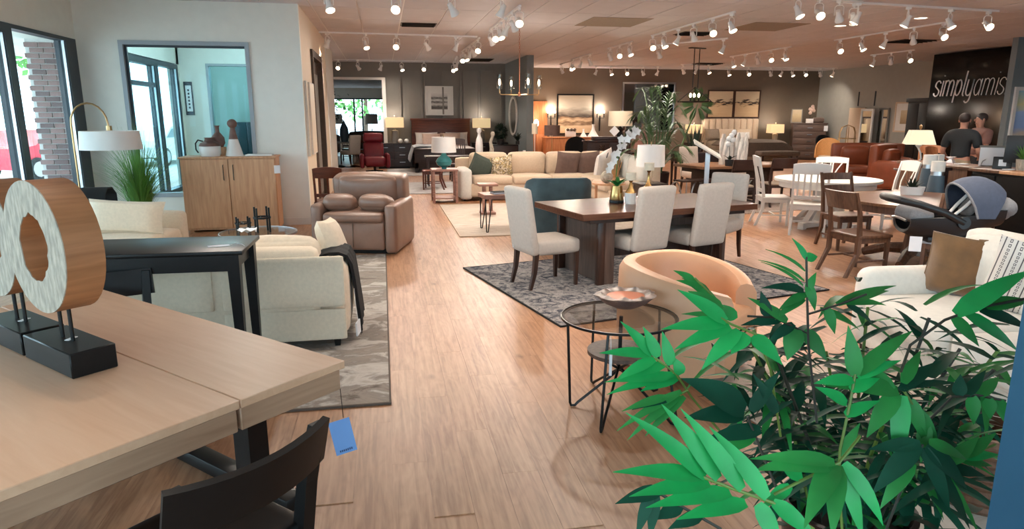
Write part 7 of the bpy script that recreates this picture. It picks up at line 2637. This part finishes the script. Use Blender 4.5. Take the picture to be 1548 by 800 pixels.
def head_meshes(k_):
    """yoke head hanging from local origin, can tilted a bit; three variants"""
    tilt = (30, 26, 42, 58)[k_]
    yaw = (205, 60, -50, 170)[k_]
    mt = Matrix.Diagonal((1.25, 1.25, 1.25, 1)) @ Matrix.Rotation(R(yaw), 4, 'Z')
    m = MB(mt)
    m.bx(-.018, .018, -.03, .03, -.03, 0)
    m.tube([(0, 0, -.03), (0, 0, -.05)], .01, 6)
    m.tube([(-.048, 0, -.16), (-.05, 0, -.07), (-.03, 0, -.05), (.03, 0, -.05), (.05, 0, -.07), (.048, 0, -.16)], .0065, 5)
    a = m
    mt2 = mt @ Matrix.Translation((0, 0, -.16)) @ Matrix.Rotation(R(tilt), 4, 'X')
    c = MB(mt2).lathe([(0, .07), (.026, .065), (.03, .0), (.05, -.06), (.052, -.075), (.044, -.07)], seg=14)
    b = MB(mt2).lathe([(0, -.0755), (.043, -.0755), (.043, -.0705), (0, -.0705)], seg=14)
    aim = (mt.to_3x3() @ Matrix.Rotation(R(tilt), 3, 'X')) @ Vector((0, 0, -1))
    pos = mt2 @ Vector((0, 0, -.11))
    return a, c, b, aim, pos


def track(label, p0, p1, fr_, group='ceiling track lights', watts=None, lit=1.0, rail=True):
    p0, p1 = Vector((p0[0], p0[1], 0)), Vector((p1[0], p1[1], 0))
    c = (p0 + p1) / 2
    t = T('track_light', label, 'light', (c.x, c.y, CH - .006), 0, group)
    d = p1 - p0
    ang = math.atan2(d.y, d.x)
    L = d.length
    if rail:
        MB(Matrix.Rotation(ang, 4, 'Z')).bx(-L / 2 - .08, L / 2 + .08, -.018, .018, -.03, 0).build('rail', 'fixture', t)
    for i, f in enumerate(fr_):
        k_ = (i * 3 + len(label)) % 4
        if k_ not in HEADS:
            a, cc, b, aim, pos = head_meshes(k_)
            o = a.build('spot_head', 'fixture', t)
            o2 = cc.build('lamp_can', 'fixture', o)
            o3 = b.build('bulb', 'bulb', o)
            HEADS[k_] = (o, o2, o3, aim, pos)
        else:
            h = HEADS[k_]
            o = h[0].copy()
            C.objects.link(o)
            o.parent = t
            for q in (h[1], h[2]):
                w_ = q.copy()
                C.objects.link(w_)
                w_.parent = o
        lp = d * (f - .5)
        o.location = (lp.x, lp.y, -.03)
        h = HEADS[k_]
        spot(t, lp + Vector((0, 0, -.03)) + h[4], h[3], (watts or SPOT_W))
    return t


track('white track light with six heads in front of the chandelier', (2.15, 10.9), (2.15, 13.75), (0, .18, .4, .62, .8, 1))
track('white track light with five heads behind the chandelier, before the bed', (2.16, 15.5), (2.16, 18.8), (.05, .3, .5, .72, .95))
track('short white track light with three heads nearest the dark bed', (2.2, 20.4), (2.35, 23.0), (.05, .5, .95), watts=70)
track('white cross track light with five heads beyond the first ceiling vent', (-1.15, 14.95), (2.0, 15.2), (.04, .28, .48, .68, .88))
track('white track light with five heads washing the grey wall', (-1.3, 22.2), (1.6, 22.4), (.02, .22, .46, .68, .92), watts=75)
track('white track light with four heads at the top edge over the aisle', (-.75, 9.75), (1.75, 9.85), (.05, .40, .70, .98))
track('long white track light with six heads over the dark dining table end', (5.70, 10.9), (5.70, 14.3), (0, .2, .42, .62, .82, 1))
track('white track light with three heads above the potted palm', (5.70, 15.6), (5.70, 17.2), (.05, .5, .95))
track('white track light with three heads between palm and brown wall', (5.72, 18.8), (5.75, 20.9), (.05, .5, .95))
track('short white track light with two heads nearest the seascape', (5.9, 21.3), (5.95, 23.0), (.1, .9))
track('white track light with five heads washing the brown wall above the mirror', (7.3, 23.5), (9.6, 23.4), (.02, .25, .5, .75, .98), watts=75)
track('white track light with three heads between mirror and landscape prints', (10.0, 22.3), (10.8, 22.0), (.02, .5, .98))
track('white track light with four heads at the top edge above the white dining set', (5.75, 9.15), (7.0, 9.55), (.02, .35, .68, 1))
track('white cross track light with four heads nearest the right wall', (6.75, 9.6), (9.75, 9.95), (.08, .42, .70, .96))
track('white track light with five heads above the cognac sofa', (10.1, 11.3), (10.1, 14.4), (.02, .25, .5, .72, .96))
track('short white track light with three heads before the black sign wall', (13.65, 16.3), (13.65, 17.8), (.05, .5, .95))
track('white track light with five heads above the far dining table', (10.0, 16.1), (10.0, 19.0), (.05, .28, .5, .74, .96))
track('white track light with eight heads washing the landscape prints wall', (12.0, 23.1), (16.2, 23.0), (.02, .2, .4, .5, .6, .72, .86, .98), watts=75)
track('white single spotlights behind the palm, two heads without a long rail', (6.6, 16.2), (7.5, 14.6), (.02, .98))
track('white track light above the foreground aisle, outside the view', (2.15, 3.6), (2.15, 7.6), (.02, .35, .65, .98))  # this and the next two tracks are added, unseen, to light the foreground
track('white track light above the bamboo plant, outside the view', (5.70, 3.6), (5.70, 7.6), (.02, .35, .65, .98))
track('white track light above the oak table, outside the view', (-1.4, 3.4), (-1.4, 7.4), (.02, .35, .65, .98), watts=90)


def vent(loc, sx, sy, label, mat='vent_dark'):
    t = T('ceiling_vent', label, 'vent', (*loc, CH - .012))
    MB().bx(-sx / 2, sx / 2, -sy / 2, sy / 2, 0, .008).build('frame', mat, t)
    n = 5
    for i in range(n):
        y = -sy / 2 + sy * (i + .5) / n
        MB().box((0, y, -.008), (sx * .92, sy / n * .45, .004), rot=(.5, 0, 0)).build('louvre', mat, t)


vent((.74, 13.5), .66, .5, 'dark slotted ceiling vent nearest the aisle')
vent((2.98, 21.7), .9, .9, 'dark ceiling vent near the grey wall')
vent((6.45, 13.9), .7, .6, 'dark ceiling vent behind the long track light')
vent((10.7, 22.0), .9, .8, 'dark ceiling vent before the landscape prints')
vent((12.0, 14.4), .9, .7, 'dark ceiling vent behind the cognac sofa track')
for x, y, nm in ((7.3, 12.6, 'stained brownish ceiling panel above the white dining set'), (4.2, 12.5, 'stained brownish ceiling panel above the sectional')):
    o = tag(MB().bx(-.55, .55, -.6, .6, 0, .006).build('ceiling_panel', 'taupe_cloth'), nm, 'panel')
    o.location = (x, y, CH - .013)
for x, y, nm in ((8.6, 12.2, 'round recessed downlight above the white dining set'), (9.3, 11.0, 'round recessed downlight nearer the counter'), (12.0, 19.5, 'round recessed downlight towards the landscape prints')):
    t = T('downlight', nm, 'light', (x, y, CH - .012), 0, 'recessed downlights')
    MB().lathe([(.1, 0), (.13, 0), (.13, .008), (.1, .008)], seg=24, ring=True).build('trim', 'white_paint', t)
    MB().cyl((0, 0, .002), .1, .004, 24).build('bulb', 'bulb_soft', t)

for x, y, nm in ((-3.3, 12.6, 'added unseen ceiling light in the office nearest the interior window'), (-2.6, 14.8, 'added unseen ceiling light in the office towards its rear wall'), (-2.9, 17.4, 'added unseen ceiling light behind the second office window')):
    t = T('downlight', nm, 'light', (x, y, CH - .012), 0, 'recessed downlights')  # unseen fittings, added to brighten the office and the room behind it
    MB().lathe([(.1, 0), (.13, 0), (.13, .008), (.1, .008)], seg=24, ring=True).build('trim', 'white_paint', t)
    MB().cyl((0, 0, .002), .1, .004, 24).build('bulb', 'bulb_soft', t)
    l = bpy.data.lights.new('fill_light', 'POINT')
    l.energy = 70
    l.color = (.82, .95, 1)
    l.shadow_soft_size = .1
    lo = bpy.data.objects.new('fill_light', l)
    C.objects.link(lo)
    lo.parent = t
    lo.location = (0, 0, -.12)

# chandelier over the sectional
t = T('chandelier', 'brass four arm chandelier with glass shades on a chain', 'light', (2.55, 12.9, 0), 8)
zc = 1.98 + .12
MB().cyl((0, 0, CH - .03), .07, .024, 20).build('canopy', 'brass', t)
m = MB()
z = CH - .04
i = 0
while z > 2.72:
    pts = [((.011 * math.cos(2 * PI * k_ / 8)) * (1 if i % 2 else 0), (.011 * math.cos(2 * PI * k_ / 8)) * (0 if i % 2 else 1), z - .02 + .024 * math.sin(2 * PI * k_ / 8)) for k_ in range(8)]
    m.tube(pts, .0032, 4, True)
    z -= .038
    i += 1
stuff(m.build('chain', 'copper', t))
MB().tube([(0, 0, 2.74), (0, 0, zc)], .012, 8).lathe([(.03, zc - .03), (.035, zc + .02), (.015, zc + .05)], seg=14).build('column', 'copper', t)
for k_ in range(4):
    a = R(90 * k_ + 4)
    ca, sa = math.cos(a), math.sin(a)
    ar = MB().tube([(0, 0, zc), (.38 * ca, .38 * sa, zc), (.40 * ca, .40 * sa, zc + .02), (.40 * ca, .40 * sa, zc + .1)], .009, 7).build('arm', 'brass', t)
    MB().lathe([(.055, zc + .10), (.045, zc + .36), (.042, zc + .36), (.052, zc + .10), (.055, zc + .10)], (.40 * ca, .40 * sa, 0), 18).build('glass_shade', 'clear_glass', ar)
    MB().ell((.40 * ca, .40 * sa, zc + .22), (.022, .022, .06), 10, 8).build('bulb', 'bulb', ar)
l = bpy.data.lights.new('chandelier_light', 'POINT')
l.energy = 25
l.color = WARM
l.shadow_soft_size = .3
lo = bpy.data.objects.new('chandelier_light', l)
C.objects.link(lo)
lo.parent = t
lo.location = (0, 0, zc - .1)

# black lantern pendants
g = at(1050, 150, 17.5)
t = T('pendant_lantern', 'black metal lantern pendant with candle bulbs beyond the palm', 'light', (g.x, g.y, 0), 20)
zt = 2.05
for x, y in ((-.09, 0), (.09, 0)):
    MB().tube([(x, y, CH - .01), (x, y, zt + .35)], .012, 6).build('rod', 'black_metal', t)
MB().bx(-.25, .25, -.06, .06, CH - .03, CH - .008).build('canopy', 'black_metal', t)
m = MB()
for (a, b) in (((-.3, -.3), (.3, -.3)), ((.3, -.3), (.3, .3)), ((.3, .3), (-.3, .3)), ((-.3, .3), (-.3, -.3))):
    m.tube([(a[0], a[1], zt), (b[0], b[1], zt)], .014, 5)
    m.tube([(a[0], a[1], zt), (0, 0, zt + .36)], .012, 5)
m.build('frame', 'black_metal', t)
for x, y in ((-.08, -.06), (.08, -.06), (-.07, .08), (.07, .08)):
    MB().cyl((x, y, zt), .02, .1, 8).build('candle_tube', 'black_metal', t)
    MB().ell((x, y, zt + .16), (.03, .03, .055), 10, 6).build('bulb', 'bulb', t)
for x in (-.08, .08):
    MB().tube([(x, -.06, zt), (x, .08, zt)], .008, 5).build('cross_bar', 'black_metal', t)
MB().tube([(-.3, 0, zt), (.3, 0, zt)], .008, 5).build('cross_bar', 'black_metal', t)
g = at(1056, 130, 18.2)
t = T('hanging_palm', 'second palm frond plant rising behind the lantern pendant', 'plant', (g.x, g.y, 0))
MB().lathe([(0, 0), (.2, 0), (.26, .5), (.24, .5)], seg=20).build('pot', 'black_plastic', t)
MB().cyl((0, 0, .42), .23, .04, 20).build('soil', 'soil', t)
MB().tube([(-.5, .1, .45), (-.25, 0, 1.3), (.0, 0, 2.0)], [.03, .025, .015], 7).build('trunk', 'palm', t)
for i in range(10):
    a = 2 * PI * i / 10
    m = MB()
    for k_ in range(7):
        f = -1 + k_ / 3
        c0 = Vector((.0, .0, 2.0))
        d_ = Vector((math.cos(a + .16 * f), .4 * math.sin(a * 2), math.sin(a + .16 * f))).normalized()
        leafmesh(m, c0 + d_ * .12, c0 + d_ * (.52 - .08 * abs(f)), .05, .05, Vector((0, -1, 0)), 3)
    m.build('frond', 'palm', t, fixn=False)
